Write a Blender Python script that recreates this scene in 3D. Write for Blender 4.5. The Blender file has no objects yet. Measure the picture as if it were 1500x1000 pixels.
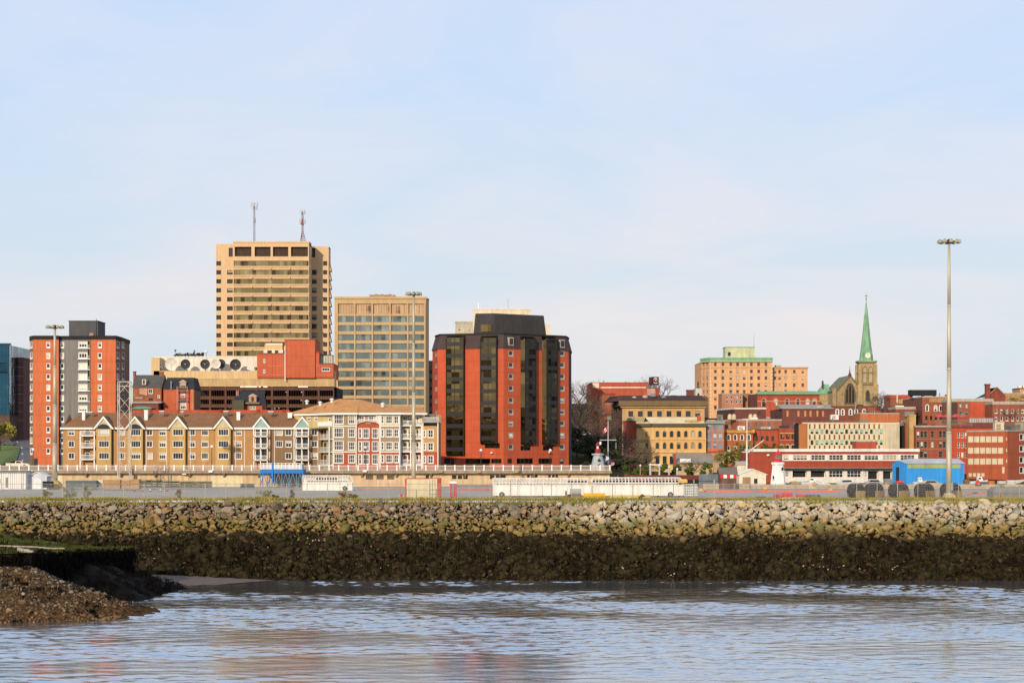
import bpy, bmesh, math, random
import numpy as np
from mathutils import Vector, noise as mnoise
random.seed(7); np.random.seed(7)
R = math.radians
SC = bpy.context.scene
COL = SC.collection
F, HZ, CX, CZ = 2800.0, 665.0, 750.0, 17.5     # focal length in photo pixels, eye level row, centre column, eye height
QZ = 10.7                                      # level of the harbour yard above low water
DZ = 14.2                                      # level of the promenade deck
def PX(px, D): return (px - CX) * D / F
def PZ(py, D): return CZ + (HZ - py) * D / F

# ------------------------------------------------------------------ materials
MATS = {}
def lin(h, k=1.0):
    if isinstance(h, str):
        h = h.lstrip('#'); r = [int(h[i:i+2], 16) / 255 for i in (0, 2, 4)]
        r = [(c / 12.92 if c <= .04045 else ((c + .055) / 1.055) ** 2.4) * k for c in r]
        return tuple(r)
    return tuple(c * k for c in h)
class NT:
    def __init__(s, name):
        s.m = bpy.data.materials.new(name); s.m.use_nodes = True; s.t = s.m.node_tree
        s.b = s.t.nodes['Principled BSDF']; s.out = s.t.nodes['Material Output']
    def n(s, typ, **kw):
        d = s.t.nodes.new(typ)
        for k, v in kw.items():
            if k.startswith('i_'): d.inputs[int(k[2:])].default_value = v
            else: setattr(d, k, v)
        return d
    def l(s, a, b): s.t.links.new(a, b)
    def pos(s): return s.n('ShaderNodeNewGeometry').outputs['Position']
    def scaled(s, vec, sc):
        m = s.n('ShaderNodeVectorMath', operation='MULTIPLY'); s.l(vec, m.inputs[0]); m.inputs[1].default_value = sc; return m.outputs[0]
    def noise(s, vec, scale, detail=4, rough=.6):
        t = s.n('ShaderNodeTexNoise'); t.inputs['Scale'].default_value = scale; t.inputs['Detail'].default_value = detail
        t.inputs['Roughness'].default_value = rough; s.l(vec, t.inputs['Vector']); return t.outputs['Fac']
    def rng(s, val, a, b, c, d):
        m = s.n('ShaderNodeMapRange'); s.l(val, m.inputs[0])
        for i, v in enumerate((a, b, c, d)): m.inputs[i + 1].default_value = v
        return m.outputs[0]
    def math(s, op, a, b=None):
        m = s.n('ShaderNodeMath', operation=op)
        for i, v in enumerate((a, b)):
            if v is None: continue
            if isinstance(v, (int, float)): m.inputs[i].default_value = v
            else: s.l(v, m.inputs[i])
        return m.outputs[0]
    def mix(s, fac, a, b, blend='MIX'):
        m = s.n('ShaderNodeMix', data_type='RGBA', blend_type=blend)
        for i, v in ((0, fac), (6, a), (7, b)):
            if isinstance(v, (int, float)): m.inputs[i].default_value = v
            elif isinstance(v, tuple): m.inputs[i].default_value = (*v, 1)
            else: s.l(v, m.inputs[i])
        return m.outputs[2]
    def ramp(s, fac, stops):
        r = s.n('ShaderNodeValToRGB'); s.l(fac, r.inputs[0]); e = r.color_ramp.elements
        while len(e) < len(stops): e.new(.5)
        for x, (p, c) in zip(e, stops): x.position = p; x.color = (*c, 1)
        return r.outputs[0]
    def bump(s, h, strength=.3, dist=.1):
        b = s.n('ShaderNodeBump'); b.inputs['Strength'].default_value = strength; b.inputs['Distance'].default_value = dist
        s.l(h, b.inputs['Height']); s.l(b.outputs[0], s.b.inputs['Normal'])
KA = .66
def M(name, col, rough=.85, var=.14, scale=.35, streak=.2, metal=0, k=KA, bump=0, courses=0):
    """weathered wall / painted / metal surface with blotches, rain streaks and optional courses"""
    if name in MATS: return MATS[name]
    t = NT(name); c = lin(col, k); c = (c[0] * 1.06, c[1] * 1.2, c[2]) if c[0] > 2.2 * c[1] else c; c = tuple(v * .93 + .03 * sum(c) / 3 + .006 for v in c); p = t.pos()
    n1 = t.rng(t.noise(p, scale, 5), .3, .7, 1 - var, 1 + var)
    n2 = t.rng(t.noise(p, scale * 14, 3, .7), .3, .7, 1 - var * .9, 1 + var * .9)
    n3 = t.rng(t.noise(t.scaled(p, (1.4, 1.4, .09)), 1.0, 4), .35, .75, 1 + streak * .4, 1 - streak)
    f = t.math('MULTIPLY', t.math('MULTIPLY', n1, n2), n3)
    if courses:
        sx = t.n('ShaderNodeSeparateXYZ'); t.l(p, sx.inputs[0])
        fr = t.math('FRACT', t.math('MULTIPLY', sx.outputs[2], 1 / courses))
        f = t.math('MULTIPLY', f, t.rng(fr, .0, .14, .86, 1.0))
    mm = t.n('ShaderNodeVectorMath', operation='SCALE'); mm.inputs[0].default_value = c; t.l(f, mm.inputs['Scale'])
    t.l(mm.outputs[0], t.b.inputs['Base Color'])
    t.b.inputs['Roughness'].default_value = rough; t.b.inputs['Metallic'].default_value = metal
    t.b.inputs['Specular IOR Level'].default_value = .3
    if bump: t.bump(t.noise(p, scale * 12, 3), bump, .05)
    MATS[name] = t.m; return t.m
def glass(name, dark, blind, amount=.35, rough=.06, metal=0.0, spec=.5):
    """window pane: dark room or a blind drawn part of the way down, different on every window"""
    if name in MATS: return MATS[name]
    t = NT(name); oi = t.n('ShaderNodeObjectInfo').outputs['Random']; g = t.n('ShaderNodeTexCoord').outputs['Generated']
    sx = t.n('ShaderNodeSeparateXYZ'); t.l(g, sx.inputs[0])
    lvl = t.rng(oi, 0, amount, 0.05, 1.0)
    isb = t.math('GREATER_THAN', sx.outputs[2], lvl)
    r2 = t.math('FRACT', t.math('MULTIPLY', oi, 37.7))
    bc = t.mix(r2, lin(blind, .55), lin(blind, .95))
    dc = t.mix(t.math('FRACT', t.math('MULTIPLY', oi, 91.3)), lin(dark, .6), lin(dark, 1.7))
    t.l(t.mix(isb, dc, bc), t.b.inputs['Base Color'])
    t.b.inputs['Roughness'].default_value = rough; t.b.inputs['Metallic'].default_value = metal
    t.b.inputs['Specular IOR Level'].default_value = spec
    MATS[name] = t.m; return t.m
def bandglass(name, a, b, c, pw, ph, metal=.75, rough=.12, wob=.15, p_dark=.2):
    """ribbon glazing: panel by panel tint, some with curtains, faintly wavy"""
    if name in MATS: return MATS[name]
    t = NT(name); p = t.pos(); sx = t.n('ShaderNodeSeparateXYZ'); t.l(p, sx.inputs[0])
    cx = t.n('ShaderNodeCombineXYZ')
    t.l(t.math('FLOOR', t.math('MULTIPLY', t.math('ADD', sx.outputs[0], sx.outputs[1]), 1 / pw)), cx.inputs[0])
    t.l(t.math('FLOOR', t.math('MULTIPLY', sx.outputs[2], 1 / ph)), cx.inputs[1])
    w = t.n('ShaderNodeTexWhiteNoise', noise_dimensions='3D'); t.l(cx.outputs[0], w.inputs['Vector'])
    big = t.noise(t.scaled(p, (.12, .12, .45)), 1, 2)
    v = t.math('ADD', t.math('MULTIPLY', w.outputs['Value'], .55), t.math('MULTIPLY', big, .45))
    t.l(t.ramp(v, [(p_dark, lin(a)), (p_dark + .12, lin(b)), (.62, lin(b, 1.25)), (.9, lin(c))]), t.b.inputs['Base Color'])
    t.b.inputs['Metallic'].default_value = metal; t.b.inputs['Roughness'].default_value = rough
    if wob: t.bump(t.noise(p, .5, 2), wob, .2)
    MATS[name] = t.m; return t.m

# ------------------------------------------------------------------ mesh building
class MB:
    def __init__(s): s.v = []; s.f = []; s.m = []; s.mats = []
    def mi(s, mat):
        if mat not in s.mats: s.mats.append(mat)
        return s.mats.index(mat)
    def poly(s, pts, mat):
        i = len(s.v); s.v += [tuple(p) for p in pts]; s.f.append(tuple(range(i, i + len(pts)))); s.m.append(s.mi(mat))
    def hexa(s, c, mat):                                    # 8 corners: 4 bottom, 4 top
        i = len(s.v); s.v += [tuple(p) for p in c]; k = s.mi(mat)
        for q in ((3, 2, 1, 0), (4, 5, 6, 7), (0, 1, 5, 4), (1, 2, 6, 5), (2, 3, 7, 6), (3, 0, 4, 7)):
            s.f.append(tuple(i + a for a in q)); s.m.append(k)
    def box(s, x0, x1, y0, y1, z0, z1, mat):
        s.hexa([(x0, y0, z0), (x1, y0, z0), (x1, y1, z0), (x0, y1, z0), (x0, y0, z1), (x1, y0, z1), (x1, y1, z1), (x0, y1, z1)], mat)
    def prism(s, pts, z0, z1, mat, cap=None):               # plan polygon
        n = len(pts); i = len(s.v); k = s.mi(mat); kc = s.mi(cap or mat)
        s.v += [(x, y, z0) for x, y in pts] + [(x, y, z1) for x, y in pts]
        for a in range(n):
            b = (a + 1) % n; s.f.append((i + a, i + b, i + n + b, i + n + a)); s.m.append(k)
        s.f.append(tuple(i + n + a for a in range(n))); s.m.append(kc)
        s.f.append(tuple(i + a for a in reversed(range(n)))); s.m.append(k)
    def cyl(s, p0, p1, r0, r1=None, n=8, mat=None, cap=True):
        r1 = r0 if r1 is None else r1; p0 = Vector(p0); p1 = Vector(p1); d = (p1 - p0).normalized()
        a = d.cross(Vector((0, 0, 1)) if abs(d.z) < .9 else Vector((1, 0, 0))).normalized(); b = d.cross(a)
        i = len(s.v); k = s.mi(mat)
        for p, r in ((p0, r0), (p1, r1)):
            for j in range(n):
                t = 2 * math.pi * j / n; s.v.append(tuple(p + a * (math.cos(t) * r) + b * (math.sin(t) * r)))
        for j in range(n):
            q = (j + 1) % n; s.f.append((i + j, i + n + j, i + n + q, i + q)); s.m.append(k)
        if cap:
            s.f.append(tuple(i + j for j in range(n))); s.m.append(k)
            s.f.append(tuple(i + n + j for j in reversed(range(n)))); s.m.append(k)
    def lathe(s, c, prof, n, mat):                          # profile [(r,z)] about a vertical axis
        i = len(s.v); k = s.mi(mat)
        for r, z in prof:
            for j in range(n):
                t = 2 * math.pi * j / n; s.v.append((c[0] + r * math.cos(t), c[1] + r * math.sin(t), c[2] + z))
        for a in range(len(prof) - 1):
            for j in range(n):
                q = (j + 1) % n; s.f.append((i + a * n + j, i + a * n + q, i + (a + 1) * n + q, i + (a + 1) * n + j)); s.m.append(k)
        s.f.append(tuple(i + (len(prof) - 1) * n + j for j in range(n))); s.m.append(k)
    def fbox(s, f, u0, u1, o0, o1, z0, z1, mat):            # box laid on a facade: u along it, o outwards
        c = [f.w(u0, o1, z0), f.w(u1, o1, z0), f.w(u1, o0, z0), f.w(u0, o0, z0)]
        s.hexa(c + [(x, y, z1) for x, y, _ in c], mat)
    def build(s, name, parent=None, off=(0, 0, 0), smooth=False, loc=None):
        me = bpy.data.meshes.new(name)
        ox, oy, oz = off
        me.from_pydata([(x - ox, y - oy, z - oz) for x, y, z in s.v], [], s.f)
        for m in s.mats: me.materials.append(m)
        me.polygons.foreach_set('material_index', s.m)
        if smooth: me.polygons.foreach_set('use_smooth', [True] * len(s.f))
        me.update()
        return link(name, me, parent, loc)
def link(name, me, parent=None, loc=None, rz=0):
    o = bpy.data.objects.new(name, me); COL.objects.link(o)
    if parent: o.parent = parent
    if loc is not None: o.location = loc
    if rz: o.rotation_euler = (0, 0, rz)
    return o
def tag(o, label, cat, group=None, kind=None):
    o['label'] = label; o['category'] = cat
    if group: o['group'] = group
    if kind: o['kind'] = kind
    return o
def thing(name, label, cat, loc, rz=0, group=None):
    o = bpy.data.objects.new(name, None); COL.objects.link(o); o.location = loc; o.rotation_euler = (0, 0, rz)
    o.empty_display_size = .5
    return tag(o, label, cat, group)
def dup(root, loc, label, rz=None):
    r = root.copy(); COL.objects.link(r); r.location = loc; r['label'] = label
    if rz is not None: r.rotation_euler = (0, 0, rz)
    for ch in list(root.children):
        c = ch.copy(); COL.objects.link(c); c.parent = r
        for g in list(ch.children):
            d = g.copy(); COL.objects.link(d); d.parent = c
    return r
class Face:
    """vertical facade plane between two plan points, u runs left to right as the camera sees it"""
    def __init__(s, a, b):
        s.a = a; s.b = b; dx, dy = b[0] - a[0], b[1] - a[1]; s.L = math.hypot(dx, dy); s.d = (dx / s.L, dy / s.L)
        s.n = (s.d[1], -s.d[0]); s.ang = math.atan2(dy, dx)
    @staticmethod
    def px(p0, D0, p1, D1=None):
        D1 = D0 if D1 is None else D1; return Face((PX(p0, D0), D0), (PX(p1, D1), D1))
    def w(s, u, o, z): return (s.a[0] + s.d[0] * u + s.n[0] * o, s.a[1] + s.d[1] * u + s.n[1] * o, z)
    def u(s, px):
        k = (px - CX) / F                                    # x = k*y
        return (k * s.a[1] - s.a[0]) / (s.d[0] - k * s.d[1])
    def D(s, px): return s.a[1] + s.d[1] * s.u(px)
    def z(s, px, py): return PZ(py, s.D(px))
    def m(s, px, n):                                         # n photo pixels -> metres along the face at px
        return abs(s.u(px + n / 2) - s.u(px - n / 2))
WM = {}
def win_mesh(w, h, st):
    w = round(w, 2); h = round(h, 2); key = (w, h, repr(sorted((k, getattr(v, 'name', v)) for k, v in st.items())))
    if key in WM: return WM[key]
    b = MB(); ft = st.get('ft', .1); rec = st.get('rec', .18); fr = st['fr']; gl = st['gl']; nx = st.get('nx', 1); nz = st.get('nz', 1)
    W, H = w / 2, h / 2; arch = st.get('arch', 0)
    if arch:
        n = 10; rise = min(W, h * .5) if arch == 1 else W * 1.3
        zs = H - rise; pts = [(-W, rec, -H), (W, rec, -H)] + [(W * math.cos(math.pi * i / n), rec, zs + rise * math.sin(math.pi * i / n)) for i in range(n + 1)]
        b.poly(pts, gl)
        b.box(-W, -W + ft, rec - .06, rec - .01, -H, zs, fr); b.box(W - ft, W, rec - .06, rec - .01, -H, zs, fr); b.box(-W, W, rec - .055, rec - .012, -H, -H + ft, fr)
        for i in range(n):
            a0, a1 = math.pi * i / n, math.pi * (i + 1) / n
            q = [(r * math.cos(a), zs + rise * r / W * math.sin(a)) for r, a in ((W, a0), (W, a1), (W - ft, a1), (W - ft, a0))]
            b.poly([(x, rec - .05, z) for x, z in q], fr)
        H2 = zs
    else:
        b.poly([(-W, rec, -H), (W, rec, -H), (W, rec, H), (-W, rec, H)], gl)
        b.box(-W, -W + ft, rec - .07, rec - .01, -H, H, fr); b.box(W - ft, W, rec - .07, rec - .01, -H, H, fr)
        b.box(-W + ft, W - ft, rec - .068, rec - .012, H - ft, H, fr); b.box(-W + ft, W - ft, rec - .068, rec - .012, -H, -H + ft, fr)
        H2 = H
    mt = ft * .7
    for i in range(1, nx): x = -W + w * i / nx; b.box(x - mt / 2, x + mt / 2, rec - .055, rec - .015, -H + ft, H2 - (0 if arch else ft), fr)
    for i in range(1, nz): z = -H + h * i / nz; b.box(-W + ft, W - ft, rec - .05, rec - .018, z - mt / 2, z + mt / 2, fr)
    if 'low' in st: b.box(-W + ft, W - ft, rec - .058, rec - .013, -H + ft, -H + h * st['low'], fr)
    t = st.get('trim', 0)
    if t:
        tm = st.get('tm', fr)
        if arch:
            n = 10; zs = H2; rise = H - zs
            b.box(-W - t, -W, -.06, .03, -H, zs, tm); b.box(W, W + t, -.06, .03, -H, zs, tm)
            for i in range(n):
                a0, a1 = math.pi * i / n, math.pi * (i + 1) / n
                q = [(r * math.cos(a), zs + (rise + r - W) * math.sin(a)) for r, a in ((W + t, a0), (W + t, a1), (W, a1), (W, a0))]
                b.hexa([(x, -.06, z) for x, z in q] + [(x, .03, z) for x, z in q], tm)
        else:
            b.box(-W - t, -W, -.06, .03, -H - t, H + t, tm); b.box(W, W + t, -.06, .03, -H - t, H + t, tm)
            b.box(-W, W, -.062, .03, H, H + t, tm); b.box(-W, W, -.062, .03, -H - t, -H, tm)
    if st.get('sill'): sm = st.get('sm', fr); b.box(-W - .12 - t, W + .12 + t, -.14, .05, -H - t - .14, -H - t, sm)
    if st.get('hood'): sm = st.get('sm', fr); b.box(-W - .1 - t, W + .1 + t, -.12, .05, H + t, H + t + .22, sm)
    me = bpy.data.meshes.new('window'); me.from_pydata(b.v, [], b.f)
    for m in b.mats: me.materials.append(m)
    me.polygons.foreach_set('material_index', b.m); me.update()
    WM[key] = me; return me
class Bld:
    def __init__(s, name, label, cat, px, D, zb, group=None):
        s.loc = (PX(px, D), D, zb); s.zb = zb; s.root = thing(name, label, cat, s.loc, 0, group)
    def part(s, name, mb, parent=None, smooth=False, label=None):
        o = mb.build(name, parent or s.root, s.loc, smooth)
        if label: o['label'] = label
        return o
    def win(s, f, u, z, w, h, st, name='window', parent=None):
        x, y, zz = f.w(u, 0, z)
        return link(name, win_mesh(w, h, st), parent or s.root, (x - s.loc[0], y - s.loc[1], zz - s.loc[2]), f.ang)
    def facade(s, mb, f, mat, z0, z1, wins=(), u0=0, u1=None, rev=None):
        """wall of one facade with real openings; wins = [(px,py,wpx,hpx,style[,name])] in photo pixels"""
        u1 = f.L if u1 is None else u1; rev = rev or mat; holes = []
        for wn in wins:
            px, py, wp, hp, st = wn[:5]; u = f.u(px); D = f.D(px); z = PZ(py, D); w = wp * D / F if abs(f.d[0]) > .8 else f.m(px, wp); h = hp * D / F
            if u - w / 2 < u0 + .02: w = (u - u0 - .02) * 2
            if u + w / 2 > u1 - .02: w = (u1 - .02 - u) * 2
            if w < .15: continue
            s.win(f, u, z, w, h, st, wn[5] if len(wn) > 5 else 'window'); holes.append((u - w / 2, u + w / 2, z - h / 2, z + h / 2, st))
        zs = sorted({z0, z1, *[h[2] for h in holes], *[h[3] for h in holes]})
        zs = [z for z in zs if z0 <= z <= z1]
        for a, b in zip(zs, zs[1:]):
            if b - a < 1e-4: continue
            act = sorted((h[0], h[1]) for h in holes if h[2] < (a + b) / 2 < h[3]); c = u0
            for h0, h1 in act + [(u1, u1)]:
                if h0 - c > 1e-3: mb.poly([f.w(c, 0, a), f.w(h0, 0, a), f.w(h0, 0, b), f.w(c, 0, b)], mat)
                c = max(c, h1)
        for a, b, c, d, st in holes:
            r = -st.get('rec', .18) - .02
            if st.get('arch'):
                W = (b - a) / 2; H = (d - c); n = 10; rise = min(W, H * .5) if st['arch'] == 1 else W * 1.3; zs_ = d - rise; m_ = (a + b) / 2
                arc = [(m_ + W * math.cos(math.pi * i / n), zs_ + rise * math.sin(math.pi * i / n)) for i in range(n + 1)]
                for cor, seq in ((b, arc[:n // 2 + 1]), (a, arc[n // 2:])):
                    for p, q in zip(seq, seq[1:]): mb.poly([f.w(cor, 0, d), f.w(p[0], 0, p[1]), f.w(q[0], 0, q[1])], mat)
                for p, q in zip(arc, arc[1:]): mb.poly([f.w(p[0], 0, p[1]), f.w(q[0], 0, q[1]), f.w(q[0], r, q[1]), f.w(p[0], r, p[1])], rev)
                d = zs_
            else: mb.poly([f.w(a, 0, d), f.w(b, 0, d), f.w(b, r, d), f.w(a, r, d)], rev)
            mb.poly([f.w(a, 0, c), f.w(a, 0, d), f.w(a, r, d), f.w(a, r, c)], rev); mb.poly([f.w(b, 0, c), f.w(b, r, c), f.w(b, r, d), f.w(b, 0, d)], rev)
            mb.poly([f.w(a, 0, c), f.w(a, r, c), f.w(b, r, c), f.w(b, 0, c)], rev)
    def shell(s, pts, back, zt, mats, wins=None, roof=None, par=.6, pm=None, zb=None, roofname='roof', mb=None, pw=.35, ls=None):
        """walls along plan points pts [(px,D)] (left to right), closed round the back, with a flat parapet roof"""
        zb = s.zb - 4 if zb is None else zb; own = mb is None; mb = mb or MB(); wins = wins or {}
        P = [(PX(p, d), d) for p, d in pts]; fs = []
        for i in range(len(P) - 1):
            f = Face(P[i], P[i + 1]); fs.append(f); m = mats[i] if isinstance(mats, (list, tuple)) else mats
            s.facade(mb, f, m, zb, zt, wins.get(i, ()))
        ml = mats[-1] if isinstance(mats, (list, tuple)) else mats
        Bp = [(P[-1][0], P[-1][1] + back), (P[0][0], P[0][1] + back)]
        loop = P + Bp
        for a, b in ((P[-1], Bp[0]), (Bp[0], Bp[1]), (Bp[1], P[0])): mb.poly([(*a, zb), (*b, zb), (*b, zt), (*a, zt)], ml if a is not Bp[1] else ls or (mats[0] if isinstance(mats, (list, tuple)) else mats))
        rb = MB(); rm = roof or MATS['roof_grey']
        rb.poly([(x, y, zt - .05) for x, y in loop], rm)
        if par:
            n = len(loop)
            for i in range(n):
                a, b = loop[i], loop[(i + 1) % n]
                if math.hypot(b[0] - a[0], b[1] - a[1]) < .3: continue
                g = Face(a, b); rb.fbox(g, -.05, g.L + .05, -pw, .1, zt - .02, zt + par, pm or ml)
        r = s.part(roofname, rb); s.last_roof = r
        if own: s.wall = s.part('wall', mb)
        s.fs = fs; s.loop = loop; return fs
def grid(pxs, pys, w, h, st): return [(x, y, w, h, st) for x in pxs for y in pys]
def box_thing(name, label, cat, px0, px1, py0, py1, D, dep, mat, group=None): 
    b = Bld(name, label, cat, (px0 + px1) / 2, D, PZ(py1, D), group); return b
# ------------------------------------------------------------------ camera, sun, sky
cam = bpy.data.objects.new('camera', bpy.data.cameras.new('camera')); COL.objects.link(cam); SC.camera = cam
cam.location = (0, 0, CZ); cam.rotation_euler = (R(90), 0, 0)
cam.data.sensor_width = 36; cam.data.lens = 36 * F / 1500; cam.data.shift_y = (HZ - 500) / 1500
cam.data.clip_start = 1; cam.data.clip_end = 20000
SUN_AZ, SUN_EL = 200.0, 18.0                       # compass style: 0 = +Y, clockwise; behind the viewer's left shoulder
sd = Vector((math.sin(R(SUN_AZ)) * math.cos(R(SUN_EL)), math.cos(R(SUN_AZ)) * math.cos(R(SUN_EL)), math.sin(R(SUN_EL))))
sun = bpy.data.objects.new('sun', bpy.data.lights.new('sun', 'SUN')); COL.objects.link(sun)
sun.data.energy = 4.0; sun.data.angle = R(.6); sun.data.color = (1, .87, .70); sun.rotation_euler = sd.to_track_quat('Z', 'Y').to_euler(); sun.location = (-200, -200, 150)
W = bpy.data.worlds.new('World'); SC.world = W; W.use_nodes = True; wt = W.node_tree; wn = wt.nodes; bg = wn['Background']
sky = wn.new('ShaderNodeTexSky'); sky.sky_type = 'NISHITA'; sky.sun_disc = False; sky.sun_elevation = R(SUN_EL); sky.sun_rotation = R(SUN_AZ)
sky.altitude = 50; sky.air_density = 1.0; sky.dust_density = 1.2; sky.ozone_density = 1.5
def wnode(t, **k):
    n = wn.new(t)
    for a, v in k.items(): setattr(n, a, v)
    return n
tc = wnode('ShaderNodeTexCoord'); sep = wnode('ShaderNodeSeparateXYZ'); wt.links.new(tc.outputs['Generated'], sep.inputs[0])
el = wnode('ShaderNodeMapRange'); wt.links.new(sep.outputs[2], el.inputs[0]); el.inputs[1].default_value = 0; el.inputs[2].default_value = .30
ra = wnode('ShaderNodeValToRGB'); wt.links.new(el.outputs[0], ra.inputs[0])
e = ra.color_ramp.elements
for p, c in ((.0, (.80, .785, .81)), (.3, (.785, .79, .85)), (.6, (.69, .775, .94)), (1.0, (.605, .735, .995))):
    x = e[0] if p == 0 else e[-1] if p == 1 else e.new(p); x.position = p; x.color = (*c, 1)
# thin high haze: soft streaks of paler and bluer air
st = wnode('ShaderNodeVectorMath', operation='MULTIPLY'); st.inputs[1].default_value = (3.2, 3.2, 9.0); wt.links.new(tc.outputs['Generated'], st.inputs[0])
nz = wnode('ShaderNodeTexNoise'); nz.inputs['Scale'].default_value = 1.6; nz.inputs['Detail'].default_value = 5; nz.inputs['Roughness'].default_value = .55; nz.inputs['Distortion'].default_value = .6
wt.links.new(st.outputs[0], nz.inputs['Vector'])
nr = wnode('ShaderNodeMapRange'); wt.links.new(nz.outputs['Fac'], nr.inputs[0]); nr.inputs[1].default_value = .38; nr.inputs[2].default_value = .66
veil = wnode('ShaderNodeMix', data_type='RGBA'); wt.links.new(nr.outputs[0], veil.inputs[0])
cl = wnode('ShaderNodeMix', data_type='RGBA', blend_type='MULTIPLY'); cl.inputs[0].default_value = 1; wt.links.new(ra.outputs[0], cl.inputs[6]); cl.inputs[7].default_value = (.9, 1.005, 1.05, 1)
c2 = wnode('ShaderNodeMix', data_type='RGBA', blend_type='MULTIPLY'); c2.inputs[0].default_value = 1; wt.links.new(ra.outputs[0], c2.inputs[6]); c2.inputs[7].default_value = (1.11, 1.05, 1.01, 1)
wt.links.new(cl.outputs[2], veil.inputs[6]); wt.links.new(c2.outputs[2], veil.inputs[7])
SKY_S = .10
vs = wnode('ShaderNodeVectorMath', operation='SCALE'); wt.links.new(veil.outputs[2], vs.inputs[0]); vs.inputs['Scale'].default_value = 1 / SKY_S
fin = wnode('ShaderNodeMix', data_type='RGBA'); fin.inputs[0].default_value = .9
wt.links.new(sky.outputs[0], fin.inputs[6]); wt.links.new(vs.outputs[0], fin.inputs[7]); wt.links.new(fin.outputs[2], bg.inputs['Color']); bg.inputs['Strength'].default_value = SKY_S
SC.view_settings.view_transform = 'Standard'; SC.view_settings.look = 'None'; SC.view_settings.exposure = 0
SC.render.resolution_x = 1024; SC.render.resolution_y = 682
SC.cycles.max_bounces = 6; SC.cycles.transparent_max_bounces = 12; SC.cycles.use_denoising = True

# ------------------------------------------------------------------ ground
M('roof_grey', '#9a9088', var=.2); M('asphalt', '#7c7876', k=.55, var=.12); M('concrete', '#cdb48c', var=.16, streak=.3); M('white', '#f4ece0', k=.85, var=.05, streak=.06)
def smooth(a, b, x): t = min(1, max(0, (x - a) / (b - a))); return t * t * (3 - 2 * t)
def hill(x, y):
    px = CX + x / max(y, 1) * F; r = smooth(860, 950, px)
    ll = DZ - .1 if y > 401.5 else QZ
    L = ll + max(0, min(y, 930) - 500) * .065
    Rr = QZ + max(0, min(y, 560) - 420) * .01 + max(0, min(y, 930) - 600) * .083
    return L + (Rr - L) * r if y > 401.5 else QZ
def rise(v0, v1, n): return list(np.linspace(v0, v1, n))
ys = [283, 284.5] + rise(290, 400, 12) + [401, 402] + rise(410, 940, 54) + [1000, 1200, 1600, 2500, 4000, 9000]
xs = [-6000, -2500, -1200, -700] + rise(-480, 480, 81) + [700, 1200, 2500, 6000]
g = MB(); nx_ = len(xs)
tg = NT('ground_soil'); p = tg.pos(); sx_ = tg.n('ShaderNodeSeparateXYZ'); tg.l(p, sx_.inputs[0])
far = tg.rng(sx_.outputs[1], 404, 408, 0, 1)
yard = tg.mix(tg.rng(tg.noise(tg.scaled(p, (1, .5, 1)), .12, 5), .35, .7, 0, 1), lin('#a89e90', .78), lin('#baae9c', .78))
yard = tg.mix(tg.rng(sx_.outputs[1], 285.5, 288.5, 1, 0), yard, tg.mix(tg.noise(p, .5, 4), lin('#82762e', .55), lin('#9a8440', .55)))
wood = tg.mix(tg.rng(tg.noise(p, .08, 5), .4, .65, 0, 1), lin('#4f4433', .4), lin('#5f5a38', .45))
tg.l(tg.mix(far, yard, wood), tg.b.inputs['Base Color']); tg.b.inputs['Roughness'].default_value = 1; tg.b.inputs['Specular IOR Level'].default_value = .02
for y in ys:
    for x in xs: g.v.append((x, y, hill(x, y)))
k = g.mi(tg.m)
for j in range(len(ys) - 1):
    for i in range(nx_ - 1): a = j * nx_ + i; g.f.append((a, a + 1, a + nx_ + 1, a + nx_)); g.m.append(k)
tag(g.build('ground', smooth=False), 'grey harbour yard rising to the town hill', 'ground', kind='structure')
# ------------------------------------------------------------------ revetment bank (rock slope from yard edge to low water)
YT, YB = 283.0, 265.0
def bank_z(y): return QZ - .05 + (y - YT) / (YT - YB) * (QZ + 0.4)
bm_ = NT('bank_gap_shade'); bm_.l(bm_.mix(bm_.rng(bm_.noise(bm_.pos(), .9, 5), .4, .6, 0, 1), lin('#1d1712', .7), lin('#3a2c1c', .7)), bm_.b.inputs['Base Color']); bm_.b.inputs['Roughness'].default_value = 1; bm_.b.inputs['Specular IOR Level'].default_value = .02  # coloured dark so the gaps between the stones look like shadow
b = MB(); xs2 = [-3000, -400] + rise(-120, 120, 121) + [400, 3000]
for y in rise(YB - 4, YT, 20):
    for x in xs2: b.v.append((x, y, bank_z(y) - .25 + .3 * mnoise.noise((x * .3, y * .3, 1)) * (1 if YT - y > .5 else 0) + (.0 if y > YT - .1 else 0)))
k = b.mi(bm_.m); n = len(xs2)
for j in range(19):
    for i in range(n - 1): a = j * n + i; b.f.append((a, a + 1, a + n + 1, a + n)); b.m.append(k)
tag(b.build('bank', smooth=True), 'dark sloping bank under the armour stones', 'bank', kind='structure')
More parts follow.
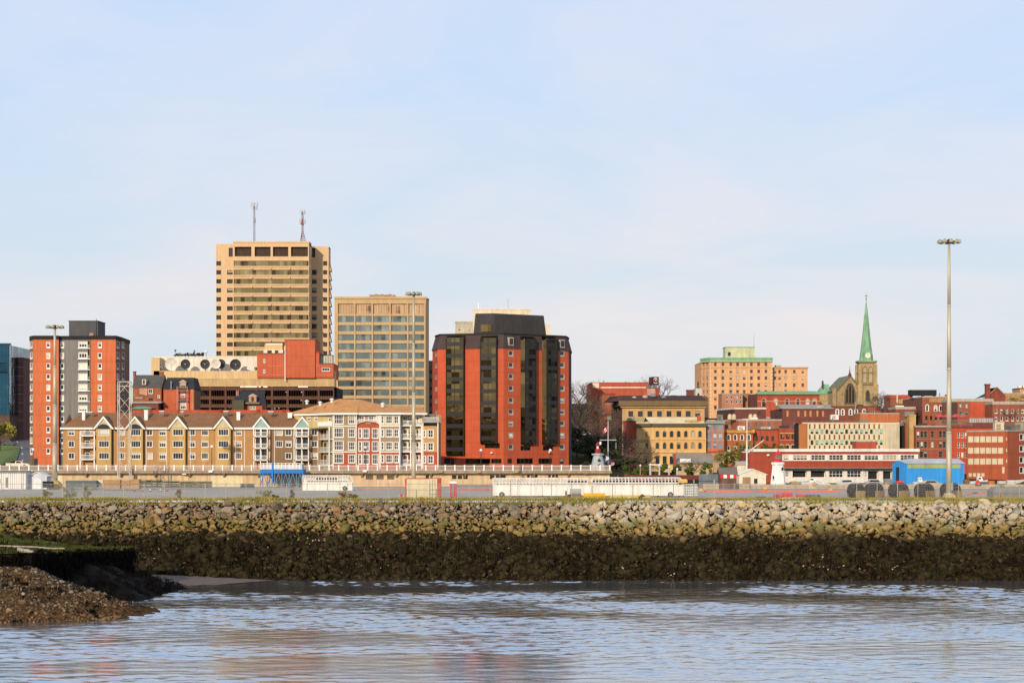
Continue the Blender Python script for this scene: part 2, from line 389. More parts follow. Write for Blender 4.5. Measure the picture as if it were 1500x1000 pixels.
# ------------------------------------------------------------------ water
def water():
    t = NT('river_water'); p = t.pos()
    n1 = t.noise(t.scaled(p, (.8, 1.6, 1)), 2.2, 3, .6); n2 = t.noise(t.scaled(p, (.5, 1.4, 1)), 6.0, 2, .5)
    calm = t.rng(t.noise(t.scaled(p, (.018, .07, 1)), 1, 3), .35, .65, .25, 1)
    h = t.math('MULTIPLY', t.math('ADD', n1, t.math('MULTIPLY', n2, .4)), calm)
    bp = t.n('ShaderNodeBump'); bp.inputs['Strength'].default_value = .2; bp.inputs['Distance'].default_value = .12; t.l(h, bp.inputs['Height'])
    t.l(bp.outputs[0], t.b.inputs['Normal'])
    t.b.inputs['Base Color'].default_value = (.50, .525, .55, 1); t.b.inputs['Metallic'].default_value = .92; t.b.inputs['Roughness'].default_value = .07; t.b.inputs['IOR'].default_value = 1.33
    
    X = np.concatenate([[-4000, -1200, -400, -160], np.arange(-92, 92.1, .34), [160, 400, 1200, 4000]])
    Y = np.concatenate([[-3000, -800, -200, 0, 70], np.arange(118, 276, .23), [290]])
    xx, yy = np.meshgrid(X, Y); rs = np.random.RandomState(3); z = np.zeros_like(xx)
    for _ in range(44):
        L = math.exp(rs.uniform(math.log(.6), math.log(4.5))); a = math.pi / 2 + rs.normal(0, .5); kx, ky = math.cos(a) * 2 * math.pi / L, math.sin(a) * 2 * math.pi / L
        z += .0034 * L ** .85 * np.sin(kx * xx + ky * yy + rs.uniform(0, 6.28) + 1.2 * np.sin(xx * rs.uniform(.03, .12) + rs.uniform(0, 6)))
    amp = np.zeros_like(xx)
    for _ in range(12): amp += np.sin(xx * rs.uniform(-.16, .16) + yy * rs.uniform(.03, .3) + rs.uniform(0, 6.28))
    amp = (.72 + .5 * np.tanh(amp * .6)) * (.85 + .75 * np.clip((yy - 155) / 95, 0, 1))
    inside = ((xx > -93) & (xx < 93) & (yy > 115) & (yy < 277))
    z = np.where(inside, z * amp, 0)
    V = np.stack([xx, yy, z], -1).reshape(-1, 3); nY, nX = xx.shape
    idx = np.arange(nY * nX).reshape(nY, nX); Fq = np.stack([idx[:-1, :-1], idx[:-1, 1:], idx[1:, 1:], idx[1:, :-1]], -1).reshape(-1, 4)
    me = np_mesh('water', V, Fq); me.materials.append(t.m); me.polygons.foreach_set('use_smooth', np.ones(len(Fq), bool))
    tag(link('water', me), 'rippled blue grey harbour channel reflecting the sky', 'water', kind='structure')
def np_mesh(name, V, Q):
    me = bpy.data.meshes.new(name); k = Q.shape[1]
    me.vertices.add(len(V)); me.vertices.foreach_set('co', np.ascontiguousarray(V, dtype=np.float32).ravel())
    me.loops.add(Q.size); me.loops.foreach_set('vertex_index', np.ascontiguousarray(Q, dtype=np.int32).ravel())
    me.polygons.add(len(Q)); me.polygons.foreach_set('loop_start', np.arange(0, Q.size, k, dtype=np.int32))
    me.update(calc_edges=True); return me
water()
# ------------------------------------------------------------------ stones
def hull(n=15, s=(1, .8, .7), seed=0, flat=.75):
    rs = np.random.RandomState(seed); P = rs.normal(size=(n, 3)); P /= np.linalg.norm(P, axis=1)[:, None]
    P = np.sign(P) * np.abs(P) ** flat; P *= np.array(s) * rs.uniform(.85, 1.1, (n, 1))
    bm = bmesh.new(); [bm.verts.new(p) for p in P]; r = bmesh.ops.convex_hull(bm, input=bm.verts)
    bmesh.ops.delete(bm, geom=[v for v in bm.verts if not v.link_faces], context='VERTS'); bmesh.ops.triangulate(bm, faces=bm.faces)
    bm.verts.index_update(); V = np.array([v.co[:] for v in bm.verts]); T = np.array([[v.index for v in f.verts] for f in bm.faces]); bm.free(); return V, T
HULLS = [hull(9 + i % 6, (1, .6 + .03 * (i % 9), .48 + .035 * (i % 7)), 100 + i) for i in range(20)]
def rotm(a, b, c):
    ca, sa, cb, sb, cc, s_ = math.cos(a), math.sin(a), math.cos(b), math.sin(b), math.cos(c), math.sin(c)
    return np.array([[ca, -sa, 0], [sa, ca, 0], [0, 0, 1]]) @ np.array([[cb, 0, sb], [0, 1, 0], [-sb, 0, cb]]) @ np.array([[1, 0, 0], [0, cc, -s_], [0, s_, cc]])
def scatter_mesh(name, items, mat, rnd=True):
    """items = [(x,y,z,size)] -> one mesh of angular stones with a random value per stone"""
    Vs, Ts, Cs = [], [], []; o = 0
    for x, y, z, s in items:
        V, T = HULLS[random.randrange(20)]; m = rotm(random.uniform(0, 6.3), random.gauss(0, .45), random.gauss(0, .45))
        V = (V * s) @ m.T + (x, y, z); Vs.append(V); Ts.append(T + o); o += len(V); Cs.append(np.full(len(V), random.random()))
    me = np_mesh(name, np.concatenate(Vs), np.concatenate(Ts)); me.materials.append(mat)
    at = me.attributes.new('rnd', 'FLOAT', 'POINT'); at.data.foreach_set('value', np.concatenate(Cs).astype(np.float32)); return me
def stone_mat(name, attr):
    t = NT(name); p = t.pos(); sx = t.n('ShaderNodeSeparateXYZ'); t.l(p, sx.inputs[0])
    if attr: a = t.n('ShaderNodeAttribute', attribute_name='rnd'); r = a.outputs['Fac']
    else: r = t.n('ShaderNodeObjectInfo').outputs['Random']
    r2 = t.math('FRACT', t.math('MULTIPLY', r, 17.3)); r3 = t.math('FRACT', t.math('MULTIPLY', r, 53.9))
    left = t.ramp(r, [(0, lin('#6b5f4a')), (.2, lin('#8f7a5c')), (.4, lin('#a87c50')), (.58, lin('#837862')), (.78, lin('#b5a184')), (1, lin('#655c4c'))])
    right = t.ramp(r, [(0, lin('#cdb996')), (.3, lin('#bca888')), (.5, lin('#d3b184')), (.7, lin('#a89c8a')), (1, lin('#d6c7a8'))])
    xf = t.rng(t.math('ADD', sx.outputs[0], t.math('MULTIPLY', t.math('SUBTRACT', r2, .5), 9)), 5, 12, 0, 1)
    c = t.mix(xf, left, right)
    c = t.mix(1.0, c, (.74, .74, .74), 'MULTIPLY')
    zj = t.math('ADD', t.math('ADD', sx.outputs[2], t.rng(sx.outputs[0], -5, 12, -.45, -.25)), t.math('ADD', t.math('MULTIPLY', t.math('SUBTRACT', r3, .5), 1.3), t.math('MULTIPLY', t.math('SUBTRACT', t.noise(t.scaled(p, (.12, .12, .1)), 1, 2), .5), 1.6)))
    moss = t.ramp(r2, [(0, lin('#666c20', .62)), (.35, lin('#7f7a2a', .62)), (.6, lin('#9c7d34', .6)), (1, lin('#b38d46', .6))])
    c = t.mix(t.rng(zj, 6.7, 8.3, .92, 0), c, moss)
    och = t.mix(r2, lin('#93743e', .55), lin('#bb9860', .62))
    c = t.mix(t.rng(zj, 6.0, 6.9, .8, 0), c, och)
    c = t.mix(t.rng(zj, 5.2, 6.1, .93, 0), c, lin('#4a3b22', .6))
    f = t.rng(t.noise(p, 3.0, 5, .65), .3, .7, .78, 1.2)
    t.l(t.mix(1.0, c, t.rgbgrey(f), 'MULTIPLY'), t.b.inputs['Base Color'])
    t.b.inputs['Roughness'].default_value = .9; t.b.inputs['Specular IOR Level'].default_value = .25
    t.bump(t.noise(p, 5, 5, .7), .6, .12); return t.m
def rgbgrey(s, f):
    c = s.n('ShaderNodeCombineXYZ'); [s.l(f, c.inputs[i]) for i in range(3)]; return c.outputs[0]
NT.rgbgrey = rgbgrey
def revetment():
    items = []; y = YT - .75
    while y > 273.6:
        x = -100.0
        while x < 100:
            px = CX + x / y * F; big = smooth(700, 900, px)
            s = random.lognormvariate(0, .52) * (.33 + .16 * big); s = max(.18, min(1.0, s))
            if random.random() < .06: s = min(1.3, s * 1.7)
            if y > 281.9: s = min(s, .42)
            yy = y + random.uniform(-.28, .28); items.append((x, yy, bank_z(yy) + s * random.uniform(.02, .3), s)); x += s * random.uniform(1.0, 1.5)
        y -= .56
    for _ in range(3000): x = random.uniform(-88, 88); yy = random.uniform(275, 282.3); items.append((x, yy, bank_z(yy) + random.uniform(.1, .35), random.uniform(.12, .3)))
    for _ in range(1500): x = random.uniform(-88, 88); yy = random.uniform(264, 275); items.append((x, yy, bank_z(yy) + random.uniform(.15, .55), random.uniform(.15, .5)))
    for _ in range(2000):                                   # stragglers lying on the weed edge
        x = random.uniform(-95, 95); yy = 274.6 - (.0 if x > 5 else -.8) - abs(random.gauss(0, 1.1)); items.append((x, yy, bank_z(yy) + .15, random.uniform(.15, .45)))
    vis = sorted([it for it in items if abs(it[0]) < 70 and it[2] > 7.0], key=lambda i: -i[3])[:290]; vs = set(map(id, vis))
    rest = [it for it in items if id(it) not in vs]
    sm = stone_mat('boulder_stone', False); meshes = []
    for V, T in HULLS:
        bm = bmesh.new(); vv = [bm.verts.new(v) for v in V]; [bm.faces.new([vv[i] for i in t]) for t in T]
        bmesh.ops.dissolve_limit(bm, angle_limit=.12, verts=bm.verts, edges=bm.edges)
        bmesh.ops.bevel(bm, geom=list(bm.edges), offset=.035, segments=1, profile=.5, affect='EDGES')
        me = bpy.data.meshes.new('boulder'); bm.to_mesh(me); bm.free(); me.materials.append(sm); meshes.append(me)
    for x, yy, z, s in vis:
        o = link('boulder', random.choice(meshes), None, (x, yy, z)); o.scale = (s * 1.05, s, s); o.rotation_euler = (random.gauss(0, .4), random.gauss(0, .4), random.uniform(0, 6.3))
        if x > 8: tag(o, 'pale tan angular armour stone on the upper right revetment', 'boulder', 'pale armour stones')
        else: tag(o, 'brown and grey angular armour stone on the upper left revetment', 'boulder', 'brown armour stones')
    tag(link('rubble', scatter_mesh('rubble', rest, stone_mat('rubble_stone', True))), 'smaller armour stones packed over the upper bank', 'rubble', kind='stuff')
revetment()
# seaweed: drooping tufts over lumpy rocks
def weed_mat(name, cols, k=.5):
    t = NT(name); p = t.pos(); f = t.rng(t.math('ADD', t.math('MULTIPLY', t.noise(p, .16, 3, .6), .55), t.math('MULTIPLY', t.noise(p, 1.1, 5, .75), .45)), .33, .66, 0, 1)
    c = t.ramp(f, [(i / (len(cols) - 1), lin(c, k)) for i, c in enumerate(cols)])
    g2 = t.rng(t.noise(p, 4.0, 4, .75), .32, .68, .2, 1.7); t.l(t.mix(1.0, c, t.rgbgrey(g2), 'MULTIPLY'), t.b.inputs['Base Color'])
    t.b.inputs['Roughness'].default_value = .8; t.b.inputs['Specular IOR Level'].default_value = .06; return t.m
def tufts(pts, n, L, wid, V, Q):
    """pts=[(x,y,z,nx,ny)] each grows n strips that arch outwards and hang"""
    for x, y, z, nx, ny in pts:
        s = random.uniform(.6, 1.3)
        for _ in range(n):
            a = math.atan2(ny, nx) + random.gauss(0, .9); dx, dy = math.cos(a), math.sin(a); l = L * s * random.uniform(.5, 1.2); w = wid * random.uniform(.6, 1.4)
            ox, oy = x + random.gauss(0, .22 * s), y + random.gauss(0, .15 * s); px_, py_ = -dy * w, dx * w; i = len(V)
            h = random.uniform(.1, .35) * s
            for tt, zz in ((0, h * .2), (.35, h), (.7, h * .3 - l * .25), (1.0, -l * .7)):
                ww = 1 - .7 * tt
                cx_, cy_ = ox + dx * l * .55 * tt, oy + dy * l * .55 * tt
                V.append((cx_ - px_ * ww, cy_ - py_ * ww, z + zz)); V.append((cx_ + px_ * ww, cy_ + py_ * ww, z + zz + random.uniform(-.03, .03)))
            for q in range(3): Q.append((i + 2 * q, i + 2 * q + 1, i + 2 * q + 3, i + 2 * q + 2))
WEED = weed_mat('seaweed', ['#15110b', '#2a2214', '#382c19', '#413920', '#33271a', '#5a4a2e'], .63)
def seaweed():
    items = []
    for _ in range(5200):
        x = random.uniform(-92, 92); y = random.uniform(262.5, 274.4 + .9 * (1 - smooth(-5, 12, x)) + .9 * mnoise.noise((x * .15, 3, 3)))
        s = random.choice((.3, .4, .55, .7, .9, 1.2)); items.append((x, y, bank_z(y) + random.uniform(-.1, .25) + .12 * mnoise.noise((x * .8, y * .8, 0)), s))
    o = link('seaweed_rocks', scatter_mesh('seaweed_rocks', items, WEED)); tag(o, 'lumpy rocks coated in dark brown seaweed below the tide line', 'seaweed', kind='stuff')
    V, Q, pts = [], [], []
    for _ in range(6500):
        x = random.uniform(-90, 90); y = random.uniform(263, 274.2 + 1.0 * (1 - smooth(-5, 12, x)) + 1.0 * mnoise.noise((x * .15, 3, 3))); pts.append((x, y, bank_z(y) + random.uniform(.1, .6), 0, -1))
    tufts(pts, 9, .7, .05, V, Q)
    me = np_mesh('seaweed', np.array(V), np.array(Q)); me.materials.append(WEED)
    tag(link('seaweed', me), 'hanging brown rockweed fronds on the lower bank', 'seaweed', kind='stuff')
    pale = []
    for _ in range(46):
        cx_, cy_ = random.uniform(-75, 75), random.uniform(265.5, 274)
        for _ in range(random.choice((1, 1, 1, 2, 4, 9))):
            x, y = cx_ + random.gauss(0, .7), cy_ + random.gauss(0, .4); pale.append((x, y, bank_z(y) + .5, random.uniform(.07, .24)))
    tag(link('pale_stones', scatter_mesh('pale_stones', pale, M('pale_stone', '#d9bf98', var=.3, scale=2))), 'scattered pale stones showing through the seaweed', 'stones', kind='stuff')
seaweed()
# red brown sand strip at low water
s_ = MB(); sm = M('wet_sand', '#937a68', k=.45, var=.2, scale=.8)
P_ = [(225, 271, 1.0), (300, 266.2, .5), (400, 264.0, .12), (330, 258, .02), (255, 252, -.12), (215, 254, .4)]
pc = [(PX(a, d), d, z) for a, d, z in P_]; cc = tuple(sum(q[i] for q in pc) / 6 for i in range(3))
for i in range(6): s_.poly([cc, pc[i - 1], pc[i]], sm)
tag(s_.build('sand'), 'strip of reddish wet sand at the foot of the bank', 'sand', kind='structure')
# ------------------------------------------------------------------ left foreground: gravel spit, weed slope and old jetty
def ridge(x, y, A, B, ha, hb, slope, slope2=None):
    dx, dy = B[0] - A[0], B[1] - A[1]; t = ((x - A[0]) * dx + (y - A[1]) * dy) / (dx * dx + dy * dy); tc_ = min(1, max(0, t))
    qx, qy = A[0] + dx * tc_, A[1] + dy * tc_; d = math.hypot(x - qx, y - qy); side = (x - A[0]) * dy - (y - A[1]) * dx
    return ha + (hb - ha) * tc_ - d * (slope if side > 0 or slope2 is None else slope2)
g0, gA, gB = (PX(-300, 212), 212), (PX(45, 213), 213), (PX(166, 218), 218); wA, wB = (PX(110, 236), 236), (PX(276, 250), 250)
def spit_z(x, y):
    r1 = max(ridge(x, y, gA, gB, 4.9, -.1, .34, .7), ridge(x, y, g0, gA, 5.2, 4.9, .34, .7)); r2 = ridge(x, y, wA, wB, 5.0, -.1, .40); n = mnoise.noise((x * .28, y * .28, 3)) * .7 + mnoise.noise((x * 1.3, y * 1.3, 5)) * .12
    return max(r1, r2, -1.2) + n * (1 if max(r1, r2) > -.8 else 0), r2 > r1
gv = NT('spit_gravel'); p = gv.pos()
gv.l(gv.mix(gv.rng(gv.noise(p, 2.2, 5, .75), .38, .62, 0, 1), lin('#2a1f14', .6), lin('#86643f', .55)), gv.b.inputs['Base Color']); gv.b.inputs['Roughness'].default_value = 1; gv.b.inputs['Specular IOR Level'].default_value = .05; gv.bump(gv.noise(p, 3, 4, .8), 1, .2)
mud = weed_mat('weedy_mud', ['#080604', '#120d08', '#1c150c', '#0e0a06'], .6)
sp = MB(); X = rise(-95, -36, 120); Y = rise(186, 268, 150)
kg, km = sp.mi(gv.m), sp.mi(mud); fl = []
for y in Y:
    for x in X: z, f_ = spit_z(x, y); sp.v.append((x, y, z)); fl.append(f_)
for j in range(149):
    for i in range(119): a = j * 120 + i; sp.f.append((a, a + 1, a + 121, a + 120)); sp.m.append(km if fl[a] or (Y[j] > 221) else kg)
tag(sp.build('gravel_spit', smooth=True), 'low spit of gravel and black weedy mud in the left foreground', 'spit', kind='structure')
peb = []
while len(peb) < 12000:
    x, y = random.uniform(-80, -42), random.uniform(192, 222); z, f_ = spit_z(x, y)
    if f_ or z < -.05: continue
    peb.append((x, y, z + .02, min(.42, random.lognormvariate(-2.55, .6))))
def pebm():
    t = NT('pebble'); r = t.n('ShaderNodeAttribute', attribute_name='rnd').outputs['Fac']; sx = t.n('ShaderNodeSeparateXYZ'); t.l(t.pos(), sx.inputs[0])
    c = t.ramp(r, [(0, lin('#2c2419', .6)), (.35, lin('#66543c', .6)), (.6, lin('#877050', .6)), (.85, lin('#9c8464', .6)), (1, lin('#bda884', .6))])
    c = t.mix(t.rng(sx.outputs[2], .3, 2.6, .55, 0), c, lin('#a0692c', .5)); t.l(c, t.b.inputs['Base Color']); t.b.inputs['Roughness'].default_value = .85; return t.m
for _ in range(90):
    x, y = random.uniform(-75, -43), random.uniform(194, 220); z, f_ = spit_z(x, y)
    if z > -.2: peb.append((x, y, z + .05, random.uniform(.3, .65)))
tag(link('pebbles', scatter_mesh('pebbles', peb, pebm())), 'loose brown pebbles covering the gravel spit', 'pebbles', kind='stuff')
def jetty():
    b = Bld('old_jetty', 'old weed covered jetty with green algae on top at the left edge', 'jetty', 60, 222, 0)
    A, B_ = (PX(48, 222), 222.0), (PX(194, 250), 250.0); mb = MB(); tb = MB()
    n = 34; f = Face(A, B_)
    top = lambda t: 6.0 - 1.0 * t + .12 * math.sin(t * 21)
    for i in range(n):                                     # timber face boards, irregular
        t0, t1 = i / n, (i + 1) / n; o = random.uniform(-.12, .16)
        mb.fbox(f, f.L * t0, f.L * t1 - .06, -1.6, o, -.6, top(t0) - random.uniform(.05, .4), mud)
    g2 = Face((-120, 222.0), A); m = 40
    for i in range(m): mb.fbox(g2, g2.L * i / m, g2.L * (i + 1) / m - .05, -1.4, random.uniform(-.1, .2), -.6, 5.9 - random.uniform(0, .5), mud)
    b.part('timber_face', mb)
    al = NT('algae_top'); p = al.pos(); al.l(al.ramp(al.noise(p, .3, 6, .72), [(.36, lin('#1c180e', .6)), (.46, lin('#3a391a', .75)), (.56, lin('#61632c', .8)), (.7, lin('#857c44', .75))]), al.b.inputs['Base Color']); al.b.inputs['Roughness'].default_value = 1; al.b.inputs['Specular IOR Level'].default_value = .03
    k = tb.mi(al.m); nu, nv = 46, 30
    for j in range(nv + 1):
        for i in range(nu + 1):
            t = j / nv; rx = A[0] + (B_[0] - A[0]) * t; yy = 222 + t * 34; rx = A[0] + (B_[0] - A[0]) * min(1, (yy - 222) / 28)
            lx = -110; x = lx + (rx - lx) * i / nu; tt = min(1, (yy - 222) / 28)
            tb.v.append((x, yy, 6.0 - 1.0 * tt + 2.6 * smooth(4, 26, rx - x) * smooth(226, 252, yy) + .25 * mnoise.noise((x * .25, yy * .4, 9)) + .1 * mnoise.noise((x, yy, 2))))
    for j in range(nv):
        for i in range(nu): a = j * (nu + 1) + i; tb.f.append((a, a + 1, a + nu + 2, a + nu + 1)); tb.m.append(k)
    b.part('top', tb, smooth=True)
    V, Q, pts = [], [], []
    for _ in range(1500):
        x, y = random.uniform(-85, -44), random.uniform(223, 255); rx = A[0] + (B_[0] - A[0]) * min(1, (y - 222) / 28)
        if x < rx: pts.append((x, y, 6.0 - min(1, (y - 222) / 28) + 2.6 * smooth(4, 26, rx - x) * smooth(226, 252, y), .3, -1))
    tufts(pts, 7, .35, .05, V, Q); me = np_mesh('algae', np.array(V) - np.array(b.loc), np.array(Q)); me.materials.append(al.m); link('algae', me, b.root)['kind'] = 'stuff'; V, Q, pts = [], [], []
    for _ in range(520):
        t = random.random(); u = f.L * t; x, y, z = f.w(u, random.uniform(0, .2), random.uniform(1.5, top(t) + .1)); pts.append((x, y, z, f.n[0], f.n[1]))
    for _ in range(160): pts.append((random.uniform(-75, A[0]), 221.9, random.uniform(3.5, 6), 0, -1))
    for _ in range(900):
        x, y = random.uniform(-72, -41), random.uniform(222, 254); z, f_ = spit_z(x, y)
        if z > 0 and (x - A[0]) * 28 - (y - 222) * (B_[0] - A[0]) > 0: pts.append((x, y, z + .15, .8, -.6))
    for _ in range(420):
        x, y = random.uniform(-70, -42), random.uniform(196, 221); z, f_ = spit_z(x, y)
        if z > -.1 and mnoise.noise((x * .25, y * .25, 8)) > .12: pts.append((x, y, z + .05, .6, -.8))
    tufts(pts, 10, 1.0, .05, V, Q); o = [tuple(np.array(v) - b.loc) for v in V]
    me = np_mesh('weed', np.array(o), np.array(Q)); me.materials.append(mud); w = link('weed', me, b.root); w['kind'] = 'stuff'
jetty()
lg = MB(); wd = M('driftwood', '#b7a48c', var=.25, scale=2)
def logs(name, label, p0, p1, r):
    m = MB(); a, c = Vector((PX(p0[0], p0[1]), p0[1], p0[2])), Vector((PX(p1[0], p1[1]), p1[1], p1[2])); q = a
    for i in range(1, 6):
        t = a.lerp(c, i / 5) + Vector((0, random.uniform(-.15, .15), random.uniform(-.06, .06))); m.cyl(q, t, r * (1 - .06 * i), r * (1 - .06 * (i + 1)), 7, wd); q = t
    tag(m.build(name), label, 'log')
logs('driftwood_log', 'long thin driftwood pole lying on the green algae', (-10, 240, 6.0), (95, 238, 5.75), .13)
logs('driftwood_log', 'short pale driftwood piece at the front edge of the jetty', (26, 223.5, 6.35), (49, 223, 6.1), .3)
# grass along the quay edge
def grass():
    V, Q = [], []
    for _ in range(34000):
        x = random.uniform(-92, 92); y = random.choice((random.uniform(281.6, 286.5), random.uniform(281.9, 283.4)))
        d = mnoise.noise((x * .12, y * .2, 7)) + .25 * mnoise.noise((x * .6, y, 1))
        if d < -.12 and random.random() < .45: continue
        h = random.uniform(.22, .55) * (1 + .7 * max(0, d)); w = random.uniform(.04, .085); a = random.uniform(0, 3.14); lx, ly = random.gauss(0, .12), random.gauss(0, .12)
        z = min(QZ - .02, bank_z(y) - .05); i = len(V); ca, sa = math.cos(a) * w, math.sin(a) * w
        V += [(x - ca, y - sa, z), (x + ca, y + sa, z), (x + lx + ca * .5, y + ly + sa * .5, z + h * .7), (x + lx * 1.6, y + ly * 1.6, z + h)]; Q.append((i, i + 1, i + 2, i + 3))
    t = NT('quay_grass'); t.l(t.ramp(t.noise(t.scaled(t.pos(), (1, 1, .3)), .35, 5, .7), [(.3, lin('#7d7528', .8)), (.5, lin('#9c8e34', .8)), (.62, lin('#b39a50', .8)), (.75, lin('#6f7a22', .8))]), t.b.inputs['Base Color']); t.b.inputs['Roughness'].default_value = .9
    me = np_mesh('grass', np.array(V), np.array(Q)); me.materials.append(t.m); tag(link('grass', me), 'rough yellow green grass along the top of the bank', 'grass', kind='stuff')
grass()
# ================================================================== buildings, left half
WH = M('white_trim', '#fbf3e6', k=.8, var=.04, streak=.05); CRM = M('cream_panel', '#f3dfb8', k=.7, var=.06); BLK = M('black_paint', '#2a2828', k=.5); DKM = M('dark_metal', '#4a4644', k=.5)
GL = glass('glass_room', '#23282a', '#ddd2ba', .4); GLD = glass('glass_dark', '#25282b', '#b9ab92', .2); GLB = glass('glass_blind', '#2a2c2c', '#f0e4c8', 1.3)
def S(**k): return k
W_W = S(fr=WH, gl=GL, ft=.09); GRYM = M('grey_metal', '#9c968c', k=.6); MTL = M('galvanised', '#c9c2b4', k=.6, rough=.55, metal=.35)
def roofbox(name, label, cat, px0, px1, py0, py1, D, dep, mat, group=None, extra=None):
    """roof plant: a cabinet on skids with louvres and a cap"""
    b = Bld(name, label, cat, (px0 + px1) / 2, D, PZ(py1, D), group); f = Face.px(px0, D, px1); z0, z1 = PZ(py1, D), PZ(py0, D); m = MB(); h = z1 - z0
    m.fbox(f, 0, f.L, -dep, 0, z0 + .08 * h, z1, mat); b.part('cabinet', m); m = MB()
    m.fbox(f, -.08, f.L + .08, -dep - .08, .08, z1, z1 + .06 * h, mat); b.part('cap', m); m = MB()
    for i in range(4): zz = z0 + h * (.25 + .16 * i); m.fbox(f, f.L * .12, f.L * .6, 0, .05, zz, zz + .07 * h, DKM)
    b.part('louvre', m); m = MB()
    for u in (.1, .8): m.fbox(f, f.L * u, f.L * (u + .1), -dep, 0, z0, z0 + .08 * h, DKM)
    b.part('skid', m); return b
# --- red and grey apartment tower, far left
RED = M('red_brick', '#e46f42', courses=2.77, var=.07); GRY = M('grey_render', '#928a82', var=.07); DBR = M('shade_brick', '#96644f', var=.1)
DKR = M('dark_roof', '#4b4744')
def left_tower():
    b = Bld('apartment_tower', 'red brick apartment tower with a grey centre strip and dark penthouse at the far left', 'apartment tower', 70, 500, DZ)
    ys = [505.4 + 15.55 * k for k in range(11)]; st = S(fr=WH, gl=GL, ft=.09, trim=.12, tm=WH, low=.26, rec=.16); sw = S(fr=WH, gl=GLB, ft=.16, trim=.12, tm=WH, nx=3, low=.22, rec=.12); sd_ = S(fr=WH, gl=GL, ft=.1, nx=2, rec=.2, trim=.1, low=.25)
    pts = [(43.5, 504), (48.5, 500), (86, 500), (86.2, 501.2), (133, 501.2), (133.2, 500), (169.5, 500), (177.5, 506), (188.6, 519)]
    wins = {0: grid([46], ys, 3.2, 9, st), 1: grid([70.7], ys, 4.6, 7.8, st), 3: grid([91], ys, 4.6, 8, st) + grid([121.5], ys[:7], 12, 9.2, sw) + grid([121.5], ys[7:], 6, 8, st), 5: grid([146.3], ys, 4.6, 7.8, st), 6: grid([172.6], ys, 3.8, 9, sd_), 7: grid([180.3], ys, 3.6, 9, sd_), 
            }
    zt = PZ(497, 500)
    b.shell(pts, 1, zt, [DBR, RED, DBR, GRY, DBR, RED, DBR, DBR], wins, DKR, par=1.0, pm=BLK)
    m = MB(); f = b.fs[3]                                  # flat black strip painted as the balcony shade, then slabs
    m.fbox(f, f.u(128.6), f.u(132.6), -.1, .04, DZ + 22, zt - .4, BLK); b.part('balcony_shade', m)
    for y in ys[:7]:
        m = MB(); z = PZ(y + 4.7, 501); m.fbox(f, f.u(114.5), f.u(132.8), 0, .5, z - .12, z + .06, WH); m.fbox(f, f.u(128.6), f.u(132.8), .42, .47, z + .06, z + .95, GRYM); b.part('balcony', m)
    for i, (p, z0) in enumerate(((86, 0), (133, 0))):
        m = MB(); m.fbox(b.fs[3], (-.3 if i == 0 else b.fs[3].L - .35), (.35 if i == 0 else b.fs[3].L + .2), .0, .16, DZ - 2, zt, DBR); b.part('pier', m)
    m = MB(); f = Face.px(101, 508, 143.5); m.fbox(f, 0, f.L, -9, 0, zt, PZ(470.5, 508), M('penthouse_grey', '#5f5c5c', var=.1)); ph = b.part('penthouse', m)
    m = MB(); m.fbox(f, -.15, f.L + .15, -9.2, .15, PZ(470.5, 508), PZ(469.6, 508), BLK); b.part('coping', m, ph)
    m = MB(); p = f.w(f.L - .4, .1, zt); m.cyl(p, (p[0], p[1], PZ(466.5, 508)), .09, .06, 6, DKM); b.part('mast', m, ph)
    m = MB(); g = Face.px(131, 502.5, 136.5); m.fbox(g, 0, g.L, -1.5, 0, zt, PZ(487.5, 502), M('vent_tan', '#c79a83')); b.part('vent', m)
    m = MB(); g = b.fs[1]; m.fbox(g, .2, 1.2, .0, .08, DZ, DZ + 2.2, DKM); b.part('door', m)
left_tower()
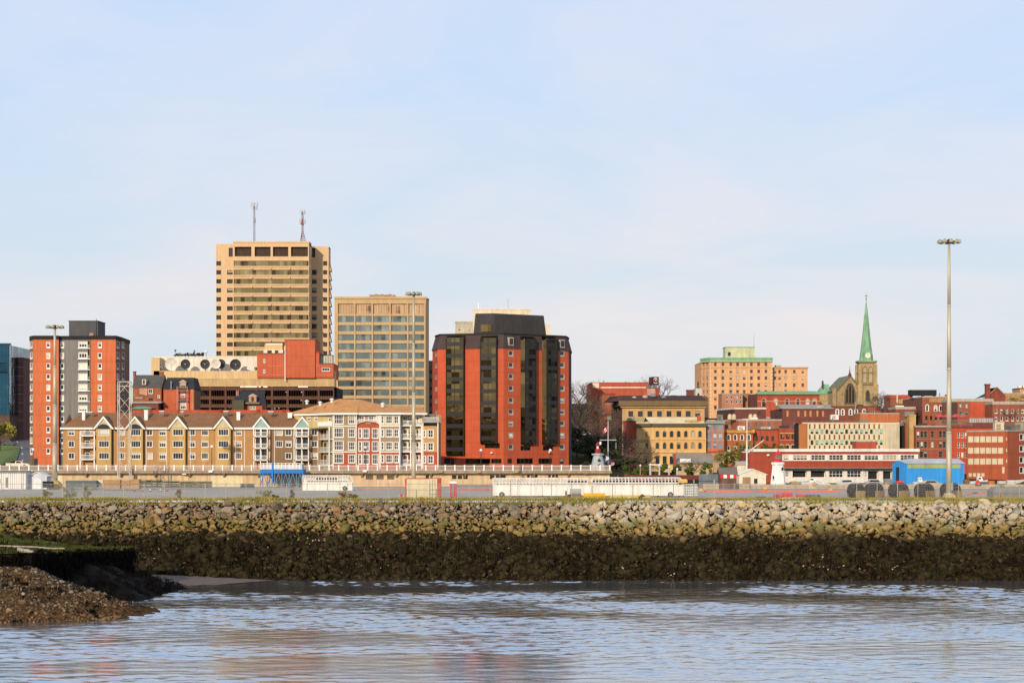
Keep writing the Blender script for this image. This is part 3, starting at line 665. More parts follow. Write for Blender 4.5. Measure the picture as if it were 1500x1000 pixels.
# --- glass office, dark brick office, tan block at the left edge
def left_edge():
    BG = bandglass('glass_blue', '#0f2431', '#234c62', '#55858f', 2.4, 3.6, metal=.85, rough=.08, wob=.35)
    b = Bld('glass_office', 'blue glass office block with a brown stone base cut by the left edge', 'office building', 0, 610, 19)
    ST = M('brown_stone', '#6f4f45'); zt, zm = PZ(505, 610), PZ(609, 610)
    b.shell([(-70, 610), (14, 610), (18.3, 616)], 30, PZ(609, 610), ST, {0: [(-8, 628, 7, 20, S(fr=DKM, gl=GLD, arch=1)), (6, 628, 5, 20, S(fr=DKM, gl=GLD, arch=1))]}, None, par=.3, roofname='base_roof')
    m = MB(); f = b.fs[0]; g = b.fs[1]
    m.prism([f.w(0, .25, 0)[:2], f.w(f.L, .25, 0)[:2], g.w(g.L, .25, 0)[:2], (g.w(g.L, 0, 0)[0], 640), (f.a[0], 640)], zm + .35, zt, BG, M('roof_grey', ''))
    b.part('curtain_wall', m); m = MB()
    for k in range(8): z = zm + .4 + (zt - zm) * k / 7.2; m.fbox(f, 0, f.L + .2, .25, .36, z, z + .18, M('mullion_blue', '#27445a'))
    for i in range(9): u = f.u(-20 + i * 4.6); m.fbox(f, u, u + .1, .25, .34, zm + .4, zt, M('mullion_blue', ''))
    b.part('mullions', m); m = MB(); m.fbox(f, -.1, f.L + .4, -.4, .5, zt, zt + .5, M('mullion_blue', '')); b.part('parapet', m)
    b = Bld('brick_office', 'dark purplish brick office beside the blue glass block', 'office building', 25, 622, 19.5)
    PB = M('purple_brick', '#7a4a48', courses=3.3, var=.08); zt = PZ(525, 620)
    w0 = [(23 + 3.4 * i, 532, 1.8, 3, S(fr=PB, gl=GLD)) for i in range(3)] + [(21.2 + 3.9 * i, 628, 2.0, 12, S(fr=DKM, gl=GLD, arch=1)) for i in range(3)]
    w0 += grid([22.5, 26.5, 30.5], [546 + 14.6 * k for k in range(5)], 2.4, 3.4, S(fr=PB, gl=GLD))
    b.shell([(15.5, 621), (34.6, 623)], 26, zt, PB, {0: w0}, DKR, par=.5)
    m = MB()
    for k in range(7): z = PZ(538 + 13 * k, 621); m.fbox(b.fs[0], 0, b.fs[0].L, 0, .07, z, z + .25, M('sill_tan', '#a5877a'))
    b.part('string_course', m)
    b = Bld('tan_office', 'tan office block with dark windows in the gap left of the red tower', 'office building', 40, 650, 21)
    TN = M('tan_panel', '#e2a45c', courses=3.4); b.shell([(33.8, 650), (60, 650)], 20, PZ(541.5, 650), TN, {0: grid([35.6, 42.8], [551.5 + 16 * k for k in range(4)], 3.6, 8, S(fr=DKM, gl=GLD, sill=1, sm=TN)) + [(40, 620, 11, 12, S(fr=DKM, gl=GLD, nx=4))]}, None, par=.6)
left_edge()
# --- road with kerbs, lawn
def road():
    m = MB(); a = M('road_asphalt', '#8b8580', k=.45, var=.1)
    P = [(-60, 430), (12, 446), (40, 470), (47, 520), (44, 575), (30, 640)]; wd_ = [16, 15, 12, 8, 7, 7]; pts = []
    for (p, d), w in zip(P, wd_): x = PX(p, d); pts.append((x - w, x + w * .35, d))
    L = []
    for i in range(len(pts) - 1):
        for k in range(8): t = k / 8; L.append(tuple(pts[i][j] + (pts[i + 1][j] - pts[i][j]) * t for j in range(3)))
    L.append(pts[-1]); z = lambda x, y: hill(x, y) + .15
    ln = MB(); kb = MB(); wl = M('road_line', '#e8e0d0', k=.7); kc = M('kerb', '#c5b9a4')
    for i in range(len(L) - 1):
        (a0, b0, y0), (a1, b1, y1) = L[i], L[i + 1]
        m.poly([(a0, y0, z(a0, y0)), (b0, y0, z(b0, y0)), (b1, y1, z(b1, y1)), (a1, y1, z(a1, y1))], a)
        for e0, e1, s in ((a0, a1, -1), (b0, b1, 1)):
            kb.hexa([(e0, y0, z(e0, y0) - .3), (e0 + s * .5, y0, z(e0, y0) - .3), (e1 + s * .5, y1, z(e1, y1) - .3), (e1, y1, z(e1, y1) - .3), (e0, y0, z(e0, y0) + .13), (e0 + s * .5, y0, z(e0, y0) + .13), (e1 + s * .5, y1, z(e1, y1) + .13), (e1, y1, z(e1, y1) + .13)], kc)
        if i % 4 == 0:
            for q in (.5,):
                x0, x1 = a0 + (b0 - a0) * q, a1 + (b1 - a1) * q
                ln.poly([(x0 - .2, y0, z(x0, y0) + .02), (x0 + .2, y0, z(x0, y0) + .02), (x1 + .2, y1, z(x1, y1) + .02), (x1 - .2, y1, z(x1, y1) + .02)], wl)
    tag(m.build('road'), 'grey asphalt road curving up at the left edge', 'road', kind='structure'); tag(ln.build('road_markings'), 'white lane dashes on the road', 'road marking', kind='structure'); tag(kb.build('kerb'), 'pale stone kerbs along the road', 'kerb', kind='structure')
    m = MB(); gm = M('lawn_green', '#8a9a34', k=.5, var=.2); P = [(-60, 470), (-5, 478), (24, 520), (30, 575), (10, 600), (-70, 600)]; q = [(PX(p, d), d) for p, d in P]
    m.poly([(x, y, hill(x, y) + .4) for x, y in q], gm); tag(m.build('lawn'), 'green lawn beside the road at the left edge', 'lawn', kind='structure')
road()
# --- tall tan office tower
TAN = M('office_concrete', '#ecc28e', var=.05, streak=.12, k=.74); 
BGO = bandglass('glass_olive', '#372d1d', '#6c6042', '#a5956a', 1.55, 3.5, metal=.7, rough=.18, wob=.05, p_dark=.27)
def office_tower():
    D = 760; b = Bld('office_tower', 'tallest tan concrete office tower with ribbon windows and two roof antennas', 'office tower', 400, D, 28)
    zt = PZ(356, D); zw = PZ(357.5, D + 3); ys = [385.8 + 13.16 * k for k in range(12)]; zb = 24; m = MB()
    dk = S(fr=M('olive_frame', '#8a7350'), gl=GLD, ft=.1, rec=.5, nx=2)
    # core body set back, centre bay in front of it
    fl = Face.px(316.6, D + 3, 342.2); fc = Face.px(341.8, D, 452.4); fr_ = Face.px(450, D + 12, 464.5); fp = Face.px(464.5, D + 12, 481.5)
    b.facade(m, fl, TAN, zb, zw, grid([320.4], ys, 7, 6.4, dk) + grid([336.8], ys[1:], 8.4, 6.4, dk) + [(338, 369.5, 6, 13, dk)])
    b.facade(m, fr_, TAN, zb, zw, [(459, y, 10.5, 7.4, dk) for y in ys[1:]] + [(458, 370, 7.5, 14, dk)])
    b.facade(m, fp, TAN, zb, zw, [(476.3, y, 6, 6.4, dk) for y in ys])
    xr = PX(481.5, D + 12); xl = PX(316.6, D + 3)
    for p, q in (((xr, D + 12), (xr, D + 20)), ((xr, D + 20), (xl, D + 20)), ((xl, D + 20), (xl, D + 3))): m.poly([(*p, zb), (*q, zb), (*q, zw), (*p, zw)], TAN)
    xc0, xc1 = fc.a[0], fc.b[0]
    m.poly([(xc1, D, zb), (xc1, D + 12.1, zb), (xc1, D + 12.1, zt), (xc1, D, zt)], TAN); m.poly([(xc0, D + 6, zb), (xc0, D, zb), (xc0, D, zt), (xc0, D + 6, zt)], TAN)
    bays = [(356, 361.5 + 7, 24.5, 14.2), (384.7, 368.6, 23.4, 14.2), (411, 368.6, 22.6, 14.2), (438.6, 368.6, 25, 14.2)]
    LV = S(fr=M('louvre_brown', '#6b4c38'), gl=M('louvre_dark', '#4b372b'), ft=.12, rec=1.4, nx=3, nz=2)
    b.facade(m, fc, TAN, zb, zt, [(x, y, w, h, LV, 'louvre_bay') for x, y, w, h in bays] + [(397.1, y, 109.5, 7.6, S(fr=M('olive_frame', ''), gl=BGO, ft=.08, rec=.55, nx=28, ), 'window_band') for y in ys])
    b.wall = b.part('wall', m); m = MB()
    for y in ys:                                           # projecting sill ledges with bay joints
        z = PZ(y + 3.9, D); m.fbox(fc, -.25, fc.L + .25, .0, .38, z - .5, z, TAN)
        for i in range(1, 4): m.fbox(fc, fc.L * i / 4 - .2, fc.L * i / 4 + .2, .0, .44, z - 1.3, z - .5, TAN)
    b.part('ledge', m); m = MB()
    f2 = Face((xr, D + 12), (xr, D + 20))
    for y in [385.8 + 13.16 * k for k in range(11)]:
        m.fbox(f2, .3, f2.L - .3, .0, .08, PZ(y + 4, D), PZ(y - 4, D), BLK)
        for i in range(3): u = .8 + i * 2.4; m.hexa([f2.w(u, .0, PZ(y + 6.5, D)), f2.w(u + 1.1, .0, PZ(y + 6.5, D)), f2.w(u + 1.1, .8, PZ(y + 6.5, D)), f2.w(u, .8, PZ(y + 6.5, D)), f2.w(u, .0, PZ(y - 5, D)), f2.w(u + 1.1, .0, PZ(y - 5, D)), f2.w(u + 1.1, .2, PZ(y - 5, D)), f2.w(u, .2, PZ(y - 5, D))], TAN)
    b.part('fins', m); m = MB()
    m.prism([(xl, D + 3.02), (xc1, D + 3.02), (xc1, D + 12.02), (xr, D + 12.02), (xr, D + 20), (xl, D + 20)], zw - .5, zw + .05, TAN, M('roof_grey', '')); m.prism([(xc0 - .2, D - .2), (xc1 + .2, D - .2), (xc1 + .2, D + 8), (xc0 - .2, D + 8)], zt, zt + .7, TAN, M('roof_grey', ''))
    b.part('roof', m)
    R_ = M('mast_steel', '#a8aab4', k=.7, rough=.5); RR = M('mast_red', '#b04a40')
    def mast(name, label, px, top, bw, tw, panels, dish):
        D2 = D + 4; z0 = zt + .6; z1 = PZ(top, D2); x = PX(px, D2); t = thing(name, label, 'antenna', (x, D2, z0)); m = MB(); H = z1 - z0; legs = [(1, 0), (-.5, .87), (-.5, -.87)]
        wdt = lambda h: tw + (bw - tw) * max(0, 1 - h / (H * .3)) ** 1.3; n = 14; prev = None
        for i in range(n + 1):
            h = H * .9 * i / n; pts = [(a * wdt(h), c * wdt(h), h) for a, c in legs]
            if prev:
                mm = RR if (i // 3) % 2 and dish else R_
                for a in range(3): m.cyl(prev[a], pts[a], .11, n=5, mat=mm); m.cyl(prev[a], pts[(a + 1) % 3], .06, n=4, mat=mm); m.cyl(pts[a], pts[(a + 1) % 3], .06, n=4, mat=mm)
            prev = pts
        m.build('lattice', t); m = MB()
        for h, r in panels:
            for a in range(5):
                an = a * 1.2566 + .4; px_, py_ = math.cos(an) * r, math.sin(an) * r; m.cyl((0, 0, h * H), (px_, py_, h * H), .05, n=4, mat=R_); m.box(px_ - .13, px_ + .13, py_ - .1, py_ + .1, h * H - .9, h * H + 1.0, M('panel_white', '#d8d6d8', k=.7))
        m.build('antenna_panel', t); m = MB(); m.cyl((0, 0, H * .88), (0, 0, H), .05, .03, 5, R_); m.build('whip', t)
        if dish: m = MB(); m.cyl((0, -.4, H * .56), (0, -.75, H * .56), .75, .7, 14, RR); m.build('dish', t)
    mast('lattice_antenna', 'slim pale lattice antenna, left one on the tan office tower roof', 372.3, 296, .5, .35, [(.86, 1.1), (.95, 1.4), (.55, .5)], False)
    mast('lattice_antenna', 'wide footed lattice antenna with red dish, right one on the tan office tower roof', 443, 305.5, 1.7, .45, [(.62, 1.1), (.9, 1.0)], True)
    m = MB(); x = PX(452, D + 4); m.cyl((x, D + 4, zt + .6 + 11.2), (x - 2, D + 4, zt + 11.8), .06, n=4, mat=R_); 
office_tower()
# --- second tan office block
def office_two():
    D = 700; b = Bld('office_block', 'square tan office block with a grid of grey windows right of the tallest tower', 'office building', 558, D, 26); zt = PZ(437, D)
    T2 = M('office_tan', '#d8b27e', var=.06, streak=.14, k=.72); G2 = bandglass('glass_grey', '#2a2d2c', '#66706c', '#aab0a0', 1.45, 3.4, metal=.6, rough=.15, wob=.05, p_dark=.16)
    GB = bandglass('louvre_brown_mix', '#4a3b2e', '#a78665', '#c7a57c', .9, 6, metal=0, rough=.8, wob=0)
    cols = [507, 532.7, 558.7, 584.5, 610.2]; rows = [467.2 + 13.42 * k for k in range(11)]
    st = S(fr=M('grey_frame', '#86806e'), gl=G2, ft=.1, rec=.35, nx=4); sl = S(fr=M('olive_frame', ''), gl=GB, ft=.1, rec=.6, nx=6)
    b.shell([(490, D), (624, D), (627.8, 708)], 3, zt, T2, {0: grid(cols, rows, 23.6, 9, st) + [(c, 452, 23.6, 14.5, sl, 'louvre_bay') for c in cols]}, None, par=.5)
    m = MB(); f = b.fs[0]
    for p in [494.2] + [(a + c) / 2 for a, c in zip(cols, cols[1:])] + [622.3]: u = f.u(p); m.fbox(f, u - .26, u + .26, .0, .3, 22, PZ(443.5, D), T2)
    b.part('pilaster', m); m = MB(); m.fbox(f, f.u(486) + 1, f.L + .4, .0, .35, zt - .2, zt + .6, T2); b.part('cornice', m)
    m = MB(); g = Face.px(541, 706, 578); m.fbox(g, 0, g.L, -8, 0, zt, PZ(431.5, 706), M('plant_tan', '#c79a66'))
    for u in (2, 4, 7): m.fbox(g, u, u + 1, -3, -2, PZ(431.5, 706), PZ(430.3, 706), DKM)
    b.part('penthouse', m)
    b = Bld('brick_building', 'narrow shaded building in the gap between the tan office block and the red hotel', 'building', 631, 720, 26)
    b.shell([(627.6, 722), (637, 722)], 12, PZ(530, 720), M('shade_tan', '#8a7866'), {0: grid([631], [545 + 12 * k for k in range(6)], 3, 5, S(fr=DKM, gl=GLD))}, None)
office_two()
# --- broadcasting building with dishes, parking garage, red brick block
def tv():
    D = 600; b = Bld('broadcast_building', 'long cream building with a row of satellite dishes on its terrace', 'building', 300, D, 22); CR = M('cream_block', '#f0c98e', var=.06, k=.7); WW = M('white_wall', '#f2e6cf', k=.75, var=.05)
    b.shell([(226, 604), (378, 604)], 14, PZ(523.5, 604), [WW], {}, None, par=.3)
    m = MB(); f = Face.px(232, D - 2, 490); m.fbox(f, f.u(225), f.L, -6, 0, 18, PZ(543.5, D), CR); m.fbox(f, -2.2, .4, -12, 0, 18, PZ(524, D), CR); b.part('terrace', m)
    m = MB(); m.fbox(f, f.u(288), f.L, 0, .4, PZ(566.5, D), PZ(554.5, D), M('band_tan', '#e0b87e', k=.68, courses=1.2)); b.part('band', m)
    DK = M('dish_dark', '#55504e', k=.5); 
    def dish(px, py, r, mat, label, yaw=0.0, DD=D - 1):
        loc = (PX(px, DD), DD, PZ(543.5, DD)); t = thing('satellite_dish', label, 'satellite dish', loc, yaw, 'satellite dishes on the cream terrace'); R_ = r * DD / F; zc = PZ(py, DD) - loc[2]; m = MB(); n = 22
        for k in range(6):
            r0, r1 = R_ * k / 6, R_ * (k + 1) / 6; d = lambda q: .9 * (q / R_) ** 2 * R_ * .35
            for j in range(n):
                a, c = 2 * math.pi * j / n, 2 * math.pi * (j + 1) / n
                pts = [(math.cos(g) * q, -d(q) - .3, zc + math.sin(g) * q) for q, g in ((r0, a), (r0, c), (r1, c), (r1, a))]
                m.poly(pts if k else pts[1:], mat)
        m.build('reflector', t, smooth=True); m = MB(); m.cyl((0, .1, 0), (0, .1, zc), .16, .12, 7, GRYM); m.cyl((-.6, .5, 0), (0, .05, zc * .8), .06, n=5, mat=GRYM); m.cyl((.6, .5, 0), (0, .05, zc * .8), .06, n=5, mat=GRYM); m.build('mount', t)
        m = MB(); 
        for a in (.5, 2.6, 4.7): m.cyl((math.cos(a) * R_ * .75, -.55, zc + math.sin(a) * R_ * .75), (0, -R_ * .8, zc), .035, n=4, mat=GRYM)
        m.cyl((0, -R_ * .8, zc), (0, -R_ * .8 - .3, zc), .12, n=7, mat=WH); m.build('feed', t)
    dish(251.5, 533.5, 9.2, WW, 'large white satellite dish, leftmost in the row'); dish(272.3, 533.3, 7.2, DK, 'dark satellite dish beside the large white one'); dish(301, 533.4, 7.2, DK, 'dark satellite dish standing alone mid row')
    dish(324, 533, 7.0, DK, 'dark satellite dish half behind a white one', DD=D + 1); dish(316.8, 533, 7.0, WW, 'white satellite dish in front of a dark one'); dish(344.5, 534, 8.2, DK, 'largest dark satellite dish, rightmost in the row', .25)
    dish(236, 537, 3.4, GRYM, 'small grey satellite dish at the left end of the terrace'); dish(365, 538.5, 3.2, WH, 'small white satellite dish near the red brick block'); dish(375, 539.5, 2.2, BLK, 'tiny black satellite dish against the red brick block')
    t = thing('roof_platform', 'black roof platform carrying small aerials above the dish terrace', 'platform', (PX(278, 606), 606, PZ(523.2, 606))); m = MB(); s = 606 / F
    m.box(-23 * s, 20 * s, -1, 1, 2.2 * s, 3.6 * s, BLK)
    for i in range(9): m.box((-22 + 5 * i) * s, (-21.3 + 5 * i) * s, -.3, .3, 0, 2.2 * s, BLK)
    m.build('deck', t); m = MB()
    for i in range(13): x = (-20 + 3.1 * i) * s; m.box(x, x + random.uniform(.3, .9), -.4, .4, 3.6 * s, (5 + random.random() * 2.5) * s, random.choice((BLK, GRYM)))
    m.build('equipment', t)
    for dx, h, r, mt in ((-21, 10, 1.7, GRYM), (7, 9, 1.6, GRYM), (24, 8, 2.2, WH)):
        m = MB(); m.cyl((dx * s, 0, 0), (dx * s, 0, h * s), .09, n=5, mat=GRYM); m.lathe((dx * s, -.3, h * s), [(.05, -r * s), (r * s * .8, -r * s * .6), (r * s, 0), (r * s * .8, r * s * .6), (.05, r * s)], 10, mt); m.build('aerial', t)
    # red brick block
    RB = M('block_red', '#d9623f', var=.06, courses=3.2); b = Bld('brick_block', 'plain red brick block with stepped roofline below the tall tan tower', 'building', 430, 597, 22)
    f = Face.px(376.5, 597, 488.5); m = MB(); w_ = S(fr=WH, gl=GLD, trim=.12)
    fa = Face.px(376.5, 597, 416.8); fb_ = Face.px(416.8, 596.4, 461.5); fc_ = Face.px(461.5, 597, 467.5); fd = Face.px(467.5, 597, 488.4)
    z0 = PZ(553.4, 597)
    b.facade(m, fa, RB, z0, PZ(518.5, 597), [(387, 528.6, 2, 4.4, w_), (387, 543.8, 2, 4.4, w_)]); b.facade(m, fb_, RB, z0, PZ(498.4, 597)); b.facade(m, fc_, RB, z0, PZ(517, 597)); b.facade(m, fd, RB, z0, PZ(533.5, 597), [(477.3, 541, 11, 4.4, S(fr=WH, gl=GLD, nx=3, trim=.1))])
    for g, y in ((fa, 518.5), (fb_, 498.4), (fc_, 517), (fd, 533.5)):
        zt = PZ(y, 597); a_, c_ = g.a, g.b; m.poly([(*a_, z0), (*a_, zt), (a_[0], a_[1] + 16, zt), (a_[0], a_[1] + 16, z0)], RB); m.poly([(*c_, z0), (c_[0], c_[1] + 16, z0), (c_[0], c_[1] + 16, zt), (*c_, zt)], RB); m.poly([(a_[0], a_[1] + 16, z0), (a_[0], a_[1] + 16, zt), (c_[0], c_[1] + 16, zt), (c_[0], c_[1] + 16, z0)], RB)
    b.part('wall', m); m = MB()
    for g, y in ((fa, 518.5), (fb_, 498.4), (fc_, 517), (fd, 533.5)): m.fbox(g, -.02, g.L + .02, -16, .08, PZ(y, 597), PZ(y, 597) + .35, M('coping_red', '#a5583f'))
    b.part('roof', m); m = MB()
    for x in (399, 440, 456): m.fbox(f, f.u(x), f.u(x) + .1, .0, .06, z0, PZ(520, 597), M('joint_red', '#a8452c'))
    for y in (549.5, 536): m.fbox(f, .3, f.L - .3, .0, .09, PZ(y, 597), PZ(y, 597) + .12, M('joint_pale', '#e89070'))
    b.part('control_joint', m); m = MB(); m.fbox(fb_, fb_.u(416.9), fb_.u(418.3), .0, .2, z0 - 1, PZ(506, 597), WW); b.part('downpipe', m)
    t = Bld('roof_plant', 'cream cooling unit with curved hood on the red brick block roof', 'roof unit', 400, 601, PZ(518.6, 601)); g = Face.px(386, 601, 414.5); m = MB(); z = PZ(518.2, 601)
    m.fbox(g, 0, g.L, -4, 0, z, z + 1.3, WW); m.fbox(g, .3, g.L - .2, -3.6, -.4, z + 1.3, z + 2.9, CR); t.part('cabinet', m); m = MB(); m.cyl(g.w(.4, -2, z + 2.9), g.w(g.L - .4, -2, z + 2.9), .55, n=10, mat=WW); t.part('hood', m); m = MB(); m.fbox(g, 1.2, 2.6, 0, .06, z + .3, z + 1.1, DKM); m.fbox(g, 3.6, 4.6, 0, .06, z + .3, z + 1.1, DKM); t.part('louvre', m)
    g = Face.px(468, 600, 487); t = Bld('roof_plant', 'pale louvred cooling tower beside the tan office block', 'roof unit', 478, 600, PZ(533, 600)); m = MB(); z = PZ(533, 600); zt = PZ(520.8, 600); m.fbox(g, 0, g.L, -4, 0, z, zt, M('louvre_pale', '#dcd6bd')); t.part('cabinet', m); m = MB()
    for i in range(5): m.fbox(g, .3 + i * .78, .42 + i * .78, 0, .08, z + .3, zt - .3, GRYM)
    t.part('louvre', m); m = MB(); m.fbox(g, -.1, g.L + .1, -4.1, .1, zt, zt + .2, DKM); t.part('cap', m)
    # parking garage
    D = 585; b = Bld('parking_garage', 'open parking garage with brown red beams and dark decks under the cream band', 'parking garage', 390, D, 20); BR = M('garage_brown', '#74473a', k=.6); DK2 = M('garage_shade', '#1d1817', k=.5)
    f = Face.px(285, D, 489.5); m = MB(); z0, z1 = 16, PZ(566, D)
    m.fbox(f, 0, f.L, -30, -9, z0, z1, DK2); m.fbox(f, 0, f.L, -9, 0, z1 - .15, z1, DK2); b.part('deck_interior', m)  # interior coloured near black for the shade under the decks
    ys = [570.8, 582.3, 594, 605]
    for y in ys[1:]: m = MB(); z = PZ(y, D); m.fbox(f, 0, f.L, -9, 0, z - .35, z - .05, BR); m.fbox(f, 0, f.L, -.25, .12, z - .55, z + .15, BR); m.fbox(f, 0, f.L, .12, .2, z + .25, z + .4, M('rail_tan', '#a8643f')); b.part('deck_beam', m)
    m = MB(); m.fbox(f, 0, f.L, -.3, .14, PZ(571.5, D), PZ(567.5, D), BR); b.part('deck_beam', m)
    for i in range(10): u = f.L * i / 9; m = MB(); m.fbox(f, max(0, u - .3), min(f.L, u + .3), -.6, .24, z0, z1, BR); b.part('column', m)
    m = MB()
    for i in range(60): u = f.L * (i + .5) / 60; m.fbox(f, u - .04, u + .04, -.1, -.02, z0, z1, M('rail_brown', '#4c332c'))
    b.part('bars', m)
    WL = M('lamp_white', '#fff4e4', k=.95)
    for x0, x1 in ((352, 377), (379, 382), (386, 392), (437, 451)): m = MB(); m.fbox(f, f.u(x0), f.u(x1), .16, .3, PZ(567.2, D), PZ(565.4, D), WL); b.part('light_strip', m)
    for x, y in ((290, 570), (290, 581.5), (311.5, 570.5), (330, 572.5), (419.5, 574), (442, 574), (419, 585), (441, 586), (402, 598), (408.5, 597.5), (436, 596), (309, 589.5), (336, 597)):
        m = MB(); p = f.w(f.u(x), -.6, PZ(y, D)); m.lathe(p, [(.05, -.2), (.28, -.1), (.28, .1), (.05, .2)], 8, WL); b.part('lamp', m)
tv()
# --- old brick houses in front of the garage
SL = M('slate', '#6d675c', k=.55, var=.15, courses=.5); SLD = M('slate_dark', '#37393f', k=.5, var=.15, courses=.5); OB = M('old_brick', '#a85a3c', var=.22, scale=.6); RB2 = M('orange_brick', '#d2603a', var=.12)
def gable(b, f, z, h, dep, over, mat, thick=.18, name='roof', ridge_frac=.5):
    """pitched roof with ridge parallel to the facade"""
    m = MB(); u0, u1 = -over, f.L + over; r = -dep * ridge_frac
    A = [f.w(u0, over, z - .1), f.w(u1, over, z - .1), f.w(u1, r, z + h), f.w(u0, r, z + h)]; B = [f.w(u1, -dep - over, z - .1), f.w(u0, -dep - over, z - .1), f.w(u0, r, z + h), f.w(u1, r, z + h)]
    for q in (A, B): m.hexa([*[(x, y, zz) for x, y, zz in q], *[(x, y, zz + thick) for x, y, zz in q]], mat)
    return b.part(name, m)
def old_houses():
    D = 492; b = Bld('brick_house', 'old brown brick house with grey slate roof left of the dark roofed red house', 'house', 217, D, 14); f = Face.px(194.5, D, 236.5); ze = PZ(567, D); wst = S(fr=WH, gl=GL, trim=.08, nx=2, ft=.08)
    m = MB(); b.facade(m, f, OB, 12, ze, [(220.5, 573, 5.6, 6.4, wst), (232.6, 580.7, 2.6, 3.6, wst), (221, 585, 6.5, 4, S(fr=DKM, gl=GLD))])
    for u in (0, f.L): m.poly([f.w(u, 0, 12), f.w(u, -9, 12), f.w(u, -9, ze), f.w(u, -4.5, PZ(549, D) - .15), f.w(u, 0, ze)], OB)
    m.poly([f.w(0, -9, 12), f.w(f.L, -9, 12), f.w(f.L, -9, ze), f.w(0, -9, ze)], OB); b.part('wall', m); r = gable(b, f, ze, PZ(549, D) - ze, 9, .15, SL)
    for x0, x1, y in ((195, 198, 544), (233.5, 238.5, 544.5)): m = MB(); g = Face.px(x0, D + 4, x1); m.fbox(g, 0, g.L, -1.2, 0, PZ(562, D), PZ(y, D), OB); m.fbox(g, -.1, g.L + .1, -1.3, .1, PZ(y, D), PZ(y, D) + .25, DBR); b.part('chimney', m, r)
    m = MB(); g = Face.px(208, D - .3, 213.5); m.fbox(g, 0, g.L, -3, 0, PZ(563.5, D), PZ(555.5, D), CRM); m.fbox(g, .25, g.L - .25, 0, .06, PZ(562.5, D), PZ(556.5, D), GLD); b.part('dormer', m, r)
    m = MB(); m.hexa([f.w(f.u(205), .05, PZ(577, D)), f.w(f.u(216), .05, PZ(579.5, D)), f.w(f.u(216), .3, PZ(579.5, D)), f.w(f.u(205), .3, PZ(577, D)), f.w(f.u(204), .05, PZ(568.5, D)), f.w(f.u(216.5), .05, PZ(568.5, D)), f.w(f.u(216.5), .3, PZ(568.5, D)), f.w(f.u(204), .3, PZ(568.5, D))], M('patch_pink', '#d99a7c')); b.part('render_patch', m)
    m = MB(); g = Face.px(194.5, D - 5, 232); m.fbox(g, 0, g.L, -5, 0, 12, PZ(590, D - 5), M('annex_brick', '#8a4436')); b.part('annex', m); m = MB(); m.hexa([g.w(-.1, -5, PZ(589, D - 4)), g.w(g.L + .8, -5, PZ(589, D - 4)), g.w(g.L + .8, .4, PZ(590.5, D - 4)), g.w(-.1, .4, PZ(590.5, D - 4)), g.w(-.1, -5, PZ(587, D - 4)), g.w(g.L + .8, -5, PZ(587, D - 4)), g.w(g.L + .8, .4, PZ(588.5, D - 4)), g.w(-.1, .4, PZ(588.5, D - 4))], M('roof_lead', '#b9b4aa')); b.part('annex_roof', m)
    m = MB(); m.fbox(g, f.u(199), f.u(210), -1, .9, PZ(583.6, D - 4), PZ(581.8, D - 4), M('roof_lead', '')); b.part('canopy', m)
    m = MB(); g = Face.px(193, D - 9, 221); m.fbox(g, 0, g.L, -3, 0, 12, PZ(598.5, D - 9), M('annex_dark', '#7a3b33')); b.part('porch', m); m = MB(); m.hexa([g.w(0, -3, PZ(596, D - 9)), g.w(g.L, -3, PZ(596, D - 9)), g.w(g.L, .5, PZ(598.8, D - 9)), g.w(0, .5, PZ(598.8, D - 9)), g.w(1, -3, PZ(594.2, D - 9)), g.w(g.L - 2, -3, PZ(594.2, D - 9)), g.w(g.L, .5, PZ(598, D - 9)), g.w(0, .5, PZ(598, D - 9))], M('copper_green', '#8fc8a0', k=.55)); b.part('porch_roof', m)
    D = 490; b = Bld('brick_house', 'red brick house with black slate mansard roof and balconies in its middle bay', 'house', 262, D, 14); f = Face.px(239.5, D, 284.3); ze = PZ(570, D); m = MB(); zt = PZ(552.5, D)
    b.facade(m, f, RB2, 12, ze, [(268.3, 593.5, 8, 11, S(fr=WH, gl=GLB, nx=3, nz=2, trim=.1)), (268, 578, 5.5, 8, S(fr=WH, gl=GLB, trim=.08, nx=2))])
    for u in (0, f.L): m.poly([f.w(u, 0, 12), f.w(u, -10, 12), f.w(u, -10, ze), f.w(u, 0, ze)], DBR)
    b.part('wall', m); m = MB(); i0, i1 = .7, f.L - .4
    lo = [f.w(-.2, .2, ze), f.w(f.L + .2, .2, ze), f.w(f.L + .2, -10.2, ze), f.w(-.2, -10.2, ze)]; hi = [f.w(i0, -1.6, zt), f.w(i1, -1.6, zt), f.w(i1, -8.4, zt), f.w(i0, -8.4, zt)]; m.hexa(lo + hi, SLD); r = b.part('roof', m)
    m = MB(); g = Face.px(263, D - .2, 272.5); m.fbox(g, 0, g.L, -2, 0, PZ(568, D), PZ(559.5, D), M('dormer_tan', '#c9a184')); m.fbox(g, .4, .8, 0, .05, PZ(567, D), PZ(561, D), GLD); m.fbox(g, 1.0, 1.4, 0, .05, PZ(567, D), PZ(561, D), GLD)
    a, c, p = g.w(-.25, .1, PZ(559.7, D)), g.w(g.L + .25, .1, PZ(559.7, D)), g.w(g.L / 2, .1, PZ(556, D)); m.hexa([a, c, g.w(g.L + .25, -2, PZ(559.7, D)), g.w(-.25, -2, PZ(559.7, D)), g.w(g.L / 2 - .05, .1, PZ(556, D)), g.w(g.L / 2 + .05, .1, PZ(556, D)), g.w(g.L / 2 + .05, -2, PZ(556, D)), g.w(g.L / 2 - .05, -2, PZ(556, D))], M('dormer_trim', '#e0c0a4')); b.part('dormer', m, r)
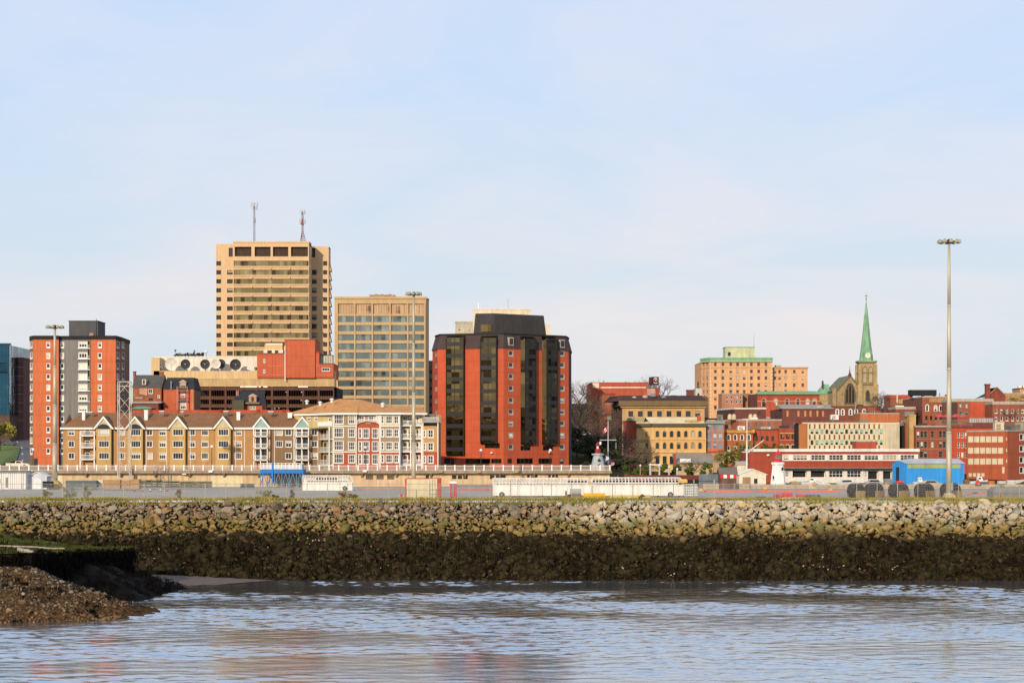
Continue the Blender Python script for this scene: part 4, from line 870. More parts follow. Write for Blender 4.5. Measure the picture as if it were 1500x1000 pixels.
    for y in (573, 586.5):
        m = MB(); zb = PZ(y, D); m.fbox(f, f.u(260.5), f.u(275), .0, 1.1, zb - .15, zb, M('balcony_grey', '#8d8276'))
        for i in range(12): u = f.u(260.5) + (f.u(275) - f.u(260.5)) * i / 11; m.fbox(f, u - .025, u + .025, 1.02, 1.07, zb, zb + 1.0, M('balcony_grey', ''))
        m.fbox(f, f.u(260.5), f.u(275), 1.0, 1.09, zb + 1.0, zb + 1.08, M('balcony_grey', '')); b.part('balcony', m)
    for x in (260.5, 275.2): m = MB(); m.fbox(f, f.u(x) - .08, f.u(x) + .08, 1.0, 1.14, 13, PZ(566, D), M('post_pale', '#d0a88a')); b.part('post', m)
    m = MB(); m.fbox(f, f.u(250.3), f.u(251.6), .1, .4, PZ(571, D), PZ(558, D), M('flue', '#b7aea2')); b.part('flue', m, r)
    m = MB(); m.fbox(f, f.u(281), f.u(282.3), .0, .15, 13, PZ(570, D), M('pipe_pink', '#e89a7c')); b.part('downpipe', m)
    D = 500; b = Bld('brick_house', 'small house with dark slate roof and tan gabled dormer in front of the garage', 'house', 370, D, 14); f = Face.px(343, D, 384); ze = PZ(593, D); m = MB()
    b.facade(m, f, RB2, 12, ze, [(368, 597.5, 3, 4, wst), (372.5, 597.5, 3, 4, wst)]); 
    for u in (0, f.L): m.poly([f.w(u, 0, 12), f.w(u, -9, 12), f.w(u, -9, ze), f.w(u, -4.5, PZ(573, D)), f.w(u, 0, ze)], DBR)
    b.part('wall', m); r = gable(b, f, ze, PZ(572.5, D) - ze, 9, .2, SLD)
    m = MB(); g = Face.px(364.7, D - .4, 375.3); m.fbox(g, 0, g.L, -2.5, 0, PZ(588.5, D), PZ(580, D), M('dormer_orange', '#e0a26e')); m.fbox(g, .6, g.L - .6, 0, .06, PZ(587.5, D), PZ(581.5, D), GL)
    m.hexa([g.w(-.25, .12, PZ(580.5, D)), g.w(g.L + .25, .12, PZ(580.5, D)), g.w(g.L + .25, -2.5, PZ(580.5, D)), g.w(-.25, -2.5, PZ(580.5, D)), g.w(g.L / 2 - .06, .12, PZ(576.3, D)), g.w(g.L / 2 + .06, .12, PZ(576.3, D)), g.w(g.L / 2 + .06, -2.5, PZ(576.3, D)), g.w(g.L / 2 - .06, -2.5, PZ(576.3, D))], M('dormer_trim', '')); b.part('dormer', m, r)
    m = MB(); m.fbox(f, f.u(360), f.u(381), .1, 1.0, PZ(591.5, D), PZ(589, D), M('balcony_grey', '')); b.part('balcony', m)
    m = MB(); g = Face.px(339.5, D - 2, 357); m.fbox(g, 0, g.L, -6, 0, 12, PZ(586, D), M('ivy_wall', '#6e6448', k=.5)); b.part('annex', m)
    for x in (344, 346): m = MB(); m.fbox(f, f.u(x), f.u(x) + .18, -3, -2.8, PZ(585, D), PZ(571, D), M('pipe_pink', '')); b.part('flue', m)
    # long red parapet behind the yellow apartments
    b = Bld('party_wall', 'long low red brick wall just behind the brown apartment roof', 'wall', 300, 462, DZ); f = Face.px(194, 462, 424); m = MB(); m.fbox(f, 0, f.L, -.5, 0, DZ, PZ(600.3, 462), M('parapet_red', '#d24f34')); b.part('wall', m)
    for x in (221, 262, 323.5, 378.5, 416): m = MB(); m.fbox(f, f.u(x) - .3, f.u(x) + .3, -.6, .15, DZ, PZ(599.3, 462), M('pier_red', '#a03c2a')); b.part('pier', m)
old_houses()
# --- yellow brick apartments behind the promenade
YB = M('yellow_brick', '#cc955a', k=.72, var=.10, scale=.5); YO = M('yellow_bay', '#d9ae62', k=.72, var=.06); BRF = M('brown_shingle', '#96603f', k=.7, var=.12, courses=.35); BTAN = M('brown_brick', '#98754f', k=.72, var=.12); MINT = M('mint_panel', '#a9c8bb', k=.7)
def rail(m, f, u0, u1, o, z, h, mat, n, t=.035):
    m.fbox(f, u0, u1, o - .05, o + .03, z + h - .09, z + h, mat); m.fbox(f, u0, u1, o - .04, o + .02, z + .05, z + .12, mat)
    for i in range(n + 1): u = u0 + (u1 - u0) * i / n; m.fbox(f, u - t, u + t, o - .04, o + .02, z + .12, z + h - .09, mat)
def yellow_apts():
    D = 440; b = Bld('apartment_row', 'yellow brick apartment row with brown roof and white gables behind the promenade', 'apartment building', 280, D, DZ)
    f = Face.px(92.3, D, 470.5); ze = PZ(626, D); zr = PZ(604.3, D + 6); rows = [633, 650.2, 667.6]
    w2 = S(fr=WH, gl=GL, nx=2, trim=.10, ft=.09, nz=1); w3 = S(fr=WH, gl=GL, nx=3, trim=.10, ft=.09); wb = S(fr=WH, gl=GLB, nx=3, trim=.10, ft=.09)
    gabs = [(151.8, 'y'), (198, 'y'), (260.3, 'y'), (326.7, 'y'), (382.8, 'm'), (443, 'm')]; hw = 11.2
    wins = []
    def col(px, w, st, n=3): wins.extend((px, y, w, 8.6, st) for y in rows[:n])
    for px, s in ((104.5, w2), (178, w3), (219, w2), (238.2, w3), (281.5, w2), (300.2, w3), (348.8, w3), (409, w3), (422.5, w2), (460.5, w2)): col(px, 8.2 if s is w2 else 9.2, s, 2 if px == 409 else 3)
    wins += [(128, y, 6, 9, S(fr=WH, gl=GL, nx=2, trim=.1)) for y in rows]
    m = MB(); split = f.u(402); uu = f.u(396)
    lft = [w for w in wins if w[0] < 396]; rgt = [w for w in wins if w[0] >= 396]
    b.facade(m, f, YB, DZ - 1, ze, lft, 0, uu); b.facade(m, f, BTAN, DZ - 1, ze, rgt, uu, f.L)
    for u, s in ((0, -1), (f.L, 1)): m.poly([f.w(u, 0, DZ - 1), f.w(u, -13, DZ - 1), f.w(u, -13, ze), f.w(u, -6.5, zr - .2), f.w(u, 0, ze)], YB)
    m.poly([f.w(0, -13, DZ), f.w(f.L, -13, DZ), f.w(f.L, -13, ze), f.w(0, -13, ze)], YB)
    b.part('wall', m); m = MB()
    # hipped at the left end
    u0, u1 = -.5, f.u(458.5); r0 = f.u(112); A = [f.w(u0, .5, ze), f.w(u1, .5, ze), f.w(u1, -6.5, zr), f.w(r0, -6.5, zr)]
    m.poly(A, BRF); m.poly([f.w(u0, -13.5, ze), f.w(u0, .5, ze), f.w(r0, -6.5, zr)], BRF); m.poly([f.w(u1, -13.5, ze), f.w(u0, -13.5, ze), f.w(r0, -6.5, zr), f.w(u1, -6.5, zr)], BRF)
    m.poly([f.w(u1, .5, ze), f.w(f.L + .5, .5, ze), f.w(f.L + .5, -3.5, PZ(617, D + 3)), f.w(u1, -3.5, PZ(617, D + 3))], M('dark_shingle', '#5a4234', k=.5)); m.poly([f.w(u1, .5, ze), f.w(u1, -6.5, zr), f.w(u1, -13, ze)], BRF)
    roof = b.part('roof', m)
    m = MB(); m.fbox(f, -.55, f.L + .55, .1, .62, ze - .42, ze + .02, WH); b.part('eaves_board', m)
    m = MB(); m.fbox(f, f.u(469), f.u(471.5), -6, .3, ze, PZ(617, D), WH); b.part('end_trim', m)
    for gx, kind in gabs:                                  # projecting bays under white gables
        g = Face.px(gx - hw, D - 1.0, gx + hw); m = MB(); mat = YO if kind == 'y' else BTAN
        if kind == 'y':
            b.facade(m, g, YO, DZ - 1, ze + .1, [(gx + .6, y, 14.5, 8.8, S(fr=WH, gl=GL, nx=4, trim=.1, ft=.08)) for y in rows])
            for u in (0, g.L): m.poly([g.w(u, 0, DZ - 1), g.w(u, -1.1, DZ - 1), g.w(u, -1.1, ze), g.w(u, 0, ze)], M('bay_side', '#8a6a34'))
            bay = b.part('bay', m)
        else: g = Face.px(gx - hw, D - .3, gx + hw)
        zp = PZ(609, D - 1); m = MB(); mid = g.L / 2
        m.poly([g.w(-.3, .05, ze), g.w(g.L + .3, .05, ze), g.w(mid, .05, zp - .5)], MINT if kind == 'm' else M('gable_cream', '#e6d3a2', k=.65)); 
        for s0, s1 in ((-.7, mid), (g.L + .7, mid)):       # barge boards and little roof planes
            q = [g.w(s0, .35, ze - .35), g.w(s1, .35, zp), g.w(s1, .35, zp - .55), g.w(s0 + (.45 if s0 < 0 else -.45), .35, ze - .42)]
            m.hexa([(*x[:2], x[2]) for x in q] + [(x[0] - g.n[0] * .3, x[1] - g.n[1] * .3, x[2]) for x in q], WH)
        o = b.part('gable', m); m = MB()
        m.poly([g.w(-.8, .3, ze - .3), g.w(mid, .3, zp + .05), g.w(mid, -6.5, zp + .05), g.w(-.8, -.5, ze - .25)], BRF); m.poly([g.w(mid, .3, zp + .05), g.w(g.L + .8, .3, ze - .3), g.w(g.L + .8, -.5, ze - .25), g.w(mid, -6.5, zp + .05)], BRF); b.part('gable_roof', m, roof)
        if kind == 'y' and gx < 250:
            m = MB(); n = 12; m.poly([g.w(mid + 1.45 * math.cos(math.pi * i / n), .09, ze - .35 + 1.15 * math.sin(math.pi * i / n)) for i in range(n + 1)], GLD); b.part('fanlight', m, o)
        if kind == 'm':                                    # stacked white balconies
            for i, y in enumerate(rows):
                m = MB(); z = PZ(y + 5.6, D); m.fbox(g, .1, g.L - .1, .0, 1.5, z - .2, z, WH); rail(m, g, .15, g.L - .15, 1.45, z, 1.0, WH, 12); b.part('balcony', m)
                m = MB(); m.fbox(g, mid - 1.3, mid + 1.3, .0, .05, z, z + 2.05, GLD); m.fbox(g, mid - .06, mid + .06, .05, .09, z, z + 2.05, WH); m.fbox(g, mid - 1.4, mid - 1.28, .0, .1, z, z + 2.1, WH); m.fbox(g, mid + 1.28, mid + 1.4, .0, .1, z, z + 2.1, WH); b.part('patio_door', m)
            for u in (.2, mid, g.L - .2): m = MB(); m.fbox(g, u - .1, u + .1, 1.3, 1.5, DZ - .2, ze, WH); b.part('post', m)
    for i, y in enumerate(rows[:1] + rows[1:]):            # white balcony frame near the left end
        m = MB(); z = PZ(y + 4.5, D); ff = Face.px(117.5, D - 1.6, 138); m.fbox(ff, 0, ff.L, -1.6, 0, z - .22, z, WH); rail(m, ff, 0, ff.L, 0, z, 1.0, WH, 12); b.part('balcony', m)
        m = MB(); m.fbox(f, f.u(124.5), f.u(132), .0, .05, z, z + 2.0, GLD); b.part('patio_door', m)
    for u in (0, ff.L): m = MB(); m.fbox(ff, u - .13, u + .13, -.26, 0, DZ - .2, PZ(632, D), WH); b.part('post', m)
    for x in (165.8, 244.5, 214.5, 279, 345.5, 358.5, 395, 402, 430, 466): m = MB(); u = f.u(x); m.fbox(f, u - .06, u + .06, .0, .12, DZ, ze - .4, WH if x > 200 else M('pipe_tan', '#a8763e')); b.part('downpipe', m)
    for x in (238.2, 300.2, 348.8): # ochre recessed panels below the columns
        if x > 340: continue
        m = MB(); u = f.u(x); m.fbox(f, u - .95, u + .95, .0, .05, PZ(676, D), PZ(672.3, D), YO); m.fbox(f, u - .95, u + .95, .0, .05, PZ(663, D), PZ(654.8, D), YO); m.fbox(f, u - .95, u + .95, .0, .05, PZ(645.6, D), PZ(637.6, D), YO); b.part('panel', m)
    for x, y0, y1, w in ((122.2, 603, 615, 4.2), (213.8, 601, 614, 5), (349, 604, 616, 5), (424.5, 605, 611, 6), (237, 602.5, 605, 6), (266.5, 603, 605, 4.5), (331, 602.5, 604.5, 6), (396.5, 603, 605.3, 7), (133, 603.5, 605.5, 4)):
        m = MB(); g = Face.px(x - w / 2, D + 3, x + w / 2); m.fbox(g, 0, g.L, -.9, 0, PZ(y1 + 1, D + 3), PZ(y0, D + 3), WH if y1 - y0 > 4 else GRYM); m.fbox(g, -.08, g.L + .08, -1, .08, PZ(y0, D + 3), PZ(y0, D + 3) + .15, WH); b.part('chimney' if y1 - y0 > 4 else 'roof_vent', m, roof)
yellow_apts()
# --- colourful apartments right of them
def white_apts():
    D = 430; b = Bld('apartment_building', 'four storey tan, red and white apartments with orange hipped roof beside the red hotel', 'apartment building', 540, D, DZ)
    TNW = M('apt_tan', '#b99b76', var=.07); YEL = M('apt_yellow', '#ead08c', var=.06, k=.66); REDB = M('apt_red', '#c4552f', var=.08); ORF = M('orange_shingle', '#d88c54', k=.76, var=.12, courses=.35)
    rows = [614, 633.4, 652.3, 671.2]; ze = PZ(605, D)
    w4 = S(fr=WH, gl=GLD, nx=4, nz=2, ft=.13, trim=.12); w3 = S(fr=WH, gl=GLD, nx=3, nz=2, ft=.12, trim=.12); w2 = S(fr=WH, gl=GLD, nx=2, nz=2, ft=.12, trim=.12); w1 = S(fr=WH, gl=GLD, nx=1, nz=2, ft=.13, trim=.12)
    pts = [(471, 442), (487.6, 430), (522.5, 430), (523, 431), (549.5, 431), (556.5, 428.6), (586, 428.6), (587, 431.5), (618.5, 431.5), (619, 430.2), (642, 430.2)]
    m = MB(); fs = []; P = [(PX(p, d), d) for p, d in pts]
    split = PZ(661.5, D); WW = {0: [], 1: [(496.3, y, 13, 13.5, w4) for y in rows] + [(515.2, y + .6, 9, 11.5, w3) for y in rows], 3: [(529.6, rows[0] - .5, 7.5, 7, w2), (543.8, rows[0] - .5, 7.5, 7, w2)],
        5: [(560.5, y + .6, 3.6, 11, w1) for y in rows] + [(570, y + .6, 9, 11, w3) for y in rows] + [(580.5, y + .6, 6.2, 11, w2) for y in rows], 7: [(593.5, y + 1, 6.5, 11, w2) for y in rows] + [(611.8, y + 1, 4, 10, w1) for y in rows], 9: [(622, y + 1.6, 3.2, 10, w1) for y in rows[1:]] + [(630.8, y + 1.6, 7.5, 11, w2) for y in rows[1:]]}
    top = {9: PZ(618, D)}
    mats = {0: TNW, 1: TNW, 3: GRYM, 5: TNW, 7: YEL, 9: M('apt_orange', '#dfa860', var=.06)}; up = {0: YEL, 3: M('apt_greige', '#c0a987'), 5: YEL, 7: YEL}
    for i in range(len(P) - 1):
        f = Face(P[i], P[i + 1]); fs.append(f); a = mats.get(i, WH); zt = top.get(i, ze)
        if i in (1, 5, 7, 9):
            low = [w for w in WW[i] if w[1] > 665]; hi = [w for w in WW[i] if w[1] < 620]; mid = [w for w in WW[i] if 620 < w[1] < 665]
            b.facade(m, f, REDB, DZ - 1, split, low); b.facade(m, f, a, split, PZ(623.7, D), mid)
            if i != 9: b.facade(m, f, up.get(i, a), PZ(623.7, D), zt, hi)
        else: b.facade(m, f, up.get(i, a) if i in up else a, DZ - 1, zt, WW.get(i, []))
    bx = (P[-1][0], 446), (P[0][0], 456)
    for a, c in ((P[-1], bx[0]), (bx[0], bx[1]), (bx[1], P[0])): m.poly([(*a, DZ), (*c, DZ), (*c, ze if a is not P[-1] else PZ(618, D)), (*a, ze if a is not P[-1] else PZ(618, D))], TNW)
    b.part('wall', m)
    # left angled wing: white framed balconies
    f = fs[0]; m = MB()
    for y in rows[1:]:
        mm = MB(); z = PZ(y + 9, D); mm.fbox(f, .3, f.L - .3, .0, .9, z - .2, z, WH); rail(mm, f, .3, f.L - .3, .85, z, 1.05, WH, 12); b.part('balcony', mm)
        mm = MB(); mm.fbox(f, f.L * .25, f.L * .8, .0, .05, z, z + 2.1, GLD); mm.fbox(f, f.L * .5, f.L * .54, .05, .1, z, z + 2.1, WH); b.part('patio_door', mm)
    for u in (.2, f.L - .15): mm = MB(); mm.fbox(f, u - .14, u + .14, .7, .95, DZ, ze - 3, WH); b.part('post', mm)
    # long white framed upper wall of the left wing, lit
    g = Face.px(424, 446, 488, 431); mm = MB(); b.facade(mm, g, YEL, PZ(627, 440), PZ(604.5, 440), [(452.7, 612, 5, 7.5, S(fr=WH, gl=GLB, nx=2, nz=2, trim=.1)), (463, 612, 5, 7.5, S(fr=WH, gl=GLB, nx=2, nz=2, trim=.1)), (483.5, 613, 5, 8, S(fr=WH, gl=GLB, nx=2, nz=2, trim=.1))]); mm.fbox(g, g.L * .68, g.L, .0, .3, PZ(624, 432), PZ(617.5, 432), WH); b.part('upper_wall', mm)
    # red arched centre bay
    c = Face.px(523.5, 429, 555.5); mm = MB(); za = PZ(623.5, 429)
    b.facade(mm, c, REDB, DZ - 1, za, [(527.5, y + 1.2, 4, 14, w1) for y in rows[1:]] + [(536.3, y + 1.2, 8.6, 14, w3) for y in rows[1:]] + [(549.6, y + 1.2, 8.2, 14, w3) for y in rows[1:]])
    n = 12; arc = [c.w(c.L / 2 - c.L / 2 * math.cos(math.pi * i / n), 0, za + .75 * math.sin(math.pi * i / n)) for i in range(n + 1)]
    mm.poly(arc, REDB); mm.poly([(x, y + 2, z) for x, y, z in reversed(arc)], REDB)
    for p, q in zip(arc, arc[1:]): mm.poly([p, q, (q[0], q[1] + 2, q[2]), (p[0], p[1] + 2, p[2])], M('arch_red', '#a83a26'))
    for u in (0, c.L): mm.poly([c.w(u, 0, DZ), c.w(u, -2, DZ), c.w(u, -2, za), c.w(u, 0, za)], REDB)
    b.part('bay', mm); mm = MB()
    for p, q in zip(arc, arc[1:]): mm.hexa([(p[0], p[1] - .15, p[2] - .05), (q[0], q[1] - .15, q[2] - .05), (q[0], q[1], q[2] - .05), (p[0], p[1], p[2] - .05), (p[0], p[1] - .15, p[2] + .18), (q[0], q[1] - .15, q[2] + .18), (q[0], q[1], q[2] + .18), (p[0], p[1], p[2] + .18)], M('arch_red', ''))
    mm.hexa([c.w(c.L / 2 - .5, .02, za + .5), c.w(c.L / 2 + .5, .02, za + .5), c.w(c.L / 2 + .5, .1, za + .5), c.w(c.L / 2 - .5, .1, za + .5)] + [c.w(c.L / 2 - .7, .02, za + .62), c.w(c.L / 2 + .7, .02, za + .62), c.w(c.L / 2 + .7, .1, za + .62), c.w(c.L / 2 - .7, .1, za + .62)], CRM); b.part('arch_trim', mm)
    mm = MB(); h_ = Face.px(523.5, 430, 555); rail(mm, h_, 0, h_.L, 0, PZ(623.5, 430) + .3, 1.1, WH, 20); b.part('balcony', mm)
    # right balconies
    f = fs[7]
    for y in rows:
        mm = MB(); z = PZ(y + 8.5, D); mm.fbox(f, .1, f.L - .1, .0, 1.5, z - .22, z, WH); rail(mm, f, .1, f.L - .1, 1.45, z, 1.05, WH, 20); b.part('balcony', mm)
        mm = MB(); mm.fbox(f, f.u(599), f.u(605), .0, .06, z, z + 2.1, GLD); b.part('patio_door', mm)
    for x in (587.6, 602, 607.5, 618): mm = MB(); u = f.u(x); mm.fbox(f, u - .13, u + .13, 1.3, 1.52, DZ, PZ(623, D), WH); b.part('post', mm)
    # trims
    mm = MB()
    for i, y in ((1, 623.7), (5, 623.7), (1, 661.5), (5, 661.5)): z = PZ(y, D); mm.fbox(fs[i], 0, fs[i].L, .0, .08, z - .14, z + .1, WH)
    for i in (1, 5, 9):
        for u in (.08, fs[i].L - .08): mm.fbox(fs[i], u - .1, u + .1, .0, .1, DZ, top.get(i, ze), WH)
    b.part('trim', mm)
    # roof
    mm = MB(); E = [(PX(423, 447), 446.5), (PX(487, 429.4), 429.4), (PX(523, 429.4), 429.4), (PX(524, 430), 430), (PX(550, 430), 430), (PX(557, 428), 428), (PX(587, 428), 428), (PX(625, 430.5), 430.5), (PX(625, 446), 446), (PX(424, 470), 470)]
    rg = [(PX(497, 441), 441, PZ(584, 441)), (PX(527, 440), 440, PZ(585, 440)), (PX(563, 438.5), 438.5, PZ(594.5, 438.5)), (PX(618, 438), 438, PZ(595.5, 438))]
    e3 = [(x, y, ze) for x, y in E]
    e3[0] = (E[0][0], E[0][1], PZ(604.6, 446)); 
    for q in ((e3[0], e3[1], rg[0]), (e3[1], e3[2], rg[1], rg[0]), (e3[2], e3[3], rg[1]), (e3[3], e3[4], rg[2], rg[1]), (e3[4], e3[5], rg[2]), (e3[5], e3[6], e3[7], rg[3], rg[2]), (e3[7], e3[8], rg[3]), (e3[8], e3[9], rg[0], rg[1]), (e3[8], rg[1], rg[2]), (e3[8], rg[2], rg[3]), (e3[9], e3[0], rg[0])): mm.poly(q, ORF)
    roof = b.part('roof', mm); mm = MB()
    for a, c in zip(e3[:8], e3[1:8]): mm.fbox(Face(a[:2], c[:2]), -.05, math.hypot(c[0] - a[0], c[1] - a[1]) + .05, -.3, .25, ze - .35, ze + .08, WH)
    b.part('eaves_board', mm)
    for x, y in ((449.5, 588), (469, 590), (486, 585.5), (560.5, 592), (617, 603)): mm = MB(); p = (PX(x, 436), 436, PZ(y + 4, 436)); mm.cyl(p, (p[0], p[1], PZ(y, 436)), .3, n=8, mat=WH); mm.lathe((p[0], p[1], PZ(y, 436)), [(.5, 0), (.5, .18), (.1, .4)], 8, WH); b.part('roof_vent', mm, roof)
    mm = MB(); tf = Face.px(620, 430.1, 642); z = PZ(618, D); rail(mm, tf, 0, tf.L, 0, z, 1.1, WH, 14); mm.fbox(tf, -.1, tf.L + .1, -14, .1, z - .15, z - .01, GRYM); b.part('terrace', mm)
    mm = MB(); mm.fbox(tf, .3, 2.6, -5, -2, z, z + 1.9, M('shade_tan', '')); b.part('bulkhead', mm)
white_apts()
# --- red hotel with dark glass strips
def hotel():
    b = Bld('hotel_tower', 'red brick hotel tower with dark glass strips and brown mansard top', 'hotel', 737, 475, DZ); RH = M('hotel_red', '#d95730', courses=2.9, var=.09, streak=.16); MS = M('mansard_brown', '#5b4540', k=.55, var=.1); 
    HG = bandglass('glass_bronze', '#30281a', '#5c4f35', '#887950', 1.45, 2.92, metal=.9, rough=.05, wob=.3, p_dark=.3)
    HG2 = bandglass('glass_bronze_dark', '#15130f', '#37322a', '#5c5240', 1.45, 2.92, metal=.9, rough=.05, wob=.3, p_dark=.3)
    pts = [(633.5, 486), (641, 479.6), (737.6, 475), (833, 487.5), (837, 496)]; zt = PZ(509.6, 476); zm = PZ(489.3, 477)
    rows = [518, 535, 551.8, 569, 586.6, 603.4, 620.4, 637.4, 654.8]; ws = S(fr=M('frame_pale', '#cdbfae'), gl=GL, ft=.14, trim=.06, low=.28, rec=.14)
    gw = S(fr=DKM, gl=HG, ft=.12, nx=3, rec=.25)
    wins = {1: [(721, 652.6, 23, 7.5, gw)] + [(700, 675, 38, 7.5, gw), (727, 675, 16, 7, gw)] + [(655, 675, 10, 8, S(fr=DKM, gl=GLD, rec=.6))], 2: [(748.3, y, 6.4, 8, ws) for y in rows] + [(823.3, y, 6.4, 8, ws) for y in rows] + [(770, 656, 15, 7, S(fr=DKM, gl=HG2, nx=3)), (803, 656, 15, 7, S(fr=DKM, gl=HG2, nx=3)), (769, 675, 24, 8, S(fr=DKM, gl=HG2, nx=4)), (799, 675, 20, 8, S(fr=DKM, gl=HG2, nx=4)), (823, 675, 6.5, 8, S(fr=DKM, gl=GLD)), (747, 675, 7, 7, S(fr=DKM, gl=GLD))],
            0: [(639.2, y + 1, 2.2, 6, ws) for y in rows]}
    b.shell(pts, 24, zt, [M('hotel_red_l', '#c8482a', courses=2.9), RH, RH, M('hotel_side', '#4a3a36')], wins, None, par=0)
    # mansard: leaning brown band
    m = MB(); lo, hi = [], []
    P = [(PX(p, d), d) for p, d in pts]; P += [(P[-1][0], 511), (P[0][0], 510)]
    cx_, cy_ = sum(p[0] for p in P) / 7, sum(p[1] for p in P) / 7
    out = lambda p, k: (p[0] + (cx_ - p[0]) * k, p[1] + (cy_ - p[1]) * k)
    for i in range(7):
        a, c = P[i], P[(i + 1) % 7]; a0, c0, a1, c1 = out(a, -.012), out(c, -.012), out(a, .045), out(c, .045)
        m.poly([(*a0, zt - .1), (*c0, zt - .1), (*c1, zm), (*a1, zm)], MS)
    m.poly([(*out(p, .045), zm) for p in P], M('roof_grey', '')); m.poly([(*out(p, -.012), zt - .1) for p in reversed(P)], MS); mans = b.part('mansard', m); m = MB()
    for i in range(7): f = Face(out(P[i], .04), out(P[(i + 1) % 7], .04)); m.fbox(f, -.1, f.L + .1, -.3, .15, zm - .1, zm + .25, BLK)
    b.part('parapet', m, mans)
    fL, fR = b.fs[1], b.fs[2]
    for x in (748.3, 823.3): m = MB(); u = fR.u(x); m.fbox(fR, u - .75, u + .75, -.9, .22, PZ(507, 479), PZ(495, 479), M('frame_pale', '')); m.fbox(fR, u - .55, u + .55, .22, .26, PZ(505.5, 479), PZ(496.5, 479), GL); b.part('dormer', m, mans)
    def strip(f, x0, x1, y0, y1, gm, chamfer):
        m = MB(); u0, u1 = f.u(x0), f.u(x1); D_ = f.D((x0 + x1) / 2); z0, z1 = PZ(y1, D_), PZ(y0, D_); o = .9
        m.hexa([f.w(u0, 0, z0), f.w(u1, 0, z0), f.w(u1 - chamfer * .3, o, z0), f.w(u0 + chamfer, o, z0), f.w(u0, -1.2, z1), f.w(u1, -1.2, z1), f.w(u1 - chamfer * .3, o, z1 - .9), f.w(u0 + chamfer, o, z1 - .9)], gm)
        if chamfer > .5: m.poly([f.w(u0 - .02, .03, z0), f.w(u0 + chamfer - .1, o + .02, z0), f.w(u0 + chamfer - .1, o + .02, z1 - .9), f.w(u0 - .02, .03, z1 - 1.4)], HG)  # lighter glass here puts the sunlit chamfer into the colour
        o_ = b.part('glass_strip', m)
        m = MB(); n = int((z1 - z0) / 2.92); zz = z0
        for i in range(n + 1):
            z = z1 - 1.9 - i * 2.92
            if z > z0: m.fbox(f, u0 + chamfer - .02, u1 - chamfer * .3 + .02, o - .06, o + .07, z - 1.0, z, M('spandrel_dark', '#2f2921', k=.5, rough=.25))
        for q in (0, 1): u = u0 + chamfer if q == 0 else u1 - chamfer * .3; m.fbox(f, u - .12, u + .12, o - .1, o + .1, z0, z1 - .9, BLK)
        m.fbox(f, (u0 + u1) / 2 - .04, (u0 + u1) / 2 + .04, o, o + .09, z0, z1 - .9, BLK); b.part('mullions', m, o_)
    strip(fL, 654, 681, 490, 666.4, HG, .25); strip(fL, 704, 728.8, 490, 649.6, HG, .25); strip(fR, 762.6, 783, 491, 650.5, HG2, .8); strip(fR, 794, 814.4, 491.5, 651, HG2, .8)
    m = MB(); z = PZ(487.6, 486); DKP = M('penthouse_black', '#4a4441', k=.5, var=.12); g = Face.px(693, 484, 722.5, 483); g2 = Face.px(722.5, 483, 800.6, 492); zt2 = PZ(459.2, 485)
    lo = [g.a, g.b, g2.b, (g2.b[0], 503), (g.a[0], 503)]; cx_, cy_ = sum(p[0] for p in lo) / 5, sum(p[1] for p in lo) / 5; n = 5
    m.v += [(*p, z - 1) for p in lo] + [(p[0] + (cx_ - p[0]) * .07, p[1] + (cy_ - p[1]) * .1, zt2) for p in lo]
    for i in range(5): q = (i + 1) % 5; m.f.append((i, q, n + q, n + i)); m.m.append(m.mi(DKP))
    m.f.append(tuple(range(5, 10))); m.m.append(m.mi(DKP)); ph = b.part('penthouse', m); m = MB(); m.fbox(g, 2.0, g.L - .4, -.2, .1, PZ(486, 484), PZ(475.5, 484), HG); b.part('glazing', m, ph); m = MB(); m.fbox(fL, fL.u(660.5), fL.u(665.5), 0, .05, PZ(680, 476), PZ(671.5, 476), BLK); b.part('door', m)
    for i, x in enumerate((721, 803)): m = MB(); p = fL.w(fL.u(x), .6, PZ(663, 476)) if i == 0 else fR.w(fR.u(x), .6, PZ(662, 480)); m.lathe(p, [(.05, -.25), (.3, -.15), (.3, .15), (.05, .25)], 8, WH); m.cyl(p, (p[0], p[1] + .7, p[2]), .05, n=4, mat=DKM); b.part('wall_lamp', m)
    b = Bld('flat_roofed_block', 'cream block showing above the black penthouse of the red hotel', 'building', 735, 620, 25); b.shell([(693, 620), (777, 620)], 20, PZ(454, 620), M('cream_far', '#f2ddba', k=.75), {}, None, par=.4); m = MB(); f = b.fs[0]; m.fbox(f, f.u(700), f.u(701), -2, -1.9, PZ(454, 620), PZ(443, 620), WH); m.fbox(f, f.u(744), f.u(744.5), -2, -1.9, PZ(454, 620), PZ(437, 620), GRYM); b.part('mast', m)
    b.part('annex', (lambda m: (m.fbox(f, f.L, f.u(806), -16, -2, 25, PZ(475, 620), M('cream_far', '')), m)[1])(MB()))
    b = Bld('flat_roofed_block', 'small cream block with dark windows left of the black hotel penthouse', 'building', 680, 640, 25); b.shell([(667, 640), (694, 640)], 14, PZ(472, 640), M('cream_far2', '#cfc4a8'), {0: [(673, 483, 4, 3.4, S(fr=WH, gl=GLD)), (688, 484, 4.5, 5, S(fr=WH, gl=GLD))] + grid([671, 676, 681, 686, 691], [475], 2.2, 2.4, S(fr=WH, gl=GLD))}, None, par=.3)
hotel()
